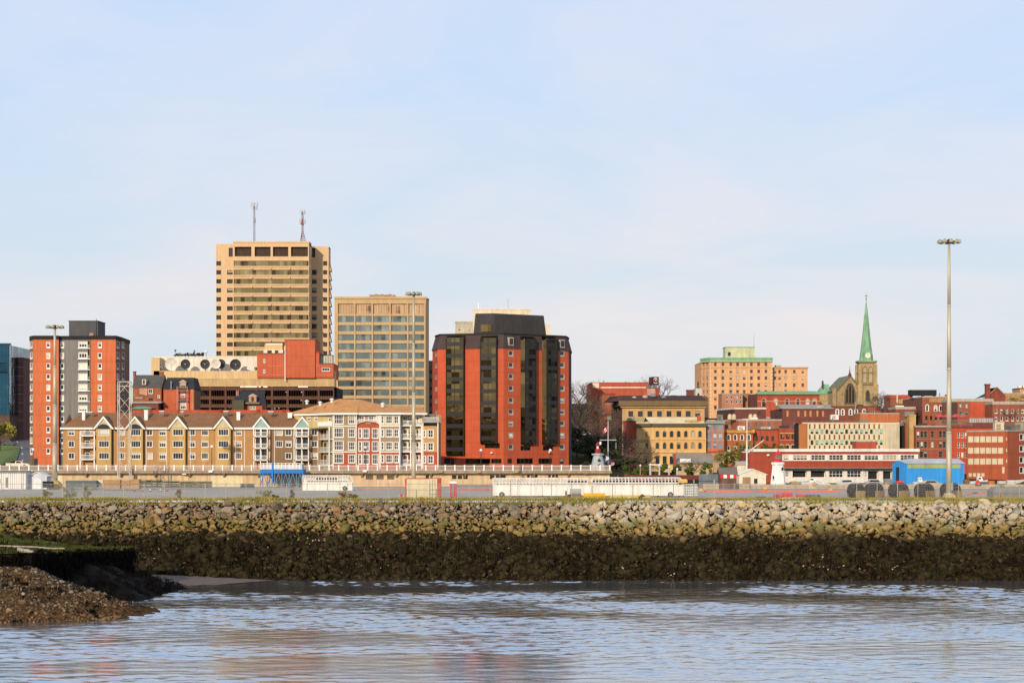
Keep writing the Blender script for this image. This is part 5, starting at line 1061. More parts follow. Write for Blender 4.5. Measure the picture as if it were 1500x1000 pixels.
# ================================================================== buildings, right half
def simple(name, label, px0, px1, D, pyt, zb, mat, wins=(), D1=None, dep=14, cat='building', par=.4, roof=None, pm=None, ls=None, left=None, right=None, lm=None, rm=None, lw=(), rw=()):
    b = Bld(name, label, cat, (px0 + px1) / 2, D, zb); pts = [(px0, D), (px1, D1 or D)]; mats = [mat]; w = {0: list(wins)}
    if left: pts.insert(0, left); mats.insert(0, lm or mat); w = {0: list(lw), 1: list(wins)}
    if right: pts.append(right); mats.append(rm or mat); w[len(pts) - 2] = list(rw)
    b.shell(pts, dep, PZ(pyt, D), mats, w, roof, par=par, pm=pm, ls=ls); b.f = b.fs[1 if left else 0]
    for _ in range(random.choice((1, 2, 3))):
        m = MB(); p = b.f.w(random.uniform(.15, .85) * b.f.L, -random.uniform(1, 4), PZ(pyt, D) - .1); h = random.uniform(.6, 1.5)
        if random.random() < .5: m.cyl(p, (p[0], p[1], p[2] + h), .16, n=6, mat=GRYM); m.lathe((p[0], p[1], p[2] + h), [(.3, 0), (.05, .25)], 6, GRYM)
        else: m.box(p[0] - h, p[0] + h, p[1], p[1] + 1.5, p[2], p[2] + h, random.choice((GRYM, COP, DKM, WH)))
        b.part('roof_vent', m, b.last_roof)
    return b
CU = M('copper', '#8fc98f', k=.62, var=.12); BR1 = M('brick_brown', '#a9573f', courses=3.2, var=.14); BR2 = M('brick_red', '#c2502f', courses=3.2, var=.12); BR3 = M('brick_dark', '#7d423a', courses=3, var=.14); COP = M('coping_pale', '#cdbba4')
wS = S(fr=WH, gl=GL, ft=.1, sill=1, rec=.2); wD = S(fr=DKM, gl=GLD, ft=.08, rec=.25); wA = S(fr=WH, gl=GLD, ft=.1, arch=1, trim=.14, rec=.2)
# --- street with red office, sign tower
def centre():
    b = simple('brick_office', 'long plain red brick office with a stair tower and dark sign box', 866, 949, 690, 561, 22, M('office_red', '#c95538', var=.08, courses=3.4), [(893 + 0, 572, 40, .1, wD)] and [], left=(863, 700), dep=24, par=.3, cat='office building')
    f = b.f; m = MB(); m.fbox(f, f.u(880), f.u(946), .0, .12, PZ(568.2, 690), PZ(566.6, 690), M('strip_white', '#f3e4d0', k=.8)); b.part('light_strip', m)
    m = MB(); m.fbox(f, f.u(868), f.u(877.5), .0, .15, PZ(568, 690), PZ(560.8, 690), M('panel_cream', '#f2dcb8', k=.75)); b.part('panel', m)
    m = MB(); g = Face.px(872.5, 684, 879.5); m.fbox(g, 0, g.L, -6, 0, 20, PZ(587, 684), M('bay_sunlit', '#cf7a3c'));  # column coloured orange for the warm light falling on it
    for k in range(5): m.fbox(g, .3, g.L - .3, 0, .08, PZ(592 + 5 * k, 684), PZ(589 + 5 * k, 684), M('bay_pale', '#eab46e'))
    b.part('bay', m)
    m = MB(); g = Face.px(949, 694, 966); m.fbox(g, 0, g.L, -10, 0, 22, PZ(568, 694), M('office_red2', '#a9432f')); m.fbox(g, 0, g.L * .55, 0, .1, PZ(580, 694), PZ(569, 694), M('panel_cream', '')); b.part('stair_tower', m)
    t = Bld('sign_box', 'dark navy sign box with a white emblem on top of the red brick stair tower', 'sign', 958, 692, PZ(563.5, 692)); a = Face.px(951, 694, 955.3, 690); c = Face.px(955.3, 690, 965, 691); m = MB(); z0, z1 = PZ(563, 692), PZ(552, 692)
    m.prism([a.a, c.a, c.b, (c.b[0], 696), (a.a[0], 696)], z0, z1, M('sign_maroon', '#6d2f30'), BLK); t.part('box', m); m = MB(); m.fbox(c, .1, c.L - .1, 0, .08, z0 + .1, z1 - .1, M('sign_navy', '#20283f')); p = t.part('panel', m); m = MB()
    cu, cz = c.L / 2, (z0 + z1) / 2; Wm = M('sign_white', '#f4ead8', k=.9); Om = M('sign_orange', '#e0702c')
    m.fbox(c, cu - .75, cu + .75, .08, .12, cz - 1.0, cz - .75, Wm)
    for i in range(10): a0, a1 = math.pi * (.95 - i * .13), math.pi * (.95 - (i + 1) * .13); q = [(cu + .25 * k + r * math.cos(g), cz + .2 + r * math.sin(g)) for r, g, k in ((.85, a0, 0), (.85, a1, 0), (.5, a1, 0), (.5, a0, 0))]; m.poly([c.w(u, .11, z) for u, z in q], Wm if i < 6 else Om)
    m.fbox(c, cu - .8, cu - .5, .08, .12, cz - .75, cz + .5, Om); m.fbox(c, cu - .15, cu + .25, .08, .12, cz - .1, cz + .35, Wm); t.part('emblem', m, p)
    simple('brick_building', 'brown brick street building stepping down below the red office', 882, 901, 660, 578, 22, BR1, [(892, 588, 12, 10, S(fr=BR1, gl=M('blank_panel', '#b96c4e'))), (893, 612, 8, 5, S(fr=WH, gl=M('shop_sign_green', '#9fb8a0')))], left=(879.5, 668), dep=16, pm=BR3)
    # brown stone building
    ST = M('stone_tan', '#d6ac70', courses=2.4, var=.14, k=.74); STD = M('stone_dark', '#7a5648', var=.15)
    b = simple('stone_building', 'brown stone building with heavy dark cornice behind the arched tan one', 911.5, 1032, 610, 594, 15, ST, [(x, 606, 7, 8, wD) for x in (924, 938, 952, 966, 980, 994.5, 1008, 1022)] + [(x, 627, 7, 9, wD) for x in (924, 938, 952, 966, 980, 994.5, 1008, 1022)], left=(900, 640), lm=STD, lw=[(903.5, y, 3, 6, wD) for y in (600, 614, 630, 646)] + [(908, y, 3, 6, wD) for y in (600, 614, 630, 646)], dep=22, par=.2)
    m = MB(); f = b.f; m.fbox(f, -1.2, f.L + 1, -.6, 1.4, PZ(594.5, 610), PZ(587, 610), M('cornice_brown', '#8a7048')); m.fbox(f, -.6, f.L + .5, -.5, .8, PZ(596.8, 610), PZ(594.7, 610), ST)
    g = b.fs[0]; m.fbox(g, 0, g.L, -.5, 1.0, PZ(594.5, 610), PZ(587.3, 610), M('cornice_dark', '#3c332c')); b.part('cornice', m); m = MB(); lo = [(f.a[0] - 1, 610), (f.b[0] + 1, 610), (f.b[0] + 1, 632), (f.a[0] - 5, 632)]
    m.v += [(*p, PZ(587, 610)) for p in lo] + [(p[0] * .9 + 49 * .1, p[1] + (621 - p[1]) * .5, PZ(579, 615)) for p in lo]
    for i in range(4): m.f.append((i, (i + 1) % 4, 4 + (i + 1) % 4, 4 + i)); m.m.append(m.mi(M('roof_maroon', '#5a3630', k=.5)))
    m.f.append((4, 5, 6, 7)); m.m.append(0); r = b.part('mansard', m)
    for x0, x1, y in ((1006, 1017, 572), (984, 990, 580), (905, 909, 582)): m = MB(); g = Face.px(x0, 618, x1); m.fbox(g, 0, g.L, -2, 0, PZ(590, 618), PZ(y, 618), BR3); m.fbox(g, -.15, g.L + .15, -2.1, .15, PZ(y, 618), PZ(y, 618) + .3, STD); b.part('chimney', m, r)
    for x, y in ((945, 579.5), (929, 581), (957, 577), (972, 580)): m = MB(); p = (PX(x, 614), 614, PZ(y + 4, 614)); m.lathe(p, [(1.0, 0), (1.0, .5), (.7, .9), (.1, 1.1)], 9, random.choice((COP, GRYM))); b.part('roof_vent', m, r)
    m = MB(); g = Face.px(948, 640, 960); m.fbox(g, 0, g.L, -3, 0, PZ(590, 640), PZ(569, 640), M('gable_pink', '#d8a68e')); b.part('bulkhead', m, r)
    # arched tan building
    AT = M('arch_tan', '#ecbb74', courses=3.6, var=.07, k=.8); D = 560
    wa = S(fr=M('arch_frame', '#d8b070'), gl=GLD, ft=.1, arch=1, trim=.16, rec=.28, sill=1, sm=AT); wg = S(fr=DKM, gl=GLD, ft=.1, rec=.4, trim=.12, tm=AT)
    xs_ = [963.2, 973.6, 984, 994.4, 1004.8, 1015.2, 1025.6]
    b = simple('arched_building', 'three storey tan building with rows of arched windows and a sloping tan roof', 955.5, 1034, D, 623.5, 11, AT, grid(xs_, [635.6, 652.8], 5.2, 9.6, wa) + [(x, 673.8, 5.8, 12, wg) for x in xs_], left=(932.5, D + 5), lm=AT, lw=[(947.5, 636, 3.6, 8.5, wa), (947.5, 653, 3.6, 9, wa), (946, 674, 5, 12, wg)], dep=18, par=.2, cat='building')
    m = MB(); f, g = b.f, b.fs[0]
    for y, h, o in ((623.8, .9, .7), (643.8, .35, .25), (662.5, .5, .35), (646, .15, .15)):
        for ff in (f, g): m.fbox(ff, -.1, ff.L + .1, .0, o, PZ(y + .6, D), PZ(y + .6, D) + h, M('cornice_dark2', '#6e6048') if y < 625 else AT)
    b.part('cornice', m)
    for x in [958.2] + [(a + c) / 2 for a, c in zip(xs_, xs_[1:])] + [1031]: m = MB(); u = f.u(x); m.fbox(f, u - .17, u + .17, .0, .14, PZ(662, D), PZ(645.5, D), AT); m.fbox(f, u - .17, u + .17, .0, .14, PZ(643.5, D), PZ(627, D), AT); b.part('pilaster', m)
    m = MB(); z0, z1 = PZ(621.5, D), PZ(611, D + 9)
    m.poly([f.w(-.2, .2, z0), f.w(f.L + .2, .2, z0), f.w(f.L - 1, -9, z1), f.w(-1.5, -9, z1)], M('roof_tan', '#e6cc98', k=.95)); m.poly([g.w(-.2, .2, z0), g.w(g.L, .2, z0), f.w(-1.5, -9, z1), g.w(2, -8, z1)], M('roof_tan', '')); m.poly([f.w(-1.5, -9, z1), f.w(f.L - 1, -9, z1), f.w(f.L, -18, z0), f.w(-1.5, -18, z0)], M('roof_tan', '')); m.poly([f.w(f.L + .2, .2, z0), f.w(f.L, -18, z0), f.w(f.L - 1, -9, z1)], M('roof_tan', '')); r = b.part('hipped_roof', m)
    m = MB(); h = Face.px(1022, D + 4, 1026.5); m.fbox(h, 0, h.L, -2, 0, PZ(619, D + 4), PZ(608, D + 4), M('chimney_red', '#d4502e')); b.part('chimney', m, r)
    m = MB(); h = Face.px(1005, D + 2, 1022); m.fbox(h, 0, h.L, -3, 0, z0, PZ(615, D + 2), M('roof_tan2', '#c9a467')); b.part('roof_hatch', m, r)
    b = simple('brick_building', 'narrow red brick flank wall left of the arched tan building', 920.5, 932, 566, 616, 11, BR2, [(926, 640, 3, 5, wD)], left=(917, 582), dep=14, pm=BR2)
    m = MB(); m.fbox(b.f, -.3, b.f.L + 2, -2, .4, PZ(616, 566), PZ(612, 566), M('copper_pale', '#a8b49a')); b.part('eaves', m)
    b = simple('lean_to', 'cream walled lean-to with a long sloping grey roof in front of the arched building', 990, 1044, 520, 679, 11, M('lean_cream', '#d9b88a', k=.7), [(996, 686, 5, 7, wD), (1012, 687, 6, 7, wS), (1030, 687, 6, 7, wS)], dep=10, par=.0)
    m = MB(); f = b.f; m.poly([f.w(-.4, .4, PZ(679, 520)), f.w(f.L + .4, .4, PZ(679, 520)), f.w(f.L + .4, -9, PZ(664, 529)), f.w(-.4, -9, PZ(664, 529))], M('roof_taupe', '#a4937f', k=.75)); b.part('sloping_roof', m); m = MB(); m.fbox(f, -.6, .0, -1, .3, 11, PZ(664, 520), BR2); b.part('pier', m)
    # red and blue bay building
    TL = M('teal_grey', '#a5b0aa', k=.62); wb = S(fr=TL, gl=glass('glass_blue_pane', '#66757c', '#bcc6c2', .7), ft=.1, nx=2, rec=.15, trim=.1, tm=TL)
    b = simple('bay_window_building', 'narrow red building with three columns of blue grey bay windows', 1034.4, 1060.5, 562, 620, 11, M('bay_red', '#d8684a', var=.08, k=.72), grid([1039, 1047.2, 1055.2], [625.5, 638.5, 652.5], 5.6, 8, wb) + [(1046, 671, 4, 7, wS), (1054, 671, 4, 7, wS)], dep=18, cat='building')
    m = MB(); f = b.f; m.fbox(f, -.2, f.L + .2, -.2, .6, PZ(620.5, 562), PZ(616, 562), TL); b.part('cornice', m); m = MB()
    m.fbox(f, 0, f.L, .0, .1, PZ(632.8, 562), PZ(631.2, 562), TL); b.part('panel', m); m = MB(); m.fbox(f, 0, f.L, .0, .1, PZ(645.8, 562), PZ(644.2, 562), TL); b.part('panel', m); m = MB(); m.fbox(f, 0, f.L, .0, .2, 11, PZ(663, 562), M('ground_tan', '#cfa878')); m.fbox(f, 0, f.L, .0, .3, PZ(663, 562), PZ(660.5, 562), M('band_red', '#c2452e')); b.part('ground_floor', m)
    # orange cornice brick
    ORB = M('brick_orange', '#c0613a', var=.12, courses=3.2); YC = M('cornice_yellow', '#f0a93c', k=.75)
    b = simple('brick_building', 'orange brick building with a bright yellow cornice behind the tall signal mast', 1060.5, 1103, 566, 633, 11, ORB, grid([1067.5, 1077, 1087, 1097], [640.5], 4.4, 8.5, wA) + grid([1067.5, 1077, 1087, 1097], [656, 671], 4, 7, wS), dep=18)
    m = MB(); f = b.f; m.fbox(f, -.2, f.L + .2, -.2, .5, PZ(633.8, 566), PZ(631.4, 566), YC); m.fbox(f, -.3, f.L + .3, -.2, .8, PZ(631.4, 566), PZ(630, 566), YC)
    for u in (0, f.L): m.fbox(f, u - .4, u + .4, -.2, .9, PZ(633.8, 566), PZ(628.8, 566), YC)
    b.part('cornice', m); m = MB(); m.fbox(f, -.05, .7, 0, .15, 11, PZ(634, 566), M('quoin_orange', '#d8874a')); b.part('quoins', m)
    b = simple('brick_building', 'long low red brick building right of the yellow cornice one', 1103, 1141, 568, 630, 11, BR2, [(x, 642, 4, 7.5, S(fr=DKM, gl=GL, ft=.1, arch=1, rec=.2)) for x in (1108.2, 1116.4, 1124, 1132)] + grid([1108.2, 1116.4, 1124, 1132], [658], 4, 7, wD), dep=20, pm=BR3)
    b = simple('brick_building', 'ornate red brick building with triple windows and yellow lintels beside the orange strip wall', 1141, 1166.5, 567, 629, 11, M('brick_ornate', '#b44a33', courses=3), [(1144.5 + q + 8.2 * i, 639.5, 2.0, 7, wD) for i in range(3) for q in (0, 2.6)] + [(1145.5 + 8 * i, 655, 5, 7.5, S(fr=DKM, gl=GLD, ft=.1, arch=1, trim=.2, tm=CRM, rec=.2)) for i in range(3)], dep=20)
    m = MB(); f = b.f; m.fbox(f, .2, f.L - .2, .0, .25, PZ(635, 567), PZ(633.6, 567), M('lintel_yellow', '#e8b068')); m.fbox(f, .2, f.L - .2, .0, .2, PZ(644.5, 567), PZ(643.8, 567), M('lintel_yellow', '')); b.part('lintel', m)
    b = simple('brick_building', 'faded red brick warehouse with grey blocked windows behind the yellow cornice building', 1082, 1145, 600, 616, 14, M('brick_faded', '#b9644a', var=.15), [(x, 622.5, 4.4, 7, S(fr=M('board_grey', '#8d857c'), gl=M('board_grey2', '#847c74'), rec=.15, arch=1)) for x in (1098, 1107.5, 1116.5, 1126, 1135)], left=(1058, 612), dep=16, pm=COP, par=.5)
centre()
for i, (x0, x1, y0, y1, D, mt, lb) in enumerate(((1063, 1070, 622, 628.5, 572, GRYM, 'grey roof cabinet, left one behind the yellow cornice'), (1081, 1091, 624, 630, 572, WH, 'white low roof cabinet, right one behind the yellow cornice'), (1119.5, 1128.5, 625.5, 631, 574, WH, 'white double roof fan unit on the long low red building'), (1051, 1059, 607.5, 617, 566, GRYM, 'grey air handler at the right end of a white parapet'), (1270, 1285, 612.5, 618.5, 555, WH, 'white air conditioner on the orange brick roof block'), (1157, 1172, 623, 630, 575, M('unit_dark', '#7a706a'), 'dark roof unit left of the orange strip wall'), (1217.5, 1228.5, 607.5, 615, 600, WH, 'white rounded roof hood on the cream panel building'), (1458, 1471, 618.5, 632, 500, CRM, 'cream stair head on the right brick office roof'), (1472, 1487, 622, 632, 501, M('unit_dark', ''), 'dark roof plant on the right brick office roof'), (1487, 1500, 619, 631, 502, M('unit_olive', '#b5ab8c'), 'olive grey roof unit at the far right office roof'))):
    roofbox('roof_unit', lb, 'roof unit', x0, x1, y0, y1, D, 2.5, mt)
def tank(label, px, py0, py1, D, w):
    b = Bld('water_tank', label, 'tank', px, D, PZ(py1, D)); s = D / F; x = PX(px, D); m = MB(); z0, z1 = PZ(py1, D), PZ(py0, D); r = w * s / 2
    m.lathe((x, D, z0), [(r, .3), (r, (z1 - z0) * .6), (r * .75, (z1 - z0) * .9), (.05, z1 - z0)], 14, M('tank_cream', '#ead3a4', k=.75)); b.part('shell', m, smooth=False); m = MB(); m.lathe((x, D, z0), [(r * 1.05, 0), (r * 1.05, .3)], 14, DKM); b.part('base', m)
for x, lb in ((1069, 'cream domed tank, leftmost on the faded brick roof'), (1075, 'cream domed tank, second from left on the faded brick roof'), (1099.5, 'cream domed tank, third from left on the faded brick roof'), (1106, 'cream domed tank, rightmost on the faded brick roof')): tank(lb, x, 606, 615.8, 602, 6.4)
# --- orange hotel on the hill
def hill_hotel():
    OR = M('hotel_orange', '#efb27a', var=.07, courses=3.3, k=.78); D = 860; st = S(fr=M('sash', '#c9b29a'), gl=glass('glass_sash', '#3a2c24', '#d8c0a0', .35), ft=.12, nz=2, rec=.3, sill=1, sm=CRM)
    cols = [1048, 1059, 1070.6, 1080.5, 1090.2, 1100.7, 1111.5, 1122]; rows = [533.7, 543.8, 553.7, 563.8, 573.7]
    b = simple('hill_hotel', 'orange brick hotel block with green copper cornice on the hill left of the church', 1039.6, 1131.5, D, 529, 30, OR, grid(cols, rows, 4.2, 5.2, st) + [(1048, 583.8, 4, 5, st), (1048, 596.6, 4, 5.5, st)], left=(1027, D + 9), lm=OR, lw=[(1030.5, y, 2.4, 5, st) for y in rows] + [(1035.5, y, 2.4, 5, st) for y in rows], dep=30, cat='hotel', par=.2)
    m = MB()
    for ff in b.fs[:2]: m.fbox(ff, -.1, ff.L + .1, -1, .5, PZ(529.5, D), PZ(523.6, D), CU); m.fbox(ff, -.1, ff.L + .1, -.5, .9, PZ(529.9, D), PZ(529, D), CRM); m.fbox(ff, 0, ff.L, .0, .12, PZ(538.8, D), PZ(538, D), M('band_orange', '#e39a58'))
    b.part('cornice', m); m = MB(); f = b.f
    for u in (.3, f.L - .3): 
        for k in range(18): z = 32 + k * 1.6; m.fbox(f, u - .35, u + .35, .0, .1, z, z + .8, CRM)
    b.part('quoins', m)
    w = simple('hill_hotel_wing', 'lower orange brick wing joined to the right of the hill hotel', 1131.7, 1183, D + 4, 538.8, 30, OR, grid([1135.2, 1142, 1151, 1163.5, 1176], [544.3, 553.8, 564], 4, 5.2, st) + [(1151, 573, 4, 5, st)], dep=20, cat='hotel wing', par=.2)
    m = MB(); m.fbox(w.f, -.1, w.f.L + .3, -.6, .5, PZ(538.8, D), PZ(537, D), M('band_orange', '')); w.part('cornice', m)
    p = Bld('roof_penthouse', 'pale green box on the roof of the orange hill hotel', 'roof house', 1084, D + 8, PZ(524, D + 8)); g = Face.px(1062.5, D + 8, 1105.5); m = MB(); z0, z1 = PZ(526, D + 8), PZ(508.8, D + 8); m.fbox(g, 0, g.L, -10, 0, z0, z1, M('pale_green', '#dcdca8', k=.7)); p.part('wall', m); m = MB(); m.fbox(g, -.2, g.L + .2, -10.2, .2, z1, z1 + .3, CU); p.part('cap', m); m = MB(); m.fbox(g, 1.2, 2.4, 0, .06, z0 + 1.5, z0 + 3.2, DKM); p.part('louvre', m); m = MB(); q = g.w(g.L - .3, -.5, z1); m.cyl(q, (q[0], q[1], PZ(488, D + 8)), .09, .04, 5, GRYM); p.part('mast', m)
    m = MB(); m.fbox(Face.px(1022, 880, 1027), 0, 1.6, -2, 0, 36, PZ(559, 880), DKM); tag(m.build('chimney'), 'dark chimney stack just left of the orange hill hotel', 'chimney')
    simple('pale_house', 'small pale house gable left of the orange hill hotel', 1019, 1028, 850, 570, 34, M('pale_stucco', '#e6dccb', k=.7), [(1023, 578, 3, 4, wD)], dep=8, cat='house')
hill_hotel()
# --- church
def church():
    SB = M('church_stone', '#c0a472', var=.24, scale=.8, courses=.9, k=.74); SD = M('church_trim', '#9a7f58', var=.15); TG = M('tracery', '#5d5048'); CG = M('copper_spire', '#94c496', k=.64, var=.15, streak=.3); SLG = M('slate_green', '#8a8f6c', k=.6, var=.15, courses=.5)
    D = 900; b = Bld('church', 'stone gothic church with a tall green copper spire and clock on the hill', 'church', 1245, D, 36)
    f = Face.px(1223.5, D, 1266, D + 7); zb, ze, za = 33, PZ(572, D), PZ(550.5, D + 3); mid = f.L / 2
    m = MB(); m.poly([f.w(0, 0, zb), f.w(f.L, 0, zb), f.w(f.L, 0, ze), f.w(mid, 0, za), f.w(0, 0, ze)], SB)
    k = (-f.d[1], f.d[0]); nd = (0, 1); L = 32
    bk = lambda p: (p[0] + nd[0] * L, p[1] + nd[1] * L, p[2])
    for u in (0, f.L): a, c = f.w(u, 0, zb), f.w(u, 0, ze); m.poly([a, bk(a), bk(c), c], SB)
    m.poly([bk(f.w(0, 0, zb)), bk(f.w(f.L, 0, zb)), bk(f.w(f.L, 0, ze)), bk(f.w(mid, 0, za)), bk(f.w(0, 0, ze))], SB)
    wall = b.part('wall', m); m = MB()
    for u0, s in ((0, -1), (f.L, 1)):
        p = [f.w(u0 + s * .5, .3, ze - .4), f.w(mid, .3, za + .1)]; q = [p[0], p[1], bk(p[1]), bk(p[0])]; m.hexa(q + [(x, y, z + .4) for x, y, z in q], SLG)
    b.part('roof', m); m = MB()
    for s0, s1 in ((-.3, mid), (f.L + .3, mid)):
        q = [f.w(s0, .35, ze - .5), f.w(s1, .35, za + .6), f.w(s1, .35, za - .3), f.w(s0, .35, ze - 1.4)]; m.hexa(q + [(x - f.n[0] * .8, y - f.n[1] * .8, z) for x, y, z in q], SD)
    p = f.w(mid, 0, za); m.lathe(p, [(.9, 0), (.6, 1.2), (.35, 1.4), (.08, 3.8)], 6, M('finial_brown', '#6d3e34')); m.cyl((p[0], p[1], p[2] + 3.4), (p[0], p[1], p[2] + 4.6), .1, n=4, mat=DKM); b.part('gable_coping', m)
    def pointed(u, z0, w, h, out, mat, parent, name='lancet_window', frame=True):
        m = MB(); n = 8; zs = z0 + h - w * .95; P_ = [(u - w / 2, z0), (u + w / 2, z0)]
        for i in range(n + 1): t = i / n; P_.append((u + w / 2 - (w / 2) * t ** 1.4, zs + w * .95 * math.sin(t * math.pi / 2)))
        for i in range(n, -1, -1): t = i / n; P_.append((u - w / 2 + (w / 2) * t ** 1.4, zs + w * .95 * math.sin(t * math.pi / 2)))
        m.poly([f2.w(a, out, z) for a, z in P_], mat)
        if frame:
            for (a, z), (c, y) in zip(P_, P_[1:] + P_[:1]):
                dx, dz = c - a, y - z; l = math.hypot(dx, dz)
                if l < .01: continue
                nx_, nz_ = dz / l * .28, -dx / l * .28
                m.hexa([f2.w(a, out, z), f2.w(c, out, y), f2.w(c, out + .25, y), f2.w(a, out + .25, z), f2.w(a + nx_, out, z + nz_), f2.w(c + nx_, out, y + nz_), f2.w(c + nx_, out + .25, y + nz_), f2.w(a + nx_, out + .25, z + nz_)], SD)
        return b.part(name, m, parent)
    f2 = f; wz = PZ(591, D); 
    big = pointed(mid, wz, 6.0, 9.6, .06, TG, None, 'great_window')
    for du in (-1.75, 0, 1.75): pointed(mid + du, wz + .4, 1.35, 8.3 if du == 0 else 6.8, .14, M('stained_glass', '#33303a', rough=.3), big)
    m = MB()
    for u in (-.6, mid - 4.3, mid + 4.3, f.L + .5):
        hgt = ze + (1.2 if abs(u - mid) > 5 else -2); m.fbox(f, u - .6, u + .6, -.5, 1.0, zb, hgt, SB); p = f.w(u, .3, hgt); m.lathe(p, [(.75, 0), (.08, 2.4 if abs(u - mid) > 5 else 1)], 4, SD)
    b.part('buttress', m); m = MB()
    g = Face.px(1199, 920, 1216); zt = PZ(562, 920); m.hexa([g.w(0, 0, 34), g.w(g.L, 0, 34), g.w(g.L, -10, 34), g.w(0, -10, 34), g.w(0, 0, PZ(576, 920)), g.w(g.L, 0, PZ(576, 920)), g.w(g.L, -10, PZ(576, 920)), g.w(0, -10, PZ(576, 920))], SB); tr = b.part('transept', m); m = MB(); m.hexa([g.w(-.4, .4, PZ(577, 920)), g.w(g.L, .4, PZ(577, 920)), g.w(g.L, -10, PZ(577, 920)), g.w(-.4, -10, PZ(577, 920)), g.w(2.8, -4.6, zt), g.w(g.L, -4.6, zt), g.w(g.L, -5, zt), g.w(2.8, -5, zt)], CG); b.part('roof', m, tr)
    m = MB(); g = Face.px(1204, 922, 1206.5); m.fbox(g, 0, g.L, -1, 0, zt - 3, PZ(557.5, 922), BR3); b.part('chimney', m, tr)
    # tower
    D = 905; tf = Face.px(1259.5, D, 1282.5); TW = tf.L; m = MB(); zt = PZ(529.5, D); y1 = TW
    m.fbox(tf, 0, TW, -TW, 0, zb, zt, SB); tower = b.part('tower', m); m = MB()
    for u in (0, TW):
        for o in (0, -TW): m.fbox(tf, u - .75, u + .75, o - .75, o + .75, zb, zt - 1.2, SB); m.fbox(tf, u - 1.2, u + 1.2, o - 1.2, o + 1.2, zb, PZ(563, D), SB)
    b.part('buttress', m, tower)
    for y, o in ((563, .5), (546, .2), (530.5, .6)): m = MB(); m.fbox(tf, -o, TW + o, -TW - o, o, PZ(y, D) - .3, PZ(y, D) + .4, SD); b.part('string_course', m, tower)
    f2 = tf
    for du in (-1.35, 1.35): pointed(TW / 2 + du, PZ(560, D), 1.7, 7.5, .06, M('louvre_tan', '#c7b48a'), tower, 'belfry_opening')
    pointed(TW / 2, PZ(587, D), 1.7, 5, .06, GLD, tower)
    m = MB(); c = tf.w(TW / 2, -TW / 2, zt); h = PZ(438.7, D) - zt; n = 8; prof = [(TW * .47, 0), (TW * .46, .6), (TW * .43, 3.0), (TW * .345, h * .24), (TW * .225, h * .52), (TW * .14, h * .72), (.12, h)]
    i0 = len(m.v)
    for r, z in prof:
        for j in range(n): a = math.pi / 8 + j * math.pi / 4; m.v.append((c[0] + r * .98 * math.cos(a), c[1] + r * .98 * math.sin(a), c[2] + z))
    for a in range(len(prof) - 1):
        for j in range(n): q = (j + 1) % n; m.f.append((i0 + a * n + j, i0 + a * n + q, i0 + (a + 1) * n + q, i0 + (a + 1) * n + j)); m.m.append(m.mi(CG))
    spire = b.part('spire', m); m = MB()
    m.fbox(tf, -.7, TW + .7, -TW - .7, .7, zt, zt + .5, CG); b.part('spire_base', m, spire); m = MB(); top = (c[0], c[1], c[2] + h); m.cyl((top[0], top[1], top[2] - .5), (top[0], top[1], top[2] + 3.4), .14, .06, 5, DKM); m.box(top[0] - .7, top[0] + .7, top[1] - .06, top[1] + .06, top[2] + 1.9, top[2] + 2.1, DKM); m.lathe((top[0], top[1], top[2] + .6), [(.05, -.3), (.35, 0), (.05, .3)], 8, DKM); b.part('cross', m, spire)
    m = MB(); cz = PZ(520.3, D); o = .45; m.fbox(tf, TW / 2 - 1.7, TW / 2 + 1.7, -1.5, o - .1, zt + .3, cz + 1.2, CG)
    n = 20; q = [tf.w(TW / 2 + 1.25 * math.cos(2 * math.pi * i / n), o, cz + 1.25 * math.sin(2 * math.pi * i / n)) for i in range(n)]; m.poly([f_ for f_ in q], M('clock_face', '#f2e9cf', k=.85))
    p3 = [tf.w(TW / 2 - 1.7, o - .1, cz + 1.2), tf.w(TW / 2 + 1.7, o - .1, cz + 1.2), tf.w(TW / 2, o - .1, cz + 3.6), tf.w(TW / 2, -2.4, cz + 3.6)]; m.poly(p3[:3], CG); m.poly([p3[1], tf.w(TW / 2 + 1.7, -1.5, cz + 1.2), p3[3], p3[2]], CG); m.poly([tf.w(TW / 2 - 1.7, -1.5, cz + 1.2), p3[0], p3[2], p3[3]], CG); ck = b.part('clock', m, spire); m = MB()
    m.fbox(tf, TW / 2 - .06, TW / 2 + .06, o + .02, o + .06, cz, cz + 1.0, BLK); m.fbox(tf, TW / 2, TW / 2 + .7, o + .02, o + .06, cz - .06, cz + .06, BLK); b.part('clock_hands', m, ck)
church()
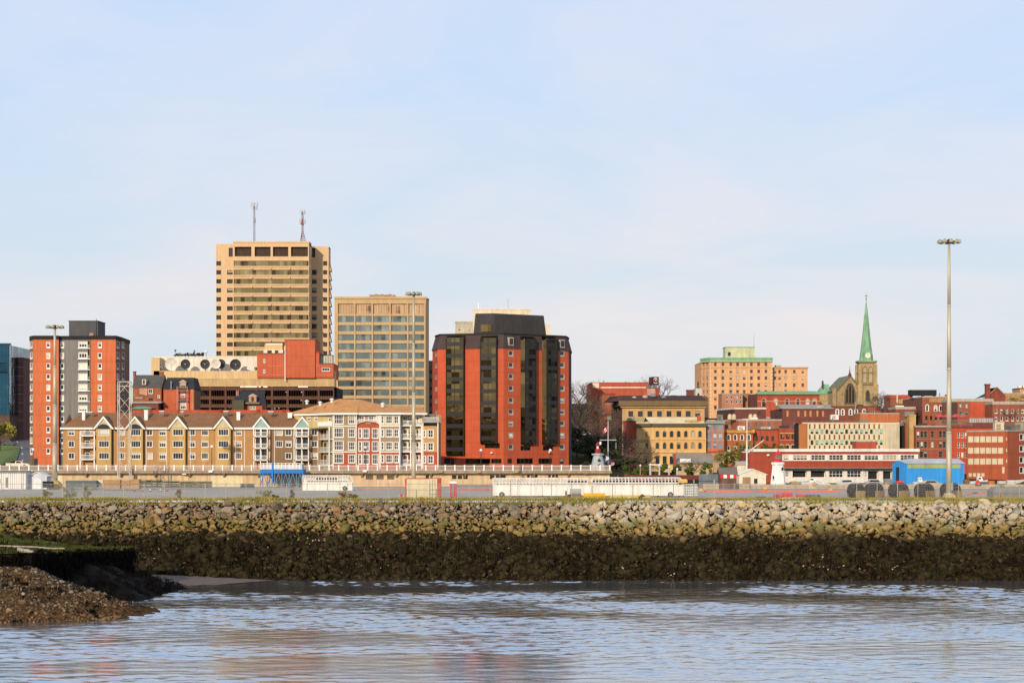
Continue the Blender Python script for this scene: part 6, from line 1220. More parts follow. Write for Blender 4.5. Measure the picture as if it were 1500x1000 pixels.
# --- mid-hill brick blocks
def midhill():
    RW = M('hall_red', '#c04f35', var=.08, courses=2.5)
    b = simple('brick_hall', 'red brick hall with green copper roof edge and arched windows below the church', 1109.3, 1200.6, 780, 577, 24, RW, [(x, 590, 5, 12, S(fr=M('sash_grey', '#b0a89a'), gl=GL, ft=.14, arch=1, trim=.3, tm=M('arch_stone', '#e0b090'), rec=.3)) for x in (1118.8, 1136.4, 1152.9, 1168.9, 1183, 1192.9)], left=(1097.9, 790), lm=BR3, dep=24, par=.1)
    m = MB()
    for ff in b.fs[1:2]: m.fbox(ff, -.2, ff.L + .2, -1, .8, PZ(578.3, 780), PZ(576.5, 780), M('hall_band', '#b98868')); m.hexa([ff.w(-.3, 1.2, PZ(577, 780)), ff.w(ff.L + .3, 1.2, PZ(577, 780)), ff.w(ff.L + .3, -6, PZ(577, 780)), ff.w(-.3, -6, PZ(577, 780)), ff.w(-.3, .9, PZ(575.5, 780)), ff.w(ff.L + .3, .9, PZ(575.5, 780)), ff.w(ff.L - 1, -6, PZ(572, 780)), ff.w(1, -6, PZ(572, 780))], CU); m.fbox(ff, 0, ff.L, .0, .15, PZ(588, 780), PZ(587, 780), M('arch_stone', ''))
    b.part('copper_eaves', m)
    m = MB(); g = Face.px(1122, 770, 1136.4); m.fbox(g, 0, g.L, -3, 0, 24, PZ(589.5, 770), M('block_red2', '#c9553a')); m.fbox(g, -1, g.L + 4, -3, .2, PZ(613, 770), PZ(610.5, 770), COP); b.part('stair_block', m)
    simple('brick_building', 'faded pink brick block with small square windows below the orange hill hotel', 1057.6, 1088, 790, 577, 24, M('brick_pink', '#cc8068', var=.14), grid([1065, 1072, 1079, 1085], [582, 588.5], 3, 4, S(fr=WH, gl=GL)), dep=14, pm=COP)
    simple('brick_building', 'tan brick block squeezed between the pink block and the red hall', 1088, 1098.5, 795, 577.5, 24, M('brick_tan', '#b98a60', var=.12), [(1093, 585, 3, 5, wD)], dep=12)
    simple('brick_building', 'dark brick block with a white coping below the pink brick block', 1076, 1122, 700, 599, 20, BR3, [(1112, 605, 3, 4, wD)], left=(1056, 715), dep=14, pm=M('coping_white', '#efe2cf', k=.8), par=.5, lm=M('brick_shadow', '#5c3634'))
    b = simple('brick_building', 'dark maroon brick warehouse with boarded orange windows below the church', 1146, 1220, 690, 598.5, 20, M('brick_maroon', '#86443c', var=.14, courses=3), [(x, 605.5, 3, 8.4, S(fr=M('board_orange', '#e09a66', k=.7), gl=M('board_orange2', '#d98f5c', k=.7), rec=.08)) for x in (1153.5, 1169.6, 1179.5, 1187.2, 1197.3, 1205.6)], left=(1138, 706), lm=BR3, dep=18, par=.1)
    m = MB(); f = b.f; m.hexa([f.w(-.5, .5, PZ(598.5, 690)), f.w(f.L + .3, .5, PZ(598.5, 690)), f.w(f.L + .3, -9, PZ(598.5, 690)), f.w(-.5, -9, PZ(598.5, 690)), f.w(-.5, .4, PZ(597.6, 690)), f.w(f.L + .3, .4, PZ(597.6, 690)), f.w(f.L + .3, -9, PZ(592, 697)), f.w(-.5, -9, PZ(592, 697))], M('roof_silver', '#b8a896', k=.7)); b.part('sloping_roof', m)
    b = simple('brick_building', 'brown brick terrace with white arched window surrounds in front of the church', 1220, 1270.5, 690, 595.5, 20, M('brick_terrace', '#8f4a3a', var=.14, courses=3), [(x, 603.7, 3.6, 8.4, S(fr=WH, gl=GLD, ft=.14, arch=1, trim=.26, rec=.2, nz=2)) for x in (1226.5, 1234.5, 1245.9, 1254, 1265.7)], dep=14, par=.3, pm=BR3)
    m = MB(); g = Face.px(1252.5, 688, 1254); m.fbox(g, 0, g.L, -.5, 0, PZ(604, 688), PZ(588, 688), M('flue', '')); b.part('flue', m)
    simple('brick_building', 'small brick cottage right of the church tower base', 1270.5, 1290, 700, 596, 22, BR1, [(1280, 603, 3, 4, wS)], dep=10, pm=BR3)
    # orange block and cream panel building
    D = 548; CP = M('panel_cream2', '#f0dcb4', k=.72, var=.05, streak=.15); OS = M('strip_orange', '#c4713f', var=.07); TLP = M('teal_curtain', '#a2cdb8', k=.62)
    b = simple('panel_building', 'cream concrete building with brown slots and teal curtained windows behind the harbour brick block', 1183, 1317.5, D, 620, 11, CP, [(1189.5 + 7.25 * i, y, 4.3, 7, S(fr=CP, gl=glass('glass_teal', '#1c2424', '#9fcdb6', 1.0), ft=.06, rec=.2)) for i in range(15) for y in (632, 648)], left=(1170, D + 1), lm=OS, dep=9, par=.3, ls=BLK)
    f = b.f
    for i in range(15):
        u = f.u(1186.2 + 7.25 * i)
        for y in (624.3, 640, 655.5): m = MB(); m.fbox(f, u - .2, u + .2, .0, .06, PZ(y + 3.4, D), PZ(y - 3.4, D), M('slot_brown', '#94502f')); b.part('slot', m)
    m = MB()
    for i in range(16): u = f.u(1186.2 + 7.25 * i) - .3; m.fbox(f, u - .05, u + .05, .0, .2, PZ(658, D), PZ(621, D), CP)
    b.part('rib', m); m = MB(); m.fbox(b.f, f.u(1296.5), f.L, .0, .25, 11, PZ(621, D), M('panel_beige', '#dcc9a4', k=.72)); b.part('end_bay', m)
    m = MB(); m.fbox(f, -2.8, f.L - 1, -6, -.5, PZ(620, D), PZ(617.8, D), M('upstand_red', '#8d4638')); b.part('upstand', m)
    b = simple('roof_block', 'plain orange brick plant room on top of the cream panel building', 1260, 1317.6, D + 6, 606, PZ(621, D + 6), M('plant_orange', '#cf6f40', var=.06), dep=10, cat='plant room', pm=COP, par=.3)
    simple('gap_shade_block', 'black block for the shaded gap right of the cream panel building', 1318, 1327, D + 4, 625, 11, BLK, dep=12); simple('brick_building', 'narrow brown brick strip beside the tan stair column', 1326, 1332, D + 3, 620, 11, BR1, dep=12)  # first one: black block added as the shade of a gap
    simple('stair_column', 'tall tan concrete stair column left of the red brick street row', 1332, 1341.6, D, 609, 11, M('column_tan', '#dcb06c'), dep=8)
    simple('brick_building', 'low brown brick block with a pale hipped roof above the orange plant room', 1312, 1341, 640, 599, 18, M('brick_mid', '#a04c38', courses=3), [(x, 604, 3, 4, S(fr=GRYM, gl=GL)) for x in (1317, 1325, 1333)], dep=12, pm=COP, par=.8)
    b = simple('brick_building', 'red roofed hilltop building with a tan sign band, right of the church', 1304, 1336, 700, 583, 24, BR1, dep=12, pm=M('band_red2', '#cf4a34'), par=1.2); m = MB(); f = b.f; m.fbox(f, f.u(1316), f.u(1336), .0, .2, PZ(591, 700), PZ(585, 700), M('sign_tan', '#d8a56c')); m.fbox(f, f.u(1313), f.u(1315), -.5, .4, PZ(590, 700), PZ(577, 700), CRM); b.part('sign_band', m)
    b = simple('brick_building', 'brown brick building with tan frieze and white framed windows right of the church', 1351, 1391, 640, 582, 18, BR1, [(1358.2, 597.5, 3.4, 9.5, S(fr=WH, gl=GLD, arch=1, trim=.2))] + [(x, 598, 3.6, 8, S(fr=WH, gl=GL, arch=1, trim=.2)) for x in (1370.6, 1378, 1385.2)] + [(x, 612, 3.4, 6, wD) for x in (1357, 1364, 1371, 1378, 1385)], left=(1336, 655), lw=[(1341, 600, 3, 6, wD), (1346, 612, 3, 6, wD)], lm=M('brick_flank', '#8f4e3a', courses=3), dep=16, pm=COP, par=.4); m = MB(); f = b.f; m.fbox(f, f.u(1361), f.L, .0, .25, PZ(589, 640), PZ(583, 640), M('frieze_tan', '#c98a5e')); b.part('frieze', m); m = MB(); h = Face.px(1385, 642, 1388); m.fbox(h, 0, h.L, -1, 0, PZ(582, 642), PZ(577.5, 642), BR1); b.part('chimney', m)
    t = Bld('billboard', 'black roof box standing on the brown brick building', 'roof box', 1353, 650, PZ(580, 650)); g = Face.px(1334.4, 650, 1372); m = MB(); m.fbox(g, 0, g.L, -5, 0, PZ(579, 650), PZ(571.3, 650), BLK); t.part('box', m); m = MB(); m.fbox(g, -.1, g.L + .1, -5.1, .1, PZ(571.3, 650), PZ(570.6, 650), GRYM); t.part('cap', m); m = MB()
    for u in (.5, g.L / 2, g.L - .5): m.fbox(g, u, u + .3, -4, -.5, PZ(581, 650), PZ(579, 650), DKM)
    t.part('leg', m)
    b = simple('brick_building', 'long brick building with pale coping and a bright red end panel behind the patio', 1394, 1455, 600, 588, 16, BR1, [(x, y, 3.6, 6.5, S(fr=GRYM, gl=GL, trim=.1)) for x in (1407, 1416, 1449) for y in (594.5, 606)], dep=14, pm=COP, par=.9); m = MB(); f = b.f; m.fbox(f, f.u(1420), f.u(1445), .0, .2, 16, PZ(589, 600), M('panel_red', '#cf5236')); m.fbox(f, f.u(1394), f.u(1402), .0, .2, 16, PZ(589, 600), M('panel_dark', '#5a3a38')); b.part('panel', m)
    # gabled house
    D = 640; b = Bld('gabled_house', 'brick house with dark steep roof and big chimney at the right skyline', 'house', 1452, D, 22); f = Face.px(1447, D, 1473); za, ze = PZ(568, D), PZ(579.5, D); m = MB(); m.poly([f.w(0, 0, 20), f.w(f.L, 0, 20), f.w(f.L, 0, ze), f.w(f.u(1460), 0, za), f.w(0, 0, ze)], M('house_brick', '#9a4436', courses=2.6)); g = Face.px(1428, D + 2, 1447); m.fbox(g, 0, g.L, -10, 0, 20, PZ(584, D), M('house_brick', '')); b.part('wall', m); m = MB(); c = f.u(1460)
    m.poly([f.w(-.4, .4, ze - .3), f.w(c, .4, za + .2), (PX(1456, D + 12), D + 12, za + .2), (PX(1428, D + 4), D + 4, PZ(583.5, D))], SLD); m.poly([f.w(c, .4, za + .2), f.w(f.L + .4, .4, ze - .3), f.w(f.L + .4, -12, ze - .3), f.w(c, -12, za + .2)], SLD); r = b.part('roof', m); m = MB()
    for s0 in (-.5, f.L + .5): q = [f.w(s0, .5, ze - .3), f.w(c, .5, za + .45), f.w(c, .5, za), f.w(s0, .5, ze - .75)]; m.hexa(q + [(x, y + .3, z) for x, y, z in q], M('barge_tan', '#b9805f'))
    b.part('barge_board', m, r); m = MB(); h = Face.px(1444, D - 1, 1450.5); m.fbox(h, 0, h.L, -1.6, 0, ze - 1, PZ(564, D), M('house_brick', '')); m.fbox(h, -.2, h.L + .2, -1.8, .2, PZ(564, D), PZ(562.3, D), BR3); b.part('chimney', m, r)
    simple('tan_building', 'tan stepped building at the right edge of the skyline', 1473, 1515, 650, 577, 22, M('tan_far', '#d49a60'), [(1480, 583, 3, 4, wD)], dep=10, pm=COP); b = simple('tan_building', 'taller tan block corner at the extreme right skyline', 1494, 1520, 655, 569.5, 22, M('tan_far2', '#e0a870'), dep=10, pm=BR3)
    simple('brick_building', 'wide brown brick building with pale coping at the right edge below the tan blocks', 1454, 1520, 590, 592, 16, BR1, [(x, y, 3.4, 6, wS) for x in (1459, 1467, 1475, 1483, 1491, 1498) for y in (602, 613)], dep=14, pm=COP, par=.9)
    # main street row
    D = 545; wt_ = S(fr=M('frame_taupe', '#a08a74'), gl=GL, ft=.1, rec=.3, trim=.08, nz=2); ww = S(fr=WH, gl=GL, ft=.12, rec=.25, nz=2)
    LB = M('row_brown', '#a9503a', courses=3.4, var=.1); w = [(x, y, 4.4, 9, wt_) for y in (636, 651) for x in (1345, 1350.6, 1356, 1366, 1378, 1383.6)] + [(x, 665.5, 5.2, 9, wt_) for x in (1350, 1356, 1378)]
    b = simple('brick_row', 'brown brick street building with grouped taupe windows left of the tallest light mast', 1341.6, 1392, D, 625.5, 11, LB, w, dep=18, pm=COP, par=.5); m = MB(); f = b.f
    for y in (643.5, 658.5): m = MB(); m.fbox(f, 0, f.L, .0, .12, PZ(y, D), PZ(y - .9, D), M('course_tan', '#c07a58')); b.part('string_course', m)
    m = MB(); m.fbox(f, 0, f.L, .0, .4, PZ(627, D), PZ(625, D), M('coping_brown', '#8f6a58')); b.part('coping', m)
    b = simple('brick_row', 'bright red brick street building with white framed windows right of the tallest light mast', 1392, 1455, D - 2, 627, 11, M('row_red', '#cf4c2e', courses=3.4), grid([1404, 1409.6, 1415.2], [637, 651.5, 666], 3.6, 8.4, ww) + [(x, 631.5, 4.2, 1.6, S(fr=WH, gl=GLB)) for x in (1427.5, 1433.5, 1441, 1448)], dep=18, pm=M('row_cap', '#7d3a34'), par=.6)
    # patio with parasols
    D = 560; t = Bld('roof_patio', 'wooden roof patio deck with railing under red awnings', 'patio', 1395, D, PZ(622, D)); g = Face.px(1370, D, 1420); m = MB(); z = PZ(621, D); m.fbox(g, 0, g.L, -6, 0, 20, z, M('patio_wall', '#9a4a3a')); t.part('deck', m); m = MB(); rail(m, g, 0, g.L, 0, z, 1.2, M('rail_weathered', '#a89884'), 26, .03); t.part('railing', m)
    RA = M('awning_red', '#e0484c', k=.75); GA = M('awning_green', '#4f8f6e', k=.7)
    def parasol(label, px, py, w, mat, D):
        t = thing('parasol', label, 'parasol', (PX(px, D), D, PZ(621, D))); s = D / F; m = MB(); h = PZ(py, D) - PZ(621, D); r = w * s / 2; n = 8
        for j in range(n): a, c = j * math.pi / 4, (j + 1) * math.pi / 4; m.poly([(0, 0, h), (r * math.cos(a), r * math.sin(a), h - .6), (r * math.cos(c), r * math.sin(c), h - .6)], mat); m.poly([(r * math.cos(a), r * math.sin(a), h - .6), (r * math.cos(c), r * math.sin(c), h - .6), (r * math.cos(c), r * math.sin(c), h - .95), (r * math.cos(a), r * math.sin(a), h - .95)][::-1], mat)
        m.build('canopy', t); m = MB(); m.cyl((0, 0, 0), (0, 0, h), .05, n=6, mat=GRYM); m.build('pole', t)
    for i, (px, lb) in enumerate(((1377, 'red parasol, leftmost on the roof patio'), (1388, 'red parasol on the patio just behind the tallest mast'), (1400, 'red parasol on the patio just right of the tallest mast'), (1411, 'red parasol, rightmost on the roof patio'))): parasol(lb, px, 606, 14.5, RA, D + 3)
    parasol('green parasol above the red ones on the roof patio', 1410.5, 603.5, 11, GA, D + 8)
    t = Bld('glass_terrace', 'grey roof terrace with a pale glazed fence right of the patio', 'terrace', 1437, D, PZ(622, D)); g = Face.px(1420, D, 1455); m = MB(); z = PZ(619, D); m.fbox(g, 0, g.L, -6, 0, 20, z, M('terrace_red', '#8d3c34')); t.part('deck', m); m = MB(); m.fbox(g, 0, g.L, -.1, 0, z, PZ(612, D), M('glass_fence', '#c9c0b4', k=.7, rough=.2)); t.part('fence_panel', m); m = MB(); rail(m, g, 0, g.L, .08, z, 1.45, GRYM, 10, .04); t.part('railing', m)
    # office with cream panels
    D = 470; PR = M('panel_brick', '#d0603c', var=.05, courses=3.5); CPN = M('cream_window_panel', '#f4dfb6', k=.78, var=.04)
    sp = S(fr=M('panel_frame', '#d8b890'), gl=CPN, ft=.07, rec=.1); A = (1416.5, 482); Bq = (1476, 470); wn_ = []
    for y in (643, 659.5, 675.3):
        for i in range(6): wn_.append((1421.8 + 8.7 * i, y, 8.0, 9.4, sp, 'window_panel'))
        wn_.append((1474.2, y - .6, 2, 5.4, sp, 'window_panel'))
    wn_ += [(1421 + 6.2 * i, 695, 5, 6, sp, 'window_panel') for i in range(4)] + [(1469.5, 688, 4, 10, sp, 'door')]
    b = Bld('brick_office', 'red brick office with rows of cream window panels at the right edge', 'office building', 1450, 472, 10.7); b.shell([A, Bq, (1530, 486)], .6, PZ(632, 474), [PR, PR], {0: wn_, 1: [(1496.5, y, 5.6, 8.6, S(fr=WH, gl=GLD, ft=.16, trim=.14)) for y in (640, 657, 673.6, 688.5)]}, None, par=.4, pm=COP)
midhill()
# --- harbour brick block
def harbour_block():
    D = 440; HB = M('harbour_brick', '#b5462e', var=.07, courses=2.2); b = Bld('harbour_building', 'long two storey red brick harbour building with white window bands behind the lighthouse', 'harbour building', 1220, D, QZ); f = Face.px(1097, D, 1344.5); z = lambda y: PZ(y, D); m = MB()
    WB = M('band_white', '#f0e6d4', k=.78); wst = S(fr=WH, gl=GLD, ft=.1, nx=4, nz=2, rec=.15)
    gx = [1151, 1172.2, 1198.5, 1224.8, 1251, 1276.5, 1303.3, 1329.4]; w_ = [19, 22, 22, 22, 22, 22, 22, 22]
    b.facade(m, f, HB, z(684.5), z(674.5)); b.facade(m, f, HB, z(665), z(661.5)); b.facade(m, f, HB, z(712), z(684.5), (), 0, f.u(1146)); b.facade(m, f, HB, z(674.5), z(665), (), 0, f.u(1146))
    b.facade(m, f, WB, z(674.5), z(665), [(x, 669.8, w - 1, 8, wst) for x, w in zip(gx, w_)], f.u(1146), None)
    gd = [(1152.5, 694, 6, 8, wst), (1171, 694, 21.5, 11, S(fr=WH, gl=M('bay_dark', '#25262a'), ft=.14, rec=1.0), 'bay_opening'), (1198.5, 694, 21.5, 11, S(fr=WH, gl=M('bay_dark', ''), ft=.14, rec=1.0), 'bay_opening'), (1224.5, 694, 20.5, 10, wst), (1251, 694, 20.5, 10, wst), (1268.5, 694, 4, 9, wst), (1279, 696, 15, 13, S(fr=WH, gl=M('bay_dark', ''), ft=.14, rec=1.0), 'bay_opening'), (1300, 696, 13, 13, S(fr=WH, gl=M('bay_dark', ''), ft=.14, rec=1.0), 'bay_opening'), (1326, 694, 20, 10, wst)]
    b.facade(m, f, WB, z(712), z(684.5), gd, f.u(1146), None)
    for u in (0, f.L): m.poly([f.w(u, 0, 9), f.w(u, -16, 9), f.w(u, -16, z(661.5)), f.w(u, 0, z(661.5))], HB)
    m.poly([f.w(0, -16, 9), f.w(f.L, -16, 9), f.w(f.L, -16, z(661.5)), f.w(0, -16, z(661.5))], HB); b.part('wall', m)
    m = MB(); m.fbox(f, f.u(1103), f.L + .3, -16, .5, z(661.4), z(657), WB); m.fbox(f, 0, f.u(1103), -16, .1, z(661.4), z(660.6), COP); b.part('roof_fascia', m); m = MB(); m.fbox(f, f.u(1146), f.L + .2, .0, 1.8, z(686), z(684.3), M('canopy_grey', '#8d857c')); b.part('canopy', m)
    for x in (1146, 1159, 1184.8, 1211.5, 1238, 1263.5, 1289.5, 1316.3, 1343): u = f.u(x); m = MB(); m.fbox(f, u - .3, u + .3, .0, .12, 9, z(684.6), WB); b.part('pilaster', m); m = MB(); m.fbox(f, u - .3, u + .3, .0, .12, z(674.5), z(665), WB); b.part('pilaster', m)
    m = MB(); p = f.w(f.u(1125), .3, z(666.5)); m.lathe(p, [(.05, -.3), (.35, -.1), (.35, .15), (.05, .3)], 9, WH); b.part('wall_lamp', m)
    m = MB(); g = Face.px(1254, D + 4, 1284); m.fbox(g, 0, g.L, -5, 0, z(661), z(646.5), M('roofhouse_red', '#b8482f')); m.fbox(g, -.1, g.L + .1, -5.1, .1, z(646.5), z(645.5), COP); b.part('roof_house', m)
harbour_block()
# ================================================================== harbour yard
# --- promenade: deck on retaining wall, railing
def promenade():
    D = 400; b = Bld('promenade', 'long concrete promenade deck on a tan retaining wall with small square windows', 'promenade', 440, D, QZ); f = Face.px(-140, D, 893); m = MB(); CW = M('prom_concrete', '#e4c294', k=.74, var=.12, streak=.35); CT = M('prom_side', '#b49a7a', var=.12, streak=.3); zd = PZ(689, D)
    wn_ = [(x, 698.5, 6.5, 5.5, S(fr=DKM, gl=GLD, ft=.08, rec=.2)) for x in (665.5, 673.7, 682, 721, 729.5, 737.5)] + [(x, 699, 10.5, 6, S(fr=M('frame_taupe', ''), gl=M('vent_brown', '#7b6a55'), ft=.08, rec=.3)) for x in (541.5, 557, 572.5)] + [(626, 697.5, 5, 5, S(fr=DKM, gl=GLD, rec=.2))] + [(x, 697, 4, 4, S(fr=DKM, gl=GLD, rec=.2)) for x in (774, 780, 785.5, 805, 810.5, 815.5)]
    b.facade(m, f, CW, QZ - .3, zd - .9, wn_); b.facade(m, f, CW, zd - .9, zd - .55)
    m.poly([f.w(f.L, 0, QZ), f.w(f.L, -20, QZ), f.w(f.L, -20, zd), f.w(f.L, 0, zd)], CT); b.part('retaining_wall', m)
    m = MB(); m.fbox(f, 0, f.L + .4, -42, 1.3, zd - .55, zd, CT); b.part('deck', m)
    for i in range(int(f.L / 7.2)): m = MB(); u = 2 + i * 7.2; m.hexa([f.w(u, 0, zd - 1.5), f.w(u + .35, 0, zd - 1.5), f.w(u + .35, .05, zd - 1.5), f.w(u, .05, zd - 1.5), f.w(u, 0, zd - .57), f.w(u + .35, 0, zd - .57), f.w(u + .35, 1.2, zd - .57), f.w(u, 1.2, zd - .57)], CT); b.part('bracket', m)
    for x0, x1, y, mt in ((309, 356, 696, M('wall_pale', '#f0dcae', k=.72)), (60, 92, 696, M('wall_pale', '')), (660, 740, 709.5, M('wall_dado', '#8a8480')), (520, 659.8, 712, M('wall_mid', '#a89076'))): m = MB(); m.fbox(f, f.u(x0), f.u(x1), .0, .1, QZ, PZ(y, D), mt); b.part('wall_panel', m)
    for x, y in ((48, 690.5), (271, 693), (310.3, 690), (535.2, 689.5), (646, 690.5), (702, 690.5), (757, 690.5), (858, 692)): m = MB(); p = f.w(f.u(x), .9 if y < 692 else .3, PZ(y, D)); m.box(p[0] - .4, p[0] + .4, p[1] - .9, p[1] + .2, p[2] - .22, p[2] + .22, WH if x < 600 else M('lamp_tan', '#d8a868')); b.part('wall_lamp', m)
    t = Bld('promenade_railing', 'white post and mesh railing along the promenade edge', 'railing', 440, D, zd); m = MB(); n = int(f.L / 2.0)
    m.box(-.13, .13, -.12, .12, 0, 1.15, WH); m.box(-.17, .17, -.16, .16, 1.15, 1.22, WH); o = t.part('post', m); o.data.transform(__import__('mathutils').Matrix.Translation(t.loc))
    for i in range(n + 1):
        if i: o = o.copy(); COL.objects.link(o)
        p = f.w(f.L * i / n, .87, zd); o.location = [p[j] - t.loc[j] for j in range(3)]
    m = MB(); m.fbox(f, 0, f.L, .82, .93, zd + .98, zd + 1.07, WH); m.fbox(f, 0, f.L, .84, .91, zd + .12, zd + .19, WH); t.part('rail', m); m = MB()
    mt = NT('mesh_panel'); tr = mt.n('ShaderNodeBsdfTransparent'); mx = mt.n('ShaderNodeMixShader'); mx.inputs[0].default_value = .42; mt.l(tr.outputs[0], mx.inputs[1]); mt.l(mt.b.outputs[0], mx.inputs[2]); mt.l(mx.outputs[0], mt.out.inputs['Surface']); mt.b.inputs['Base Color'].default_value = (.5, .36, .27, 1); mt.b.inputs['Roughness'].default_value = .6
    m.poly([f.w(0, .87, zd + .19), f.w(f.L, .87, zd + .19), f.w(f.L, .87, zd + .98), f.w(0, .87, zd + .98)], mt.m); t.part('mesh_panel', m)
    return f, zd
PF, PZD = promenade()
def lamp_post(label, px, D, z0, H):
    t = thing('street_lamp', label, 'street lamp', (PX(px, D), D, z0), 0, 'promenade lamps'); m = MB(); m.cyl((0, 0, 0), (0, 0, H), .09, .06, 7, DKM); m.cyl((0, 0, 0), (0, 0, .5), .16, .13, 7, DKM); m.build('pole', t); m = MB(); m.lathe((0, 0, H), [(.05, 0), (.3, .12), (.3, .35), (.08, .55)], 9, M('lamp_globe', '#fbf2e0', k=.9)); m.build('globe', t)
for px, y, lb in ((310.3, 655.5, 'dark promenade lamp in front of the yellow apartments'), (535.3, 657, 'dark promenade lamp in front of the red arched apartment bay'), (704.5, 661, 'promenade lamp below the left glass strips of the red hotel'), (806, 661, 'promenade lamp below the right glass strips of the red hotel'), (48.5, 660, 'promenade lamp at the foot of the far left red tower')): lamp_post(lb, px, 401.2, PZD, PZ(y, 401) - PZD)
# --- high masts
def high_mast(label, px, D, pyt, z0, r0, r1, head, mesh=None):
    t = thing('light_mast', label, 'light mast', (PX(px, D), D, z0), 0, 'high light masts over the harbour yard'); H = PZ(pyt, D) - z0; PM = M('mast_galv', '#cdbf9f', k=.75, rough=.5, metal=.2, var=.05); m = MB(); segs = 4
    for i in range(segs): a, c = i / segs, (i + 1) / segs; m.cyl((0, 0, H * a), (0, 0, H * c), r0 + (r1 - r0) * a, r0 + (r1 - r0) * c, 14, PM)
    for i in range(1, segs): a = i / segs; m.cyl((0, 0, H * a - .3), (0, 0, H * a), (r0 + (r1 - r0) * a) * 1.06, n=14, mat=PM)
    m.cyl((0, 0, 0), (0, 0, .25), r0 * 1.7, n=14, mat=PM); m.build('pole', t, smooth=True); m = MB(); n = 20
    for j in range(n): a, c = j * 2 * math.pi / n, (j + 1) * 2 * math.pi / n; m.cyl((head * .62 * math.cos(a), head * .62 * math.sin(a), H - .1), (head * .62 * math.cos(c), head * .62 * math.sin(c), H - .1), .07, n=5, mat=DKM)
    for j in range(4): a = j * math.pi / 2; m.cyl((0, 0, H - .1), (head * .62 * math.cos(a), head * .62 * math.sin(a), H - .1), .06, n=5, mat=DKM)
    m.lathe((0, 0, H - .4), [(r1 * 1.4, 0), (r1 * 1.8, .5), (r1, .75)], 10, DKM); m.build('head_ring', t); 
    for j in range(10):
        a = j * math.pi / 5 + .3; m = MB(); cx_, cy_ = head * math.cos(a), head * math.sin(a); m.cyl((head * .62 * math.cos(a), head * .62 * math.sin(a), H - .05), (cx_, cy_, H + .05), .05, n=5, mat=DKM); m.lathe((cx_, cy_, H - .28), [(.1, .55), (.22, .45), (.33, .12), (.34, 0)][::-1], 10, M('floodlight', '#b0a484', k=.7)); m.build('floodlight', t)
    m = MB(); m.box(r0 * .3, r0 * 1.15, -r0 * 1.1, -r0 * .3, .7, 1.9, M('hatch_grey', '#a89c88')); m.build('hatch', t); return t
mast_r = high_mast('tallest light mast, at the right in front of the red brick street row', 1390.2, 297, 353.5, QZ + .5, .46, .19, 1.55)
high_mast('light mast in the middle, in front of the square tan office block', 606, 345, 430, QZ, .42, .19, 1.25)
mast_l = high_mast('light mast at the left, in front of the red apartment tower', 80.3, 372, 478.5, QZ + 1.4, .52, .22, 1.5)
def simple_block(name, label, cat, px0, px1, py0, py1, D, dep, mat, bev=.12, group=None):
    t = thing(name, label, cat, (PX((px0 + px1) / 2, D), D, PZ(py1, D)), 0, group); w = (px1 - px0) * D / F / 2; h = PZ(py0, D) - PZ(py1, D); m = MB()
    m.v += [(-w, -0, 0), (w, 0, 0), (w, dep, 0), (-w, dep, 0), (-w, 0, h - bev), (w, 0, h - bev), (w, dep, h - bev), (-w, dep, h - bev), (-w + bev, bev, h), (w - bev, bev, h), (w - bev, dep - bev, h), (-w + bev, dep - bev, h)]
    k = m.mi(mat)
    for q in ((0, 1, 5, 4), (1, 2, 6, 5), (2, 3, 7, 6), (3, 0, 4, 7), (4, 5, 9, 8), (5, 6, 10, 9), (6, 7, 11, 10), (7, 4, 8, 11), (8, 9, 10, 11), (3, 2, 1, 0)): m.f.append(q); m.m.append(k)
    m.build('body', t); m = MB(); m.box(-w - .01, w + .01, -.02, .03, h * .46, h * .5, DKM); m.build('seam', t); return t
YBK = M('yellow_concrete', '#e0b45c', k=.72)
m = MB(); m.hexa([(-.9, -1.2, -1.4), (1.6, -1.2, -1.4), (1.6, 1.2, -1.4), (-.9, 1.2, -1.4), (-.8, -1.0, 0), (.9, -1.0, 0), (.9, 1.0, 0), (-.8, 1.0, 0)], YBK); m.build('plinth', mast_l); m = MB(); m.hexa([(-.85, -.85, -.5), (.85, -.85, -.5), (.85, .85, -.5), (-.85, .85, -.5), (-.8, -.8, 0), (.8, -.8, 0), (.8, .8, 0), (-.8, .8, 0)], M('concrete', '')); m.build('plinth', mast_r)
# --- lattice tower
def lattice():
    D = 385; x0, x1 = PX(173.5, D), PX(190.5, D); t = thing('lattice_tower', 'pale steel lattice tower with zigzag bracing in front of the yellow apartments', 'lattice tower', ((x0 + x1) / 2, D, QZ)); w = (x1 - x0) / 2; H = PZ(559, D) - QZ; ST = M('tower_steel', '#dccbb6', k=.75, rough=.6); m = MB(); c = [(-w, -w * .5), (w, -w * .5), (w, w * 1.0), (-w, w * 1.0)]
    for x, y in c: m.cyl((x, y, 0), (x, y, H), .09, n=6, mat=ST)
    m.build('leg', t); m = MB(); n = 8
    for i in range(n):
        a, d = H * i / n, H * (i + 1) / n
        for j in range(4): p, q = c[j], c[(j + 1) % 4]; s = (p, q) if i % 2 else (q, p); m.cyl((*s[0], a), (*s[1], d), .05, n=5, mat=ST)
    m.build('bracing', t); m = MB()
    for j in range(4): p, q = c[j], c[(j + 1) % 4]; m.cyl((*p, H), (*q, H), .08, n=5, mat=ST); m.cyl((*p, H - .9), (*q, H - .9), .06, n=5, mat=ST); m.cyl((*p, H * .5), (*q, H * .5), .06, n=5, mat=ST)
    m.build('platform_frame', t); m = MB(); m.lathe((-w + .1, -w * .5, .2), [(.3, 0), (.45, .3), (.3, .7), (.05, .8)], 9, GRYM); m.build('winch', t)
lattice()
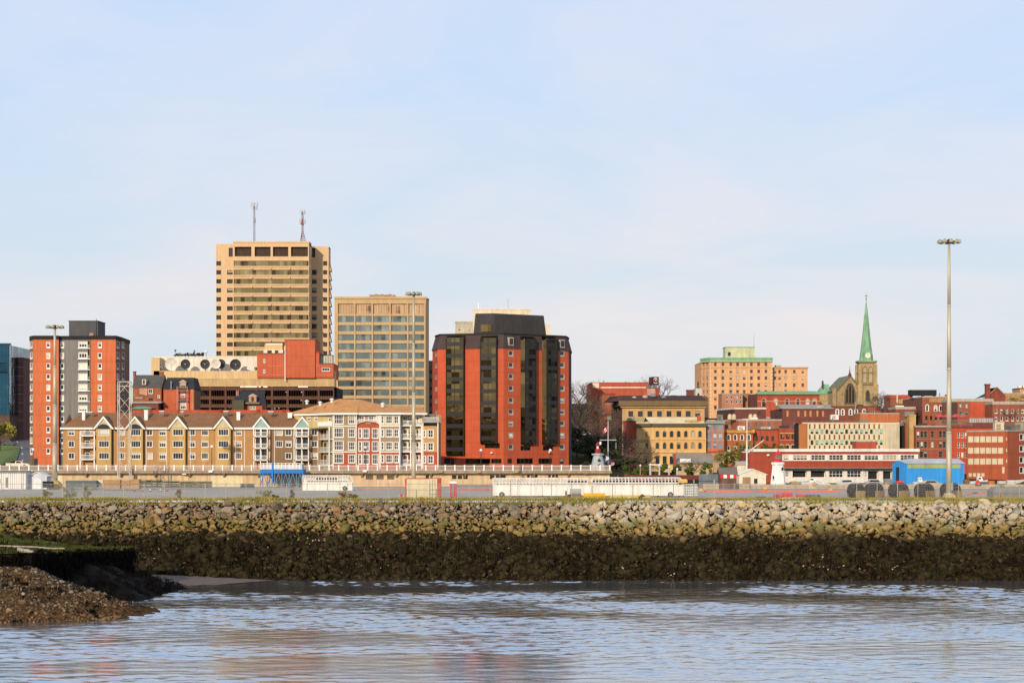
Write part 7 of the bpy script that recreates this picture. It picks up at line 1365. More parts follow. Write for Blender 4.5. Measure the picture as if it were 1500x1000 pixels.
# --- containers, sheds
def container():
    D = 290; b = Bld('shipping_container', 'cream shipping container with red frame ends beside the red toilet', 'container', 622, D, QZ); f = Face.px(595.5, D, 645.5); z0, z1 = QZ + .12, PZ(701, D); CC = M('container_cream', '#efdcae', k=.74, var=.04, streak=.2); m = MB(); us = f.u(627.5); n = 44
    for i in range(n):                                     # corrugated long side
        u0, u1 = us * i / n, us * (i + 1) / n; o = .03 if i % 2 else -.01; m.fbox(f, u0, u1, -2.4, o - .03, z0, z1, CC)
    b.part('side', m); m = MB(); m.fbox(f, us, f.L - .5, -2.4, .03, z0, z1, CC); d = b.part('door', m); m = MB()
    for u in (us + .25, us + .6, us + 1.0, us + 1.35): m.fbox(f, u - .025, u + .025, .03, .1, z0 + .1, z1 - .1, GRYM)
    for z in (z0 + .6, z0 + 1.3, z0 + 1.9): m.fbox(f, us + .1, f.L - .6, .03, .07, z, z + .05, GRYM)
    b.part('lock_bar', m, d); m = MB(); RD = M('container_red', '#d4482c'); m.fbox(f, f.L - .5, f.L, -2.45, .06, QZ, z1 + .1, RD); m.fbox(f, -.25, 0, -2.45, .04, QZ, z1 + .02, RD); m.fbox(f, 0, f.L - .5, -2.44, .05, z1, z1 + .09, RD); m.fbox(f, 0, f.L - .5, -2.44, .045, QZ, z0, RD); b.part('frame', m)
container()
def toilet():
    D = 292; b = Bld('portable_toilet', 'red portable toilet with white roof right of the cream container', 'portable toilet', 663.5, D, QZ); f = Face.px(658, D, 669); z1 = PZ(707.5, D); RT = M('toilet_red', '#c8263a', k=.7, rough=.5); m = MB(); m.fbox(f, 0, f.L, -1.2, 0, QZ + .12, z1, RT); b.part('cabin', m); m = MB(); m.fbox(f, .42, .72, .0, .04, QZ + .3, z1 - .1, M('toilet_grey', '#9c8f8c')); b.part('door', m); m = MB(); m.hexa([f.w(-.04, .04, z1), f.w(f.L + .04, .04, z1), f.w(f.L + .04, -1.24, z1), f.w(-.04, -1.24, z1), f.w(.15, -.15, z1 + .28), f.w(f.L - .15, -.15, z1 + .28), f.w(f.L - .15, -1.05, z1 + .28), f.w(.15, -1.05, z1 + .28)], WH); b.part('roof', m); m = MB(); m.fbox(f, -.03, f.L + .03, -1.25, .05, QZ, QZ + .12, DKM); b.part('skid', m)
toilet()
def shed(name, label, cat, px0, px1, pye, pyr, D, dep, mat, rm, ridge='x', extra=None):
    b = Bld(name, label, cat, (px0 + px1) / 2, D, QZ); f = Face.px(px0, D, px1); ze, zr = PZ(pye, D), PZ(pyr, D); m = MB()
    if ridge == 'y': m.poly([f.w(0, 0, QZ), f.w(f.L, 0, QZ), f.w(f.L, 0, ze), f.w(f.L / 2, 0, zr), f.w(0, 0, ze)], mat)
    else: m.poly([f.w(0, 0, QZ), f.w(f.L, 0, QZ), f.w(f.L, 0, ze), f.w(0, 0, ze)], mat)
    for u in (0, f.L): m.poly([f.w(u, 0, QZ), f.w(u, -dep, QZ), f.w(u, -dep, ze)] + ([f.w(u, -dep / 2, zr)] if ridge == 'x' else []) + [f.w(u, 0, ze)], mat)
    m.poly([f.w(0, -dep, QZ), f.w(f.L, -dep, QZ), f.w(f.L, -dep, ze), f.w(0, -dep, ze)], mat); b.part('wall', m); m = MB(); t = .12
    if ridge == 'y':
        for s0 in (-.25, f.L + .25): q = [f.w(s0, .25, ze - .1), f.w(f.L / 2, .25, zr + .05), f.w(f.L / 2, -dep - .2, zr + .05), f.w(s0, -dep - .2, ze - .1)]; m.hexa(q + [(x, y, z + t) for x, y, z in q], rm)
    else:
        for o0 in (.25, -dep - .25): q = [f.w(-.25, o0, ze - .08), f.w(f.L + .25, o0, ze - .08), f.w(f.L + .25, -dep / 2, zr), f.w(-.25, -dep / 2, zr)]; m.hexa(q + [(x, y, z + t) for x, y, z in q], rm)
    b.part('roof', m); b.f = f; b.ze = ze; return b
SHW = M('shed_white', '#efe9e2', k=.78, var=.05)
b = shed('site_hut', 'long white site hut at the left edge of the yard', 'hut', -14, 37.5, 691.5, 690, 372, 5, SHW, GRYM); m = MB(); m.fbox(b.f, b.f.L * .43, b.f.L * .5, 0, .05, QZ + .3, QZ + 2.3, GRYM); m.fbox(b.f, b.f.L * .2, b.f.L * .32, 0, .05, QZ + 1.2, QZ + 2.0, GLD); b.part('door', m); m = MB()
for i in range(16): m.fbox(b.f, i * b.f.L / 16, i * b.f.L / 16 + .05, 0, .03, QZ, b.ze - .1, GRYM)
b.part('batten', m)
b = shed('gabled_shed', 'small white gabled shed between the site hut and the left light mast', 'shed', 40.5, 68.5, 697, 692, 374, 4, M('shed_white2', '#dfe0e6', k=.75), SHW, 'y'); m = MB(); m.fbox(b.f, b.f.L * .3, b.f.L * .7, 0, .05, QZ, QZ + 2.0, M('door_white', '#f4f2ee', k=.8)); b.part('door', m)
simple_block('utility_box', 'black utility box beside the left light mast base', 'box', 62, 76, 704.5, 714, 368, 1.5, BLK, .05)
simple_block('wooden_crate', 'cream panel crate left of the tan concrete block pile', 'crate', 142, 150.5, 702.5, 712, 374, 1.2, CRM, .05)
TB = M('block_tan', '#c79a68', k=.65, var=.15)
for i, (x0, x1, y0, y1, D, lb) in enumerate(((151, 176, 702.5, 715.5, 362, 'tan concrete block, leftmost under the lattice tower'), (176.5, 190, 703.5, 715.5, 362.4, 'tan concrete block, middle one under the lattice tower'), (190.5, 204, 701.5, 715.5, 362, 'tan concrete block, rightmost under the lattice tower'))): simple_block('concrete_block', lb, 'concrete block', x0, x1, y0, y1, D, 2, TB, .1)
simple_block('steel_bin', 'grey steel skip partly behind the tan concrete blocks', 'skip', 96, 141, 703.5, 713.5, 372, 2.5, M('skip_grey', '#6f7470'), .1)
# lobster-trap like green racks
def trap_rack(label, px0, px1, py0, py1, D):
    t = thing('trap_stack', label, 'trap stack', (PX(px0, D), D, PZ(py1, D)), 0, 'stacks of green mesh traps by the wall'); w = (px1 - px0) * D / F; h = PZ(py0, D) - PZ(py1, D); GM = M('trap_green', '#4f6656', k=.6); rows = 3
    for r in range(rows):
        m = MB(); z0, z1 = h * r / rows + .03, h * (r + 1) / rows; nn = max(2, int(w / 1.1))
        for i in range(nn):
            a, c = w * i / nn + .03, w * (i + 1) / nn - .03; k = .05
            for q in (a, c):
                for yy in (0, .9): m.box(q - k / 2, q + k / 2, yy - k / 2, yy + k / 2, z0, z1 - .02, GM)
            for zz in (z0, (z0 + z1) / 2, z1 - .05): m.box(a, c, -.02, .02, zz, zz + k, GM); m.box(a, c, .88, .92, zz, zz + k, GM)
            m.box(a + .08, c - .08, .15, .8, z0 + .06, z0 + (z1 - z0) * random.uniform(.4, .8), M('trap_dark', '#39403a'))
        m.build('trap_row', t)
for x0, x1, y0, y1, D, lb in ((205, 238, 702.5, 713.5, 376, 'green trap stack, leftmost by the retaining wall'), (239, 262, 703.5, 713.8, 374, 'green trap stack, second from left by the retaining wall'), (263, 290, 704.5, 713.6, 375, 'green trap stack, third from left by the retaining wall'), (291, 310, 704.5, 713.6, 376, 'green trap stack, rightmost by the pale wall panel'), (352, 372, 708, 714.5, 372, 'low green trap stack left of the blue ramp')): trap_rack(lb, x0, x1, y0, y1, D)
# --- blue loading ramp
def blue_ramp():
    D = 392; BL = M('ramp_blue', '#2f8fe0', k=.62); BG_ = M('ramp_bluegrey', '#7fa6c4', k=.62); b = Bld('loading_ramp', 'blue steel gangway platform on lattice legs against the promenade', 'ramp', 412, D, QZ); f = Face.px(381, D, 444.5); z0, z1 = PZ(693, D), PZ(687.2, D); m = MB(); m.fbox(f, 0, f.L, -5, 0, z0, z1, BL); b.part('deck', m); m = MB(); rail(m, f, 0, f.L, -.1, z1, 1.3, WH, 12, .07); m.fbox(f, 0, f.L, -.16, -.1, z1 + .2, z1 + 1.0, M('screen_white', '#e6e4e2', k=.7)); b.part('railing', m); n = 6
    for i in range(n + 1): u = f.L * i / n; m = MB(); m.cyl(f.w(u, -.3, QZ), f.w(u, -.3, z0), .1, n=5, mat=BG_); b.part('leg', m); m = MB(); m.cyl(f.w(u, -4, QZ), f.w(u, -4, z0), .1, n=5, mat=BG_); b.part('leg', m)
    m = MB()
    for i in range(n):
        a, c = f.L * i / n, f.L * (i + 1) / n
        for o in (-.3,): m.cyl(f.w(a, o, QZ + .2), f.w((a + c) / 2, o, z0), .08, n=5, mat=BL if i < 2 else BG_); m.cyl(f.w((a + c) / 2, o, z0), f.w(c, o, QZ + .2), .08, n=5, mat=BL if i < 2 else BG_)
    b.part('bracing', m); m = MB(); m.fbox(f, f.u(398.2), f.u(400), -.1, .25, QZ + 1, PZ(677, D), BL); m.fbox(f, f.L - .25, f.L, -.1, .25, QZ + 1.4, z1 + 1.2, BL); b.part('post', m)
blue_ramp()
# --- gangway trailers
def gangway(label, px0, px1, D, pyt, pym, pyb, nr, dark, wheels):
    t = thing('gangway', label, 'gangway', (PX(px0, D), D, QZ), 0, 'white covered boarding gangways'); L = (px1 - px0) * D / F; zt, zm, zb = PZ(pyt, D) - QZ, PZ(pym, D) - QZ, PZ(pyb, D) - QZ; wdt = 2.2; m = MB(); GW = M('gangway_white', '#f6ecdc', k=.82, var=.08, streak=.3)
    m.box(0, L, 0, wdt, zb, zm, GW); m.build('hull', t); m = MB(); np_ = max(4, int(L / 3.8))
    for i in range(np_ + 1): x = L * i / np_; m.box(x - .05, x + .05, -.05, .0, zb, zm, M('gangway_seam', '#d8ccb8', k=.75))
    m.box(-.05, L + .05, -.08, .02, zm - .03, zm + .1, GW); m.build('panel_seam', t); m = MB(); h = zt - zm
    arcs = [(wdt / 2 - wdt / 2 * math.cos(math.pi * k / 8), zm + .1 + (h - .1) * min(1, 1.25 * math.sin(math.pi * k / 8))) for k in range(9)]
    for i in range(nr + 1):
        x = (L - h * .6) * i / nr
        for (y0, z0), (y1, z1) in zip(arcs, arcs[1:]): m.cyl((x, y0, z0), (x, y1, z1), .055, n=5, mat=GW)
    for q in (2, 3, 4, 5, 6): m.cyl((0, *arcs[q]), (L - h * .6, *arcs[q]), .04, n=5, mat=GW)
    for zz in (.35, .68): m.box(0, L - h * .6, -.02, .04, zm + h * zz, zm + h * zz + .06, GW)
    for k in range(5):                                     # rounded end hoops
        a0, a1 = math.pi / 2 * k / 5, math.pi / 2 * (k + 1) / 5
        for y in (.05, wdt - .05): m.cyl((L - h * .6 + h * .6 * math.sin(a0), y, zm + h * math.cos(a0)), (L - h * .6 + h * .6 * math.sin(a1), y, zm + h * math.cos(a1)), .055, n=5, mat=GW)
    m.build('canopy_frame', t); m = MB(); step = (L - h * .6) / nr
    for i in range(nr):
        x = step * i
        if dark(i / nr): m.box(x + .1, x + step - .1, .1, .12, zm + h * .38, zm + h * .66, M('gangway_dark', '#2e2a2a'))
        else: m.box(x + .1, x + step - .1, .1, .12, zm + h * .38, zm + h * .66, M('gangway_pale', '#cfc6ba', k=.75, rough=.4))
    m.box(.05, L - h * .7, wdt - .12, wdt - .08, zm, zm + h * .75, M('gangway_inner', '#e6dccb', k=.75)); m.build('window', t)
    for x in wheels: m = MB(); xx = (x - px0) * D / F; m.cyl((xx, -.25, .42), (xx, .1, .42), .42, n=18, mat=BLK); w = m.build('wheel', t); m = MB(); m.cyl((xx, -.28, .42), (xx, -.24, .42), .24, n=14, mat=GRYM); m.build('rim', w)
    m = MB()
    for x in np.linspace(.6, L - .6, 5): m.box(x - .1, x + .1, .3, wdt - .3, .02, zb, DKM)
    m.build('support', t); return t, L, zm
gangway('shorter white gangway with hooped glazed canopy right of the blue ramp', 443, 516, 360, 696, 706.5, 718, 17, lambda q: .25 < q < .72, (505,))
gangway('long white gangway, left half with dented grey tank in front', 722, 867, 303, 700, 710.8, 725.5, 28, lambda q: .75 < q < 1, (735,))
gw, L_, zm_ = gangway('long white gangway, right half ending in a railed cage', 867.5, 1001, 303, 699, 710.8, 725.5, 26, lambda q: True, (982,))
def cage():
    t = thing('railed_cage', 'white railed cage step at the right end of the long gangway', 'cage', (PX(1002, 303), 303, QZ + .25)); m = MB(); w, h = 19 * 303 / F, 1.75; CW_ = M('cage_white', '#f2ead8', k=.8)
    for i in range(7): m.box(w * i / 6 - .03, w * i / 6 + .03, -.02, .03, 0, h, CW_); m.box(w * i / 6 - .03, w * i / 6 + .03, 2.0, 2.05, 0, h, CW_)
    for i in range(5): m.box(0, w, -.03, .04, h * i / 4, h * i / 4 + .06, CW_); m.box(0, w, 1.99, 2.06, h * i / 4, h * i / 4 + .06, CW_)
    m.build('bars', t); m = MB(); m.box(0, w, 0, 2.05, -.22, -.02, GRYM); m.build('platform', t)
cage()
simple_block('yellow_barrier', 'bright yellow barrier block in front of the long white gangway', 'barrier', 855, 887, 722, 731, 287, .7, M('barrier_yellow', '#f2b51e', k=.78), .08)
simple_block('yellow_beam', 'long pale yellow kerb beam right of the bright yellow barrier', 'kerb beam', 893, 953, 724.6, 728.6, 292, .4, M('beam_yellow', '#efcf6a', k=.72), .05)
simple_block('yellow_hopper', 'small yellow hood sitting on the right part of the long gangway', 'hood', 994, 1007, 701.5, 706.5, 302.6, .8, M('hood_yellow', '#e9c24a', k=.75), .15)
def cyl_tank():
    D = 297; t = thing('tow_tank', 'grey towable tank with small wheel in front of the long gangway', 'tank', (PX(843, D), D, QZ)); m = MB(); m.cyl((-.85, .6, .95), (.9, .6, .95), .5, n=18, mat=M('tank_grey', '#b6b0a6', k=.7)); m.build('tank', t, smooth=False); m = MB(); m.cyl((-1.0, .1, .3), (-1.0, .35, .3), .3, n=14, mat=BLK); m.build('wheel', t); m = MB(); m.box(-1.5, 1.1, .2, 1.0, .28, .46, M('frame_rust', '#8a6a3c')); m.box(-1.6, -1.3, .3, .8, .4, 1.1, M('frame_rust', '')); m.build('chassis', t)
cyl_tank()
def hydrant():
    t = thing('hydrant', 'small red hydrant left of the cream container', 'hydrant', (PX(587.8, 288), 288, QZ)); m = MB(); m.lathe((0, 0, 0), [(.22, 0), (.22, .12), (.15, .15), (.15, .6), (.19, .65), (.19, .72), (.12, .88), (.03, .95)], 12, M('hydrant_red', '#d8323a', k=.7)); m.cyl((-.28, 0, .5), (.28, 0, .5), .09, n=9, mat=M('hydrant_red', '')); m.build('body', t); m = MB(); m.cyl((-.34, 0, .5), (-.28, 0, .5), .11, n=8, mat=WH); m.cyl((.28, 0, .5), (.34, 0, .5), .11, n=8, mat=WH); m.build('cap', t)
hydrant()
# --- lighthouse
def lighthouse():
    D = 380; t = thing('lighthouse', 'white tapering lighthouse with red lantern in front of the harbour building', 'lighthouse', (PX(1139.8, D), D, QZ)); s = D / F; z = lambda y: PZ(y, D) - QZ; LW = M('lh_white', '#fdf6ea', k=.85, var=.03); LR = M('lh_red', '#e8231c', k=.75, var=.04); m = MB(); r0, r1 = 11.8 * s, 8.2 * s; zt = z(678); n = 8
    prof = [(r0, 0), (r0, .5), (r1, zt - .5)]; i0 = 0
    m.lathe((0, 0, 0), [(r0 * 1.04, -.3), (r0, .1), (r1, zt - .45)], n, LW); m.build('tower', t); m = MB(); m.lathe((0, 0, 0), [(r1, zt - .5), (9.9 * s, zt - .15), (9.9 * s, zt + .15), (r1 * .8, zt + .2)], n, LW); m.build('gallery', t); m = MB(); m.lathe((0, 0, 0), [(5.9 * s, zt + .15), (5.9 * s, z(672))], 10, LR); m.build('lantern_base', t); m = MB(); m.lathe((0, 0, 0), [(5.3 * s, z(672)), (5.3 * s, z(665.5))], 10, M('lh_glass', '#9a8f94', rough=.15)); g = m.build('lantern_glass', t); m = MB()
    for j in range(10): a = j * math.pi / 5; m.cyl((5.4 * s * math.cos(a), 5.4 * s * math.sin(a), z(672)), (5.4 * s * math.cos(a), 5.4 * s * math.sin(a), z(665.5)), .05, n=4, mat=LR)
    m.build('glazing_bar', g); m = MB(); m.lathe((0, 0, 0), [(6.2 * s, z(665.8)), (6.2 * s, z(665)), (1.3 * s, z(661.2)), (1.3 * s, z(660)), (.5 * s, z(658.5)), (.1, z(657))], 10, LR); m.build('lantern_roof', t)
    for x, y, w, h in ((1145, 686.5, 2.6, 5), (1131.5, 699, 1.6, 5)): m = MB(); zz = z(y); rr = r0 + (r1 - r0) * zz / zt; xo = (x - 1139.8) * s; yy = -rr * .93; m.box(xo - w * s / 2, xo + w * s / 2, yy - .12, yy + .3, zz - h * s / 2, zz + h * s / 2, BLK); m.box(xo - w * s / 2 - .1, xo + w * s / 2 + .1, yy - .18, yy + .3, zz - h * s / 2 - .12, zz - h * s / 2, LW); m.build('window', t)
lighthouse()
# --- masts and flag
def signal_mast():
    D = 395; t = thing('signal_mast', 'tall white signal mast with yard and slanting gaff left of the lighthouse', 'mast', (PX(1094, D), D, QZ)); s = D / F; z = lambda y: PZ(y, D) - QZ; MW = M('mast_white', '#f2e6d4', k=.82); m = MB(); m.cyl((0, 0, 0), (0, 0, z(655)), .2, .17, 9, MW); m.cyl((0, -.25, z(660)), (0, -.25, z(613)), .13, .08, 8, MW); m.cyl((0, -.12, z(662)), (0, -.12, z(645)), .2, n=8, mat=MW); m.build('pole', t); m = MB(); m.cyl((-7 * s, 0, z(662)), (4 * s, 0, z(662)), .09, n=6, mat=MW); m.cyl((-7 * s, -.2, z(613.5)), (3 * s, -.2, z(613.5)), .06, n=6, mat=MW); m.build('yard', t); m = MB(); m.cyl((1 * s, 0, z(662.5)), (25 * s, 0, z(644)), .12, .08, 7, MW); m.build('gaff', t); m = MB()
    for p, q in (((-7 * s, 0, z(662)), (0, -.2, z(614))), ((25 * s, 0, z(644)), (0, -.2, z(614))), ((4 * s, 0, z(662)), (0, -.2, z(614)))): m.cyl(p, q, .015, n=3, mat=GRYM)
    m.build('stay', t)
signal_mast()
def flagpole():
    D = 410; t = thing('flagpole', 'white flagpole with a cross yard right of the red hotel', 'flagpole', (PX(890.8, D), D, 12)); s = D / F; z = lambda y: PZ(y, D) - 12; m = MB(); PW = M('flag_pole_grey', '#d0cac4', k=.75); m.cyl((0, 0, 0), (0, 0, z(618)), .16, .08, 8, PW); m.lathe((0, 0, z(618)), [(.05, 0), (.14, .12), (.05, .25)], 8, PW); m.build('pole', t); m = MB(); m.cyl((-12 * s, 0, z(644.2)), (12 * s, 0, z(644.2)), .09, n=6, mat=PW); m.cyl((-12 * s, 0, z(644.2)), (0, 0, z(620)), .012, n=3, mat=GRYM); m.cyl((12 * s, 0, z(644.2)), (0, 0, z(620)), .012, n=3, mat=GRYM); m.cyl((11.5 * s, 0, z(648)), (11.5 * s, 0, z(657)), .05, n=5, mat=CRM); m.build('yard', t)
    fl = thing('flag', 'red and white maple leaf flag drooping from the flagpole', 'flag', (PX(890.3, D), D - .1, PZ(629, D))); FR = M('flag_red', '#d8262c', k=.75); FW = M('flag_white', '#f6f0ea', k=.85); nx_, nz_ = 9, 6
    def P(i, j): u = i / nx_; return (-u * 1.05 - .1 * math.sin(j), .12 * math.sin(u * 7 + j * .5), .9 - j / nz_ * .95 - u * 1.0)
    m = MB(); w = MB(); lf = MB()
    for i in range(nx_):
        for j in range(nz_): (w if 2 < i < 6 else m).poly([P(i, j), P(i + 1, j), P(i + 1, j + 1), P(i, j + 1)], FW if 2 < i < 6 else FR)
    m.build('red_band', fl); w.build('white_band', fl); c = P(4.5, 3); pts = [(0, .24), (.05, .12), (.15, .16), (.11, .03), (.2, -.04), (.06, -.12), (.03, -.12), (.02, -.22), (-.02, -.22), (-.03, -.12), (-.06, -.12), (-.2, -.04), (-.11, .03), (-.15, .16), (-.05, .12)]; lf.poly([(c[0] + x * .55, c[1] - .14, c[2] + z * 1.1) for x, z in pts], FR); lf.build('maple_leaf', fl)
flagpole()
# --- harbour beacon (white flared tower with red top) and coloured clutter at the promenade end
def beacon():
    D = 404; t = thing('beacon_tower', 'white flared beacon tower with dark red top at the promenade end', 'beacon', (PX(876, D), D, PZD)); s = D / F; m = MB(); BW = M('beacon_white', '#d3dad6', k=.55); z = lambda y: PZ(y, D) - PZD; m.lathe((0, 0, 0), [(11.5 * s, -.3), (9.6 * s, 1.2), (6.5 * s, z(666))], 10, BW); m.build('tower', t); m = MB(); m.lathe((0, 0, 0), [(9 * s, z(666.4)), (9 * s, z(664)), (3 * s, z(663.6))], 10, BW); m.build('gallery', t); m = MB(); m.lathe((0, 0, 0), [(4.6 * s, z(664)), (4.2 * s, z(658)), (1.2 * s, z(654))], 8, M('beacon_red', '#a3262c', k=.65)); m.box(-2 * s, .5 * s, -.6, .5, z(657), z(653.5), WH); m.build('lantern', t); m = MB(); m.lathe((0, 0, 0), [(3.4 * s, z(654)), (3.8 * s, z(650)), (.1, z(647))], 7, M('beacon_red', '')); m.build('cap', t); m = MB(); m.box(2 * s, 4.5 * s, -.9, .2, z(651), z(646.5), WH); m.build('day_mark', t)
    for y in (674, 681): m = MB(); m.lathe((1.3 * s, -8 * s, z(y)), [(.05, -.4), (.4, 0), (.05, .4)], 8, DKM); m.build('porthole', t)
beacon()
def flags_cluster():
    D = 405; 
    for i, (x, y, c, nm) in enumerate(((881, 668.5, '#2d2a4a', 'navy'), (887, 671, '#f0eef2', 'white'), (884, 674, '#b8a6c8', 'lilac'), (892, 675, '#5c2f52', 'plum'), (895, 679, '#d8a0b0', 'pink'), (889.5, 682, '#3a3440', 'charcoal'))):
        t = thing('pennant', f'small {nm} pennant strung beside the beacon tower', 'pennant', (PX(x, D + i * .3), D + i * .3, PZD)); m = MB(); zz = PZ(y, D) - PZD; m.cyl((0, 0, 0), (0, 0, zz + .6), .04, n=5, mat=GRYM); m.build('staff', t); m = MB(); mt = M('pennant_' + nm, c, k=.7); m.hexa([(0, 0, zz - .5), (.75, .1, zz - .2), (.75, .14, zz - .2), (0, .04, zz - .5), (0, 0, zz + .55), (.75, .1, zz + .2), (.75, .14, zz + .2), (0, .04, zz + .55)], mt); m.build('cloth', t)
flags_cluster()
# --- red striped hut, white hut, misc sheds
b = shed('striped_hut', 'small hut with red and white striped front left of the white gabled hut', 'hut', 1055, 1079, 694, 685, 372, 4, M('hut_maroon', '#6f4a44'), M('hut_roof', '#7f6f62', k=.7)); m = MB()
for i in range(5): m.fbox(b.f, b.f.L * i / 5, b.f.L * (i + 1) / 5, 0, .12, PZ(700, 372), PZ(694, 372), WH if i % 2 else M('stripe_red', '#e02a2a', k=.75))
b.part('striped_panel', m); m = MB(); m.fbox(b.f, .3, b.f.L * .45, 0, .05, QZ, QZ + 2, M('hut_door', '#8a5a50')); b.part('door', m)
b = shed('gabled_hut', 'white gabled boat hut between the striped hut and the lighthouse', 'hut', 1083, 1122, 694.5, 687.5, 385, 6, M('hut_cream', '#efe0c4', k=.78), WH, 'y'); m = MB(); m.fbox(b.f, b.f.L * .12, b.f.L * .42, 0, .06, QZ, QZ + 2.2, M('hut_door2', '#b8936a')); m.fbox(b.f, b.f.L * .55, b.f.L * .68, 0, .06, QZ + .9, QZ + 1.9, GLD); b.part('door', m)
b = shed('gabled_hut', 'small cream hut behind the signal mast', 'hut', 1080, 1094, 680, 676, 415, 5, M('hut_cream2', '#e8d8b4', k=.78), COP); m = MB(); m.fbox(b.f, .5, 1.4, 0, .06, QZ + .5, QZ + 2.5, GLD); b.part('door', m)
# --- blue warehouse
def blue_shed():
    D = 400; BLU = M('shed_blue', '#2f9fea', k=.72, var=.07, streak=.22); b = Bld('blue_warehouse', 'bright blue metal warehouse with grey roof behind the tallest light mast', 'warehouse', 1360, D, QZ); f = Face.px(1327.5, D, 1412.5); g = Face.px(1307, D + 5, 1327.5, D); ze = PZ(678.5, D); zr = PZ(671.5, D + 7); m = MB(); z0 = QZ - .2
    m.poly([f.w(0, 0, z0), f.w(f.L, 0, z0), f.w(f.L, 0, ze), f.w(0, 0, ze)], BLU); pk = g.w(g.L * .45, 0, PZ(674, D + 3)); m.poly([g.w(0, 0, z0), g.w(g.L, 0, z0), g.w(g.L, 0, ze), pk, g.w(0, 0, ze)], BLU); m.poly([f.w(f.L, 0, z0), f.w(f.L, -12, z0), f.w(f.L, -12, ze), f.w(f.L, -6, zr), f.w(f.L, 0, ze)], BLU); m.poly([g.w(0, 0, z0), f.w(f.L, -12, z0), f.w(f.L, -12, ze), g.w(0, 0, ze)], BLU); b.part('wall', m); m = MB(); SR = M('roof_pale_metal', '#d8d2cc', k=.72)
    m.poly([f.w(-.2, .2, ze), f.w(f.L + .2, .2, ze), f.w(f.L + .2, -6, zr), (pk[0] + 3, pk[1] + 4, zr)], SR); m.poly([f.w(f.L + .2, -12.2, ze), g.w(-.2, -.2, ze), (pk[0] + 3, pk[1] + 4, zr), f.w(f.L + .2, -6, zr)], SR); m.poly([f.w(-.2, .2, ze), (pk[0] + 3, pk[1] + 4, zr), pk], SR); m.poly([pk, (pk[0] + 3, pk[1] + 4, zr), g.w(-.2, .2, ze)], SR); b.part('roof', m); m = MB(); m.fbox(f, .3, f.L - .8, .0, .06, PZ(685.5, D), PZ(679.3, D), M('skylight_green', '#a8b77a', k=.7)); b.part('translucent_strip', m); m = MB()
    for i in range(40): u = f.L * i / 40; m.fbox(f, u, u + .06, .0, .04, z0, PZ(685.6, D), BLU)
    b.part('rib', m); m = MB(); m.fbox(g, g.L * .28, g.L * .5, .0, .06, QZ + .4, PZ(684, D), M('door_navy', '#22344e')); b.part('door', m)
blue_shed()
# --- boats, pickup
def boat(label, px0, px1, py0, py1, D, hullc, yaw=0.0, cabin=True):
    t = thing('boat', label, 'boat', (PX((px0 + px1) / 2, D), D, QZ + .5), yaw, 'boats laid up in the yard'); L = (px1 - px0) * D / F; h = max(.7, PZ(py0, D) - PZ(py1, D)); m = MB(); HM = M('hull_' + hullc, hullc, k=.78); n = 10; secs = []
    for i in range(n + 1):
        q = i / n; w = .95 * (1 - q ** 3.2) * (1 if q > .0 else .9) + .02; sh = h * (.62 + .25 * q * q); secs.append([(-L / 2 + L * q, -w, sh), (-L / 2 + L * q, -w * .75, h * .15 + h * .4 * q ** 4), (-L / 2 + L * q, 0, h * .55 * q ** 4), (-L / 2 + L * q, w * .75, h * .15 + h * .4 * q ** 4), (-L / 2 + L * q, w, sh)])
    i0 = 0; k = m.mi(HM)
    for s in secs: m.v += s
    for i in range(n):
        for j in range(4): a = i * 5 + j; m.f.append((a, a + 1, a + 6, a + 5)); m.m.append(k)
    m.f.append((0, 1, 2, 3, 4)); m.m.append(k)
    kd = m.mi(M('deck_beige', '#d8cbb4', k=.7))
    for i in range(n): a = i * 5; m.f.append((a + 4, a + 9, a + 5, a)); m.m.append(kd)
    m.build('hull', t)
    if cabin: m = MB(); m.hexa([(-L * .1, -.6, h * .62), (L * .22, -.55, h * .68), (L * .22, .55, h * .68), (-L * .1, .6, h * .62), (-L * .1, -.5, h * 1.35), (L * .12, -.45, h * 1.35), (L * .12, .45, h * 1.35), (-L * .1, .5, h * 1.35)], WH); c = m.build('cabin', t); m = MB(); m.box(-L * .07, L * .09, -.585, -.5, h * .95, h * 1.2, GLD); m.build('window', c)
    m = MB()
    for x in (-L * .28, L * .2): m.box(x - .12, x + .12, -.6, .6, -.5, h * .22, M('cradle_wood', '#8a6a48'))
    m.build('cradle', t)
boat('white cabin boat laid up right of the lighthouse', 1174, 1203, 700, 708.5, 384, '#f2ece4')
boat('long low grey boat laid up right of the lighthouse', 1157, 1186, 702, 709, 392, '#a8a49c', cabin=False)
boat('white open boat with its bow raised right of the pickup', 1226, 1256, 700.5, 708, 382, '#f0e6da', cabin=False)
boat('small pale boat in front of the blue warehouse', 1338, 1356, 699, 708, 384, '#e8e0d4')
boat('white covered boat in front of the right brick office', 1421, 1447, 699, 708, 392, '#dfe2e4')
boat('long pale boat at the right edge of the yard', 1462, 1500, 697, 706, 396, '#e4dccc', cabin=False)
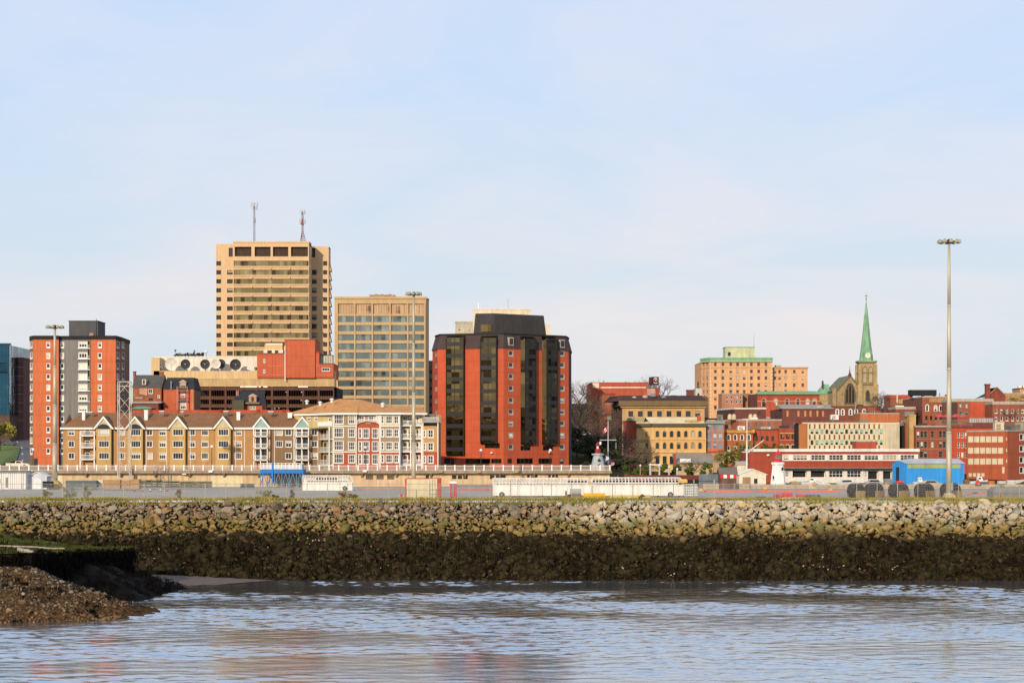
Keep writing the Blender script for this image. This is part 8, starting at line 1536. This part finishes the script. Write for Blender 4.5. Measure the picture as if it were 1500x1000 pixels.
def vehicle(name, label, px, D, z0, col, L=4.8, pick=False, yaw=0.0):
    t = thing(name, label, 'pickup' if pick else 'car', (PX(px, D), D, z0), yaw); C_ = M('paint_' + col, col, k=.75, rough=.35, var=.03, streak=0); m = MB(); w = .9
    side = [(-L / 2, .35), (L / 2, .35), (L / 2 + .03, .75), (L * .42, .92), (L * .22, .98), (-L / 2, 1.0)]
    m.v += [(x, -w, z) for x, z in side] + [(x, w, z) for x, z in side]; n = len(side); k = m.mi(C_); m.f.append(tuple(range(n))); m.m.append(k); m.f.append(tuple(reversed(range(n, 2 * n)))); m.m.append(k)
    for i in range(n): q = (i + 1) % n; m.f.append((i, n + i, n + q, q)); m.m.append(k)
    m.build('body', t); m = MB(); x0, x1 = (-L * .1, L * .24) if pick else (-L * .42, L * .25); xt0, xt1 = (x0 + .1, x1 - .55) if pick else (x0 + .45, x1 - .7); m.hexa([(x0, -.8, .97), (x1, -.8, .97), (x1, .8, .97), (x0, .8, .97), (xt0, -.65, 1.5), (xt1, -.65, 1.5), (xt1, .65, 1.5), (xt0, .65, 1.5)], C_); c = m.build('cabin', t); m = MB(); m.hexa([(x0 + .25, -.82, 1.02), (x1 - .35, -.82, 1.02), (x1 - .35, -.76, 1.02), (x0 + .25, -.76, 1.02), (xt0 + .12, -.7, 1.42), (xt1 - .05, -.7, 1.42), (xt1 - .05, -.64, 1.42), (xt0 + .12, -.64, 1.42)], GLD); m.build('window', c)
    for x in (-L * .32, L * .32): m = MB(); m.cyl((x, -w - .02, .34), (x, -w + .2, .34), .34, n=16, mat=BLK); wh = m.build('wheel', t); m = MB(); m.cyl((x, -w - .05, .34), (x, -w - .01, .34), .19, n=12, mat=GRYM); m.build('rim', wh); m = MB(); m.cyl((x, w - .2, .34), (x, w + .02, .34), .34, n=16, mat=BLK); m.build('wheel', t)
    m = MB(); m.box(L / 2 - .02, L / 2 + .05, -.8, -.5, .6, .78, WH); m.build('headlight', t)
vehicle('pickup', 'white pickup truck parked in front of the harbour building', 1197, 388, QZ, '#f4efe8', 5.2, True)
vehicle('pickup', 'cream pickup parked at the foot of the far left red tower', 26.5, 452, hill(PX(26.5, 452), 452) + .3, '#efdcb4', 5.4, True)
vehicle('car', 'dark car on the road by the dark brick office at left', 12, 590, hill(PX(12, 590), 590) + .3, '#3c4044', 4.6)
vehicle('car', 'silver car climbing the tree lined street beside the red hotel', 851, 640, hill(PX(851, 640), 640) + .2, '#c4c4c8', 4.8)
vehicle('car', 'white car on the tree lined street, nearer the red brick office', 862, 650, hill(PX(862, 650), 650) + .2, '#e4e2e0', 4.6)
for px, D, c, lb in ((1283, 400, '#b8b0a6', 'grey car parked between the harbour building and blue warehouse'), (1243, 398, '#d8d4cc', 'pale car parked in front of the harbour building bays'), (1366, 388, '#c9b69a', 'beige car parked in front of the blue warehouse')): vehicle('car', lb, px, D, QZ, c, 4.4)
# --- big black rubber fenders
def fender(label, px0, px1, D, yaw):
    t = thing('rubber_fender', label, 'fender', (PX((px0 + px1) / 2, D), D, QZ), yaw, 'big black fenders by the fence'); L = (px1 - px0) * D / F * .36; RB_ = M('rubber', '#2c2825', k=.42, rough=.95, var=.15, scale=2); RB_.node_tree.nodes['Principled BSDF'].inputs['Specular IOR Level'].default_value = .03; m = MB(); r = 1.05
    prof = [(-L - .35, .45), (-L, .9), (-L + .3, r), (L - .3, r), (L, .9), (L + .35, .45)]; n = 18; i0 = len(m.v); k = m.mi(RB_)
    for x, rr in prof:
        for j in range(n): a = j * 2 * math.pi / n; m.v.append((x, rr * math.cos(a), 1.1 + rr * math.sin(a)))
    for a in range(len(prof) - 1):
        for j in range(n): q = (j + 1) % n; m.f.append((i0 + a * n + j, i0 + a * n + q, i0 + (a + 1) * n + q, i0 + (a + 1) * n + j)); m.m.append(k)
    m.f.append(tuple(i0 + j for j in reversed(range(n)))); m.m.append(k); m.f.append(tuple(i0 + 5 * n + j for j in range(n))); m.m.append(k); m.build('body', t, smooth=True); m = MB()
    for x in np.linspace(-L * .8, L * .8, 5):
        for j in range(16): a, c = j * 2 * math.pi / 16, (j + 1) * 2 * math.pi / 16; m.cyl((x, 1.1 * math.cos(a), 1.1 + 1.1 * math.sin(a)), (x, 1.1 * math.cos(c), 1.1 + 1.1 * math.sin(c)), .09, n=5, mat=RB_)
    m.build('tyre_band', t); m = MB(); m.box(-L * .9, L * .9, -1.3, -1.08, 0, 1.1, M('cradle_ochre', '#b08a4c', k=.62, var=.3)); m.box(-L * .9, L * .9, 1.0, 1.2, 0, .6, M('cradle_ochre', '')); m.build('cradle', t)
for x0, x1, D, yw, lb in ((1241, 1266, 300, .5, 'black rubber fender, leftmost of the row by the right fence'), (1264, 1296, 302, .75, 'black rubber fender, second of the row by the right fence'), (1298, 1334, 301, .7, 'black rubber fender in the middle of the row by the right fence'), (1336, 1371, 300, .8, 'black rubber fender just left of the tallest light mast'), (1373, 1411, 301.5, .7, 'black rubber fender, rightmost of the row, beside the tallest mast')): fender(lb, x0, x1, D, yw)
# --- small yard clutter
RDC = M('marker_red', '#e0332e', k=.75); ORG = M('barrier_orange', '#e8623c', k=.72)
def wedge(label, px0, px1, py0, py1, D, mat, cat='marker'):
    t = thing('marker_buoy', label, cat, (PX((px0 + px1) / 2, D), D, PZ(py1, D))); w = (px1 - px0) * D / F / 2; h = PZ(py0, D) - PZ(py1, D); m = MB(); m.lathe((0, 0, 0), [(w, 0), (w, h * .3), (w * .25, h * .9), (.04, h)], 9, mat); m.build('cone', t); m = MB(); m.lathe((0, 0, 0), [(w * 1.05, -.02), (w * 1.05, .12)], 9, DKM); m.build('base', t)
wedge('red marker cone near the fence at the far right', 1460, 1470, 724, 733, 289, RDC); wedge('red marker cone in front of the right brick office', 1428, 1437, 702, 710, 372, RDC)
for px, c, lb in ((197, '#d8443a', 'small red cone below the green trap stacks, leftmost'), (209, '#e8783c', 'small orange cone beside the leftmost red one'), (220, '#f0e8dc', 'small white bollard left of another white one in the yard'), (235, '#f2eade', 'small white bollard next to the pink red cone'), (245, '#e0404a', 'small pink red cone by the trap stacks'), (1033, '#e8783c', 'small orange cone at the start of the orange barrier run'), (1240, '#e8783c', 'small orange cone left of the black fenders')): wedge(lb, px - 1.6, px + 1.6, 715.5, 719, 345, M('cone_' + c, c, k=.75), 'cone')
simple_block('red_crate', 'red crate above the black fenders', 'crate', 1314, 1323, 704, 709, 330, 1, RDC, .04)
for i, (x0, x1, y0, y1, lb) in enumerate(((1134, 1146, 723.5, 731.5, 'red stacked barrier piece, left of three near the fence'), (1147, 1161, 721.5, 730, 'tall red barrier piece, middle of three near the fence'), (1166, 1179, 724, 729.5, 'low red barrier piece, right of three near the fence'))): simple_block('barrier_piece', lb, 'barrier', x0, x1, y0, y1, 288, .7, RDC, .06)
simple_block('scrap_pile', 'grey brown scrap bin with red end near the right fence', 'scrap bin', 1180, 1203, 724, 731.5, 289, 1, M('scrap', '#6f6054', var=.4, scale=3), .2)
simple_block('white_skiff_cover', 'white tarpaulin bundle lying in front of the red barrier pieces', 'tarpaulin', 1146, 1180, 728.5, 731.5, 286.5, .8, WH, .1)
simple_block('tarp_pile', 'grey tarpaulin covered stack at the right edge by the fence', 'tarpaulin', 1455, 1510, 713.5, 731, 300, 4, M('tarp_grey', '#8e8a80', var=.15), .5)
simple_block('low_wall', 'long tan concrete block wall behind the black fenders', 'wall', 1100, 1500, 709.5, 715.5, 372, .8, M('concrete', ''), .06)
simple_block('low_wall', 'tan concrete block wall left of the lighthouse by the huts', 'wall', 1030, 1098, 708, 716, 374, .8, M('concrete', ''), .06)
for lb, x0, x1, y, D, mt in (('orange water barrier run along the yard right of the gangway', 1030, 1100, 720.2, 345, ORG), ('orange water barrier run below the lighthouse', 1104, 1232, 719.6, 345, ORG), ('rusty red edge beam along the yard in front of the fence', 1020, 1132, 731, 290, M('beam_rust', '#b0543a', k=.62)), ('orange barrier run at the far right of the yard', 1416, 1458, 723.6, 330, ORG), ('red barrier run below the square windows of the promenade wall', 672, 722, 717.5, 360, M('barrier_pinkred', '#d84a50')), ('orange barrier run behind the shorter gangway', 524, 592, 715.8, 372, ORG)):
    t = thing('barrier_rail', lb, 'barrier rail', (PX(x0, D), D, QZ)); L = (x1 - x0) * D / F; m = MB(); zz = max(.25, PZ(y, D) - QZ); m.box(0, L, 0, .12, zz - .22, zz, mt); m.build('rail', t); m = MB()
    for i in range(int(L / 3) + 1): m.box(i * 3, i * 3 + .12, .0, .16, 0, zz - .2, mt)
    m.build('leg', t)
for i, (px, y, lb) in enumerate(((1027, 719, 'leftmost orange pipe bend by the barrier run'), (1121.5, 716, 'orange float between the huts and the lighthouse'), (1217, 719, 'orange float at the end of the barrier run'), (1193, 710, 'orange float below the cabin boat'))):
    t = thing('float', lb, 'float', (PX(px, 355), 355, PZ(y + 2, 355))); m = MB(); m.lathe((0, 0, 0), [(.1, 0), (.45, .25), (.45, .5), (.1, .75)], 10, M('float_orange', '#f0a050', k=.75)); m.build('ball', t); m = MB(); m.cyl((0, 0, .7), (0, 0, 1.0), .06, n=5, mat=GRYM); m.build('eye', t)
for lb, c, x0, x1, y0, y1, D_ in (('orange crate in front of the right brick office', '#e0783c', 1449, 1457, 704, 710, 378), ('white crate at the right edge of the yard', '#efe9dc', 1476, 1488, 703, 709.5, 377), ('dark skip between the covered boat and orange crate', '#5c5850', 1438, 1447, 705.5, 710, 376), ('tan crate left of the white cabin boat', '#c9a878', 1160, 1170, 704.5, 709, 377), ('grey crate stack left of the blue warehouse door', '#9a948a', 1296, 1308, 701, 708.5, 377), ('brown crate right of the blue warehouse', '#8a5f40', 1413, 1420, 702, 709, 379)): simple_block('crate', lb, 'crate', x0, x1, y0, y1, D_, 1.4, M('crate_' + c, c, var=.25, scale=1.5), .08)
simple_block('plank_pile', 'dark leaning plank pile by the fence left of the red barriers', 'planks', 1106, 1122, 727, 731, 289.5, .5, M('plank_dark', '#4c3a30'), .05)
for i, (x, y0, y1, lb) in enumerate(((953, 679.5, 697, 'left pale steel pile in the slip basin'), (966, 680, 697, 'second pale steel pile in the slip basin'), (980, 683, 697, 'third pale steel pile in the slip basin'), (992, 686, 697, 'rightmost pale steel pile in the slip basin'), (938, 681, 699, 'thin tan pile left of the slip piles'))):
    D = 425; t = thing('mooring_pile', lb, 'pile', (PX(x, D), D, QZ - .2)); m = MB(); H = PZ(y0, D) - QZ; m.cyl((0, 0, 0), (0, 0, H), .2 if i < 4 else .1, n=9, mat=M('pile_pale', '#c9ccc0', k=.7) if i < 4 else M('pile_tan', '#c9a47c')); m.build('shaft', t); m = MB(); m.lathe((0, 0, H), [(.26, 0), (.26, .1), (.03, .4)], 9, WH); m.build('cap', t)
t = thing('pontoon_frame', 'white topped gangway frame between the slip piles', 'frame', (PX(959, 426), 426, QZ)); m = MB(); m.box(-1.3, 1.3, -.6, .6, PZ(681, 426) - QZ, PZ(679.5, 426) - QZ, WH); m.build('top', t); m = MB(); [m.box(x - .1, x + .1, -.5, -.3, 0, PZ(681, 426) - QZ, WH) for x in (-1.1, 1.1)]; m.build('leg', t)
simple_block('dock_wall', 'dark red low dock wall behind the long gangway', 'wall', 904, 1040, 695.5, 702, 420, .8, M('dock_red', '#7e3434'), .05)
simple_block('grey_screen', 'blue grey screen fence left of the striped hut', 'screen', 1024, 1054, 694, 714, 378, .4, M('screen_bluegrey', '#7c8086'), .05)
# --- chain link fence on the quay
def fence():
    D = 287.3; t = thing('chain_link_fence', 'chain link fence with steel posts along the quay edge', 'fence', (0, D, QZ)); m = MB(); h = 2.35; FM = M('fence_steel', '#b9b1a2', k=.7, rough=.5, metal=.3); x = -92.0; i = 0
    while x < 92: 
        px = CX + x / D * F; tall = abs(px - 1032) < 16; p = MB(); p.cyl((x, 0, -.1), (x, 0, h + (.6 if tall else .05)), .09 if tall else .058, n=7, mat=FM); p.lathe((x, 0, h + (.6 if tall else .05)), [(.06, 0), (.02, .08)], 6, FM); o = p.build('post', t); x += 3.06
    m.cyl((-92, 0, h), (92, 0, h), .03, n=5, mat=FM); m.cyl((-92, 0, .1), (92, 0, .1), .015, n=4, mat=FM); m.build('top_rail', t)
    c = NT('chain_link'); g = c.n('ShaderNodeTexCoord').outputs['Object']; sx = c.n('ShaderNodeSeparateXYZ'); c.l(g, sx.inputs[0]); a = c.math('ADD', sx.outputs[0], sx.outputs[2]); d = c.math('SUBTRACT', sx.outputs[0], sx.outputs[2]); k = 1 / .075
    w1 = c.math('LESS_THAN', c.math('FRACT', c.math('MULTIPLY', a, k)), .06); w2 = c.math('LESS_THAN', c.math('FRACT', c.math('MULTIPLY', d, k)), .06); f_ = c.math('MAXIMUM', w1, w2)
    tr = c.n('ShaderNodeBsdfTransparent'); mx = c.n('ShaderNodeMixShader'); c.l(f_, mx.inputs[0]); c.l(tr.outputs[0], mx.inputs[1]); c.l(c.b.outputs[0], mx.inputs[2]); c.l(mx.outputs[0], c.out.inputs['Surface']); c.b.inputs['Base Color'].default_value = (.42, .40, .37, 1); c.b.inputs['Roughness'].default_value = .5
    m = MB(); m.poly([(-92, 0, .05), (92, 0, .05), (92, 0, h), (-92, 0, h)], c.m); m.build('wire_mesh', t)
fence()
# ================================================================== trees and shrubs
def leafmat(name, a, b_, k=.5):
    t = NT(name); p = t.pos(); t.l(t.mix(t.rng(t.noise(p, .9, 4, .7), .35, .68, 0, 1), lin(a, k), lin(b_, k)), t.b.inputs['Base Color']); t.b.inputs['Roughness'].default_value = .8; t.b.inputs['Specular IOR Level'].default_value = .2; return t.m
LM = {'dark': leafmat('leaf_dark', '#3c4026', '#5c5c38'), 'olive': leafmat('leaf_olive', '#7a7a34', '#a59a48', .6), 'green': leafmat('leaf_green', '#4f5f28', '#7f8a3c', .55), 'brown': leafmat('leaf_brown', '#8a6238', '#b08650', .6), 'yellow': leafmat('leaf_yellow', '#a8a038', '#c9b850', .6), 'bare': leafmat('leaf_bare', '#7d6a56', '#9a846c', .6)}
BARK = M('bark', '#6d5646', k=.5, var=.2)
def tree(name, label, px, D, z0, H, Wd, kind, n=1100, leaf=.34, trunk=True, group=None, cat='tree', lobes=9, low=.2):
    t = thing(name, label, cat, (PX(px, D), D, z0), 0, group); rs = random.Random(int(px * 7 + D)); tips = []
    m = MB()
    if trunk:
        m.cyl((0, 0, -.3), (0, 0, H * .35), H * .03, H * .022, 7, BARK)
        def limb(p, d, l, r, lev):
            q = (p[0] + d[0] * l, p[1] + d[1] * l, p[2] + d[2] * l); m.cyl(p, q, r, r * .62, 5 if lev < 2 else 3, BARK, cap=False); tips.append(q)
            if lev < (4 if kind == 'bare' else 2):
                for _ in range(3 if lev < 3 else 2):
                    nd = Vector((d[0] + rs.gauss(0, .5), d[1] + rs.gauss(0, .5), d[2] + rs.gauss(.05, .3))).normalized(); limb(q, nd, l * rs.uniform(.6, .85), r * .6, lev + 1)
        for k in range(6): a = k * 1.05 + rs.uniform(-.3, .3); limb((0, 0, H * (.22 + .025 * k)), Vector((math.cos(a) * Wd / H * .9, math.sin(a) * Wd / H * .9, .75)).normalized(), H * .27, H * .016, 0)
        m.build('trunk', t)
    else:
        for k in range(7): a = k * .9; m.cyl((math.cos(a) * .1, math.sin(a) * .1, 0), (math.cos(a) * Wd * .3, math.sin(a) * Wd * .3, H * .8), .03, .01, 4, BARK)
        m.build('stems', t)
    V, Q = [], []
    cl = [(rs.gauss(0, Wd * .26), rs.gauss(0, Wd * .26), H * rs.uniform(low + .12, .92), rs.uniform(.16, .3)) for _ in range(lobes)]
    for i in range(n):
        if kind == 'bare' and tips: p = rs.choice(tips); x, y, z = (p[j] + rs.gauss(0, .35) for j in range(3)); s = leaf * rs.uniform(.3, .8)
        else:
            cx_, cy_, cz, cr = rs.choice(cl); v = Vector((rs.gauss(0, 1), rs.gauss(0, 1), rs.gauss(0, 1))).normalized() * (rs.random() ** .4); x, y, z = cx_ + v.x * Wd * cr, cy_ + v.y * Wd * cr, cz + v.z * min(Wd, H * .8) * cr; s = leaf * rs.uniform(.6, 1.4)
        if z < .05: z = .05 + rs.random() * .2
        a, b2 = rs.uniform(0, 6.3), rs.gauss(0, .7); u = Vector((math.cos(a), math.sin(a), 0)) * s; w = Vector((-math.sin(a) * math.sin(b2), math.cos(a) * math.sin(b2), math.cos(b2))) * s * (.25 if kind == 'bare' else .75); c = Vector((x, y, z)); k = len(V)
        for q in (-u - w * .3, -w, u + w * .2, w): V.append(tuple(c + q))
        Q.append((k, k + 1, k + 2, k + 3))
    me = np_mesh('crown', np.array(V), np.array(Q)); me.materials.append(LM[kind]); link('crown', me, t)
def hz(px, D): return hill(PX(px, D), D)
# the wooded street between hotel and arched building
k = 0
for px, D, py, w, kind, lb in ((846, 600, 570, 14, 'bare', 'tall leafless tree against the right edge of the red hotel'), (856, 640, 580, 13, 'bare', 'leafless tree in the street wood, second from the hotel'), (868, 620, 598, 14, 'bare', 'leafless tree in front of the plain red office'), (882, 600, 612, 13, 'bare', 'leafless tree in the middle of the street wood'), (896, 580, 625, 12, 'bare', 'leafless tree behind the flagpole'), (845, 540, 625, 12, 'dark', 'low dark tree at the foot of the red hotel'), (862, 530, 640, 13, 'dark', 'bushy dark tree left of the beacon tower'), (908, 545, 633, 11, 'bare', 'leafless tree right of the flagpole'), (882, 520, 655, 11, 'dark', 'low dark tree behind the beacon tower'), (903, 500, 668, 10, 'dark', 'low dark shrubby tree right of the beacon tower'), (922, 520, 660, 9, 'bare', 'leafless tree left of the arched tan building')):
    z0 = hz(px, D); H = max(4, PZ(py, D) - z0); tree('street_tree', lb, px, D, z0, H, w, kind, 1500, .34 if kind == 'dark' else .42, group='trees on the steep street')
for px, D, py, w, lb in ((862, 730, 556, 13, 'bare tree on the skyline left of the plain red office'), (848, 720, 560, 10, 'bare tree on the skyline touching the red hotel'), (970, 740, 552.5, 12, 'bare tree on the skyline right of the navy sign box'), (946, 745, 554, 9, 'bare tree on the skyline left of the navy sign box'), (1292, 820, 573, 12, 'bare tree on the skyline right of the church tower'), (1300, 760, 582, 8, 'small bare tree beside the church tower')):
    z0 = max(hz(px, D), PZ(py + 26, D)); tree('bare_tree', lb, px, D, z0 - 4, PZ(py, D) - z0 + 4, w, 'bare', 900, .3, group='bare skyline trees')
for px, D, py, w, kind, n, lb in ((939, 520, 650, 8, 'bare', 900, 'budding bare tree in front of the arched tan building'), (1082, 470, 647, 9, 'olive', 900, 'olive green tree left of the signal mast'), (1068, 480, 655, 8, 'bare', 1000, 'brownish leafless tree in front of the orange brick building'), (1093, 500, 658, 6, 'olive', 900, 'small olive tree just behind the signal mast'), (1015, 480, 672, 6, 'bare', 700, 'brown budding shrub tree in front of the cream lean-to'), (1291, 690, 575, 7, 'bare', 900, 'thin leafless tree at the foot of the church tower'), (1480, 560, 597, 8, 'bare', 900, 'leafless tree in front of the wide brown brick building'), (1488, 640, 578, 6, 'olive', 260, 'thin olive tree by the tan skyline building'), (0, 560, 617, 6.5, 'yellow', 1300, 'yellow green tree at the left edge by the road')):
    z0 = hz(px, D) if px < 1200 else PZ(py + 20, D); tree('broadleaf_tree', lb, px, D, z0, PZ(py, D) - z0, w, kind, n, .34)
for px, D, py, wp, kind, lb in ((918, 440, 681, 26, 'green', 'clipped green shrub right of the beacon tower'), (940, 450, 682, 22, 'green', 'green shrub in front of the bare street trees'), (970, 440, 680, 22, 'green', 'green shrub between the slip piles'), (990, 445, 680, 18, 'green', 'green shrub right of the slip piles'), (1010, 430, 678, 20, 'green', 'dark green bush in front of the cream lean-to'), (1030, 425, 677, 16, 'green', 'dark green bush left of the striped hut'), (1043, 440, 679, 14, 'olive', 'olive bush behind the striped hut'), (1062, 445, 677, 20, 'green', 'green bush behind the striped hut roof'), (255, 500, 593, 22, 'green', 'shrub under the garage by the red brick house'), (283, 505, 594, 20, 'green', 'shrub right of the red brick house'), (310, 506, 595, 22, 'green', 'shrub below the middle of the garage'), (1128, 555, 650, 22, 'green', 'green shrubs on the roof edge behind the lighthouse'), (1146, 556, 652, 14, 'olive', 'olive shrub below the ornate brick arches')):
    z0 = PZ(py + 20, D) if D < 470 or D > 550 else DZ; w = wp * D / F; tree('shrub', lb, px, D, max(z0, QZ), max(1.2, PZ(py, D) - max(z0, QZ)), w * .8, kind, 700, .22, trunk=False, group='shrubs around the slip', cat='shrub', lobes=7, low=0)
for px, D, py, wp, kind, lb in ((66, 288, 715, 14, 'olive', 'leafy bush at the fence, leftmost of the quay'), (104, 289, 709, 22, 'olive', 'olive bush at the fence left of the concrete blocks'), (126, 289, 711, 20, 'olive', 'olive bush at the fence next to the left one'), (262, 288, 716, 10, 'brown', 'dry brown bush at the fence by the trap stacks'), (387, 288, 715, 22, 'olive', 'spreading bush at the fence below the blue ramp'), (428, 288, 707, 9, 'green', 'slender green bush at the fence below the blue ramp'), (403, 286.5, 723, 14, 'green', 'low green clump on the quay edge'), (505, 286.5, 719, 16, 'brown', 'dry brown bush at the quay edge below the short gangway'), (519, 286.5, 722, 12, 'olive', 'olive clump right of the dry brown bush'), (938, 286, 724, 12, 'brown', 'dry brown weeds in front of the long gangway'), (1270, 286.5, 726, 8, 'olive', 'low weed clump before the black fenders')):
    w = wp * D / F; tree('shrub', lb, px, D, QZ - .05, PZ(py, D) - QZ, w, kind, 420, .09, trunk=False, group='bushes along the quay fence', cat='shrub', lobes=8, low=0)
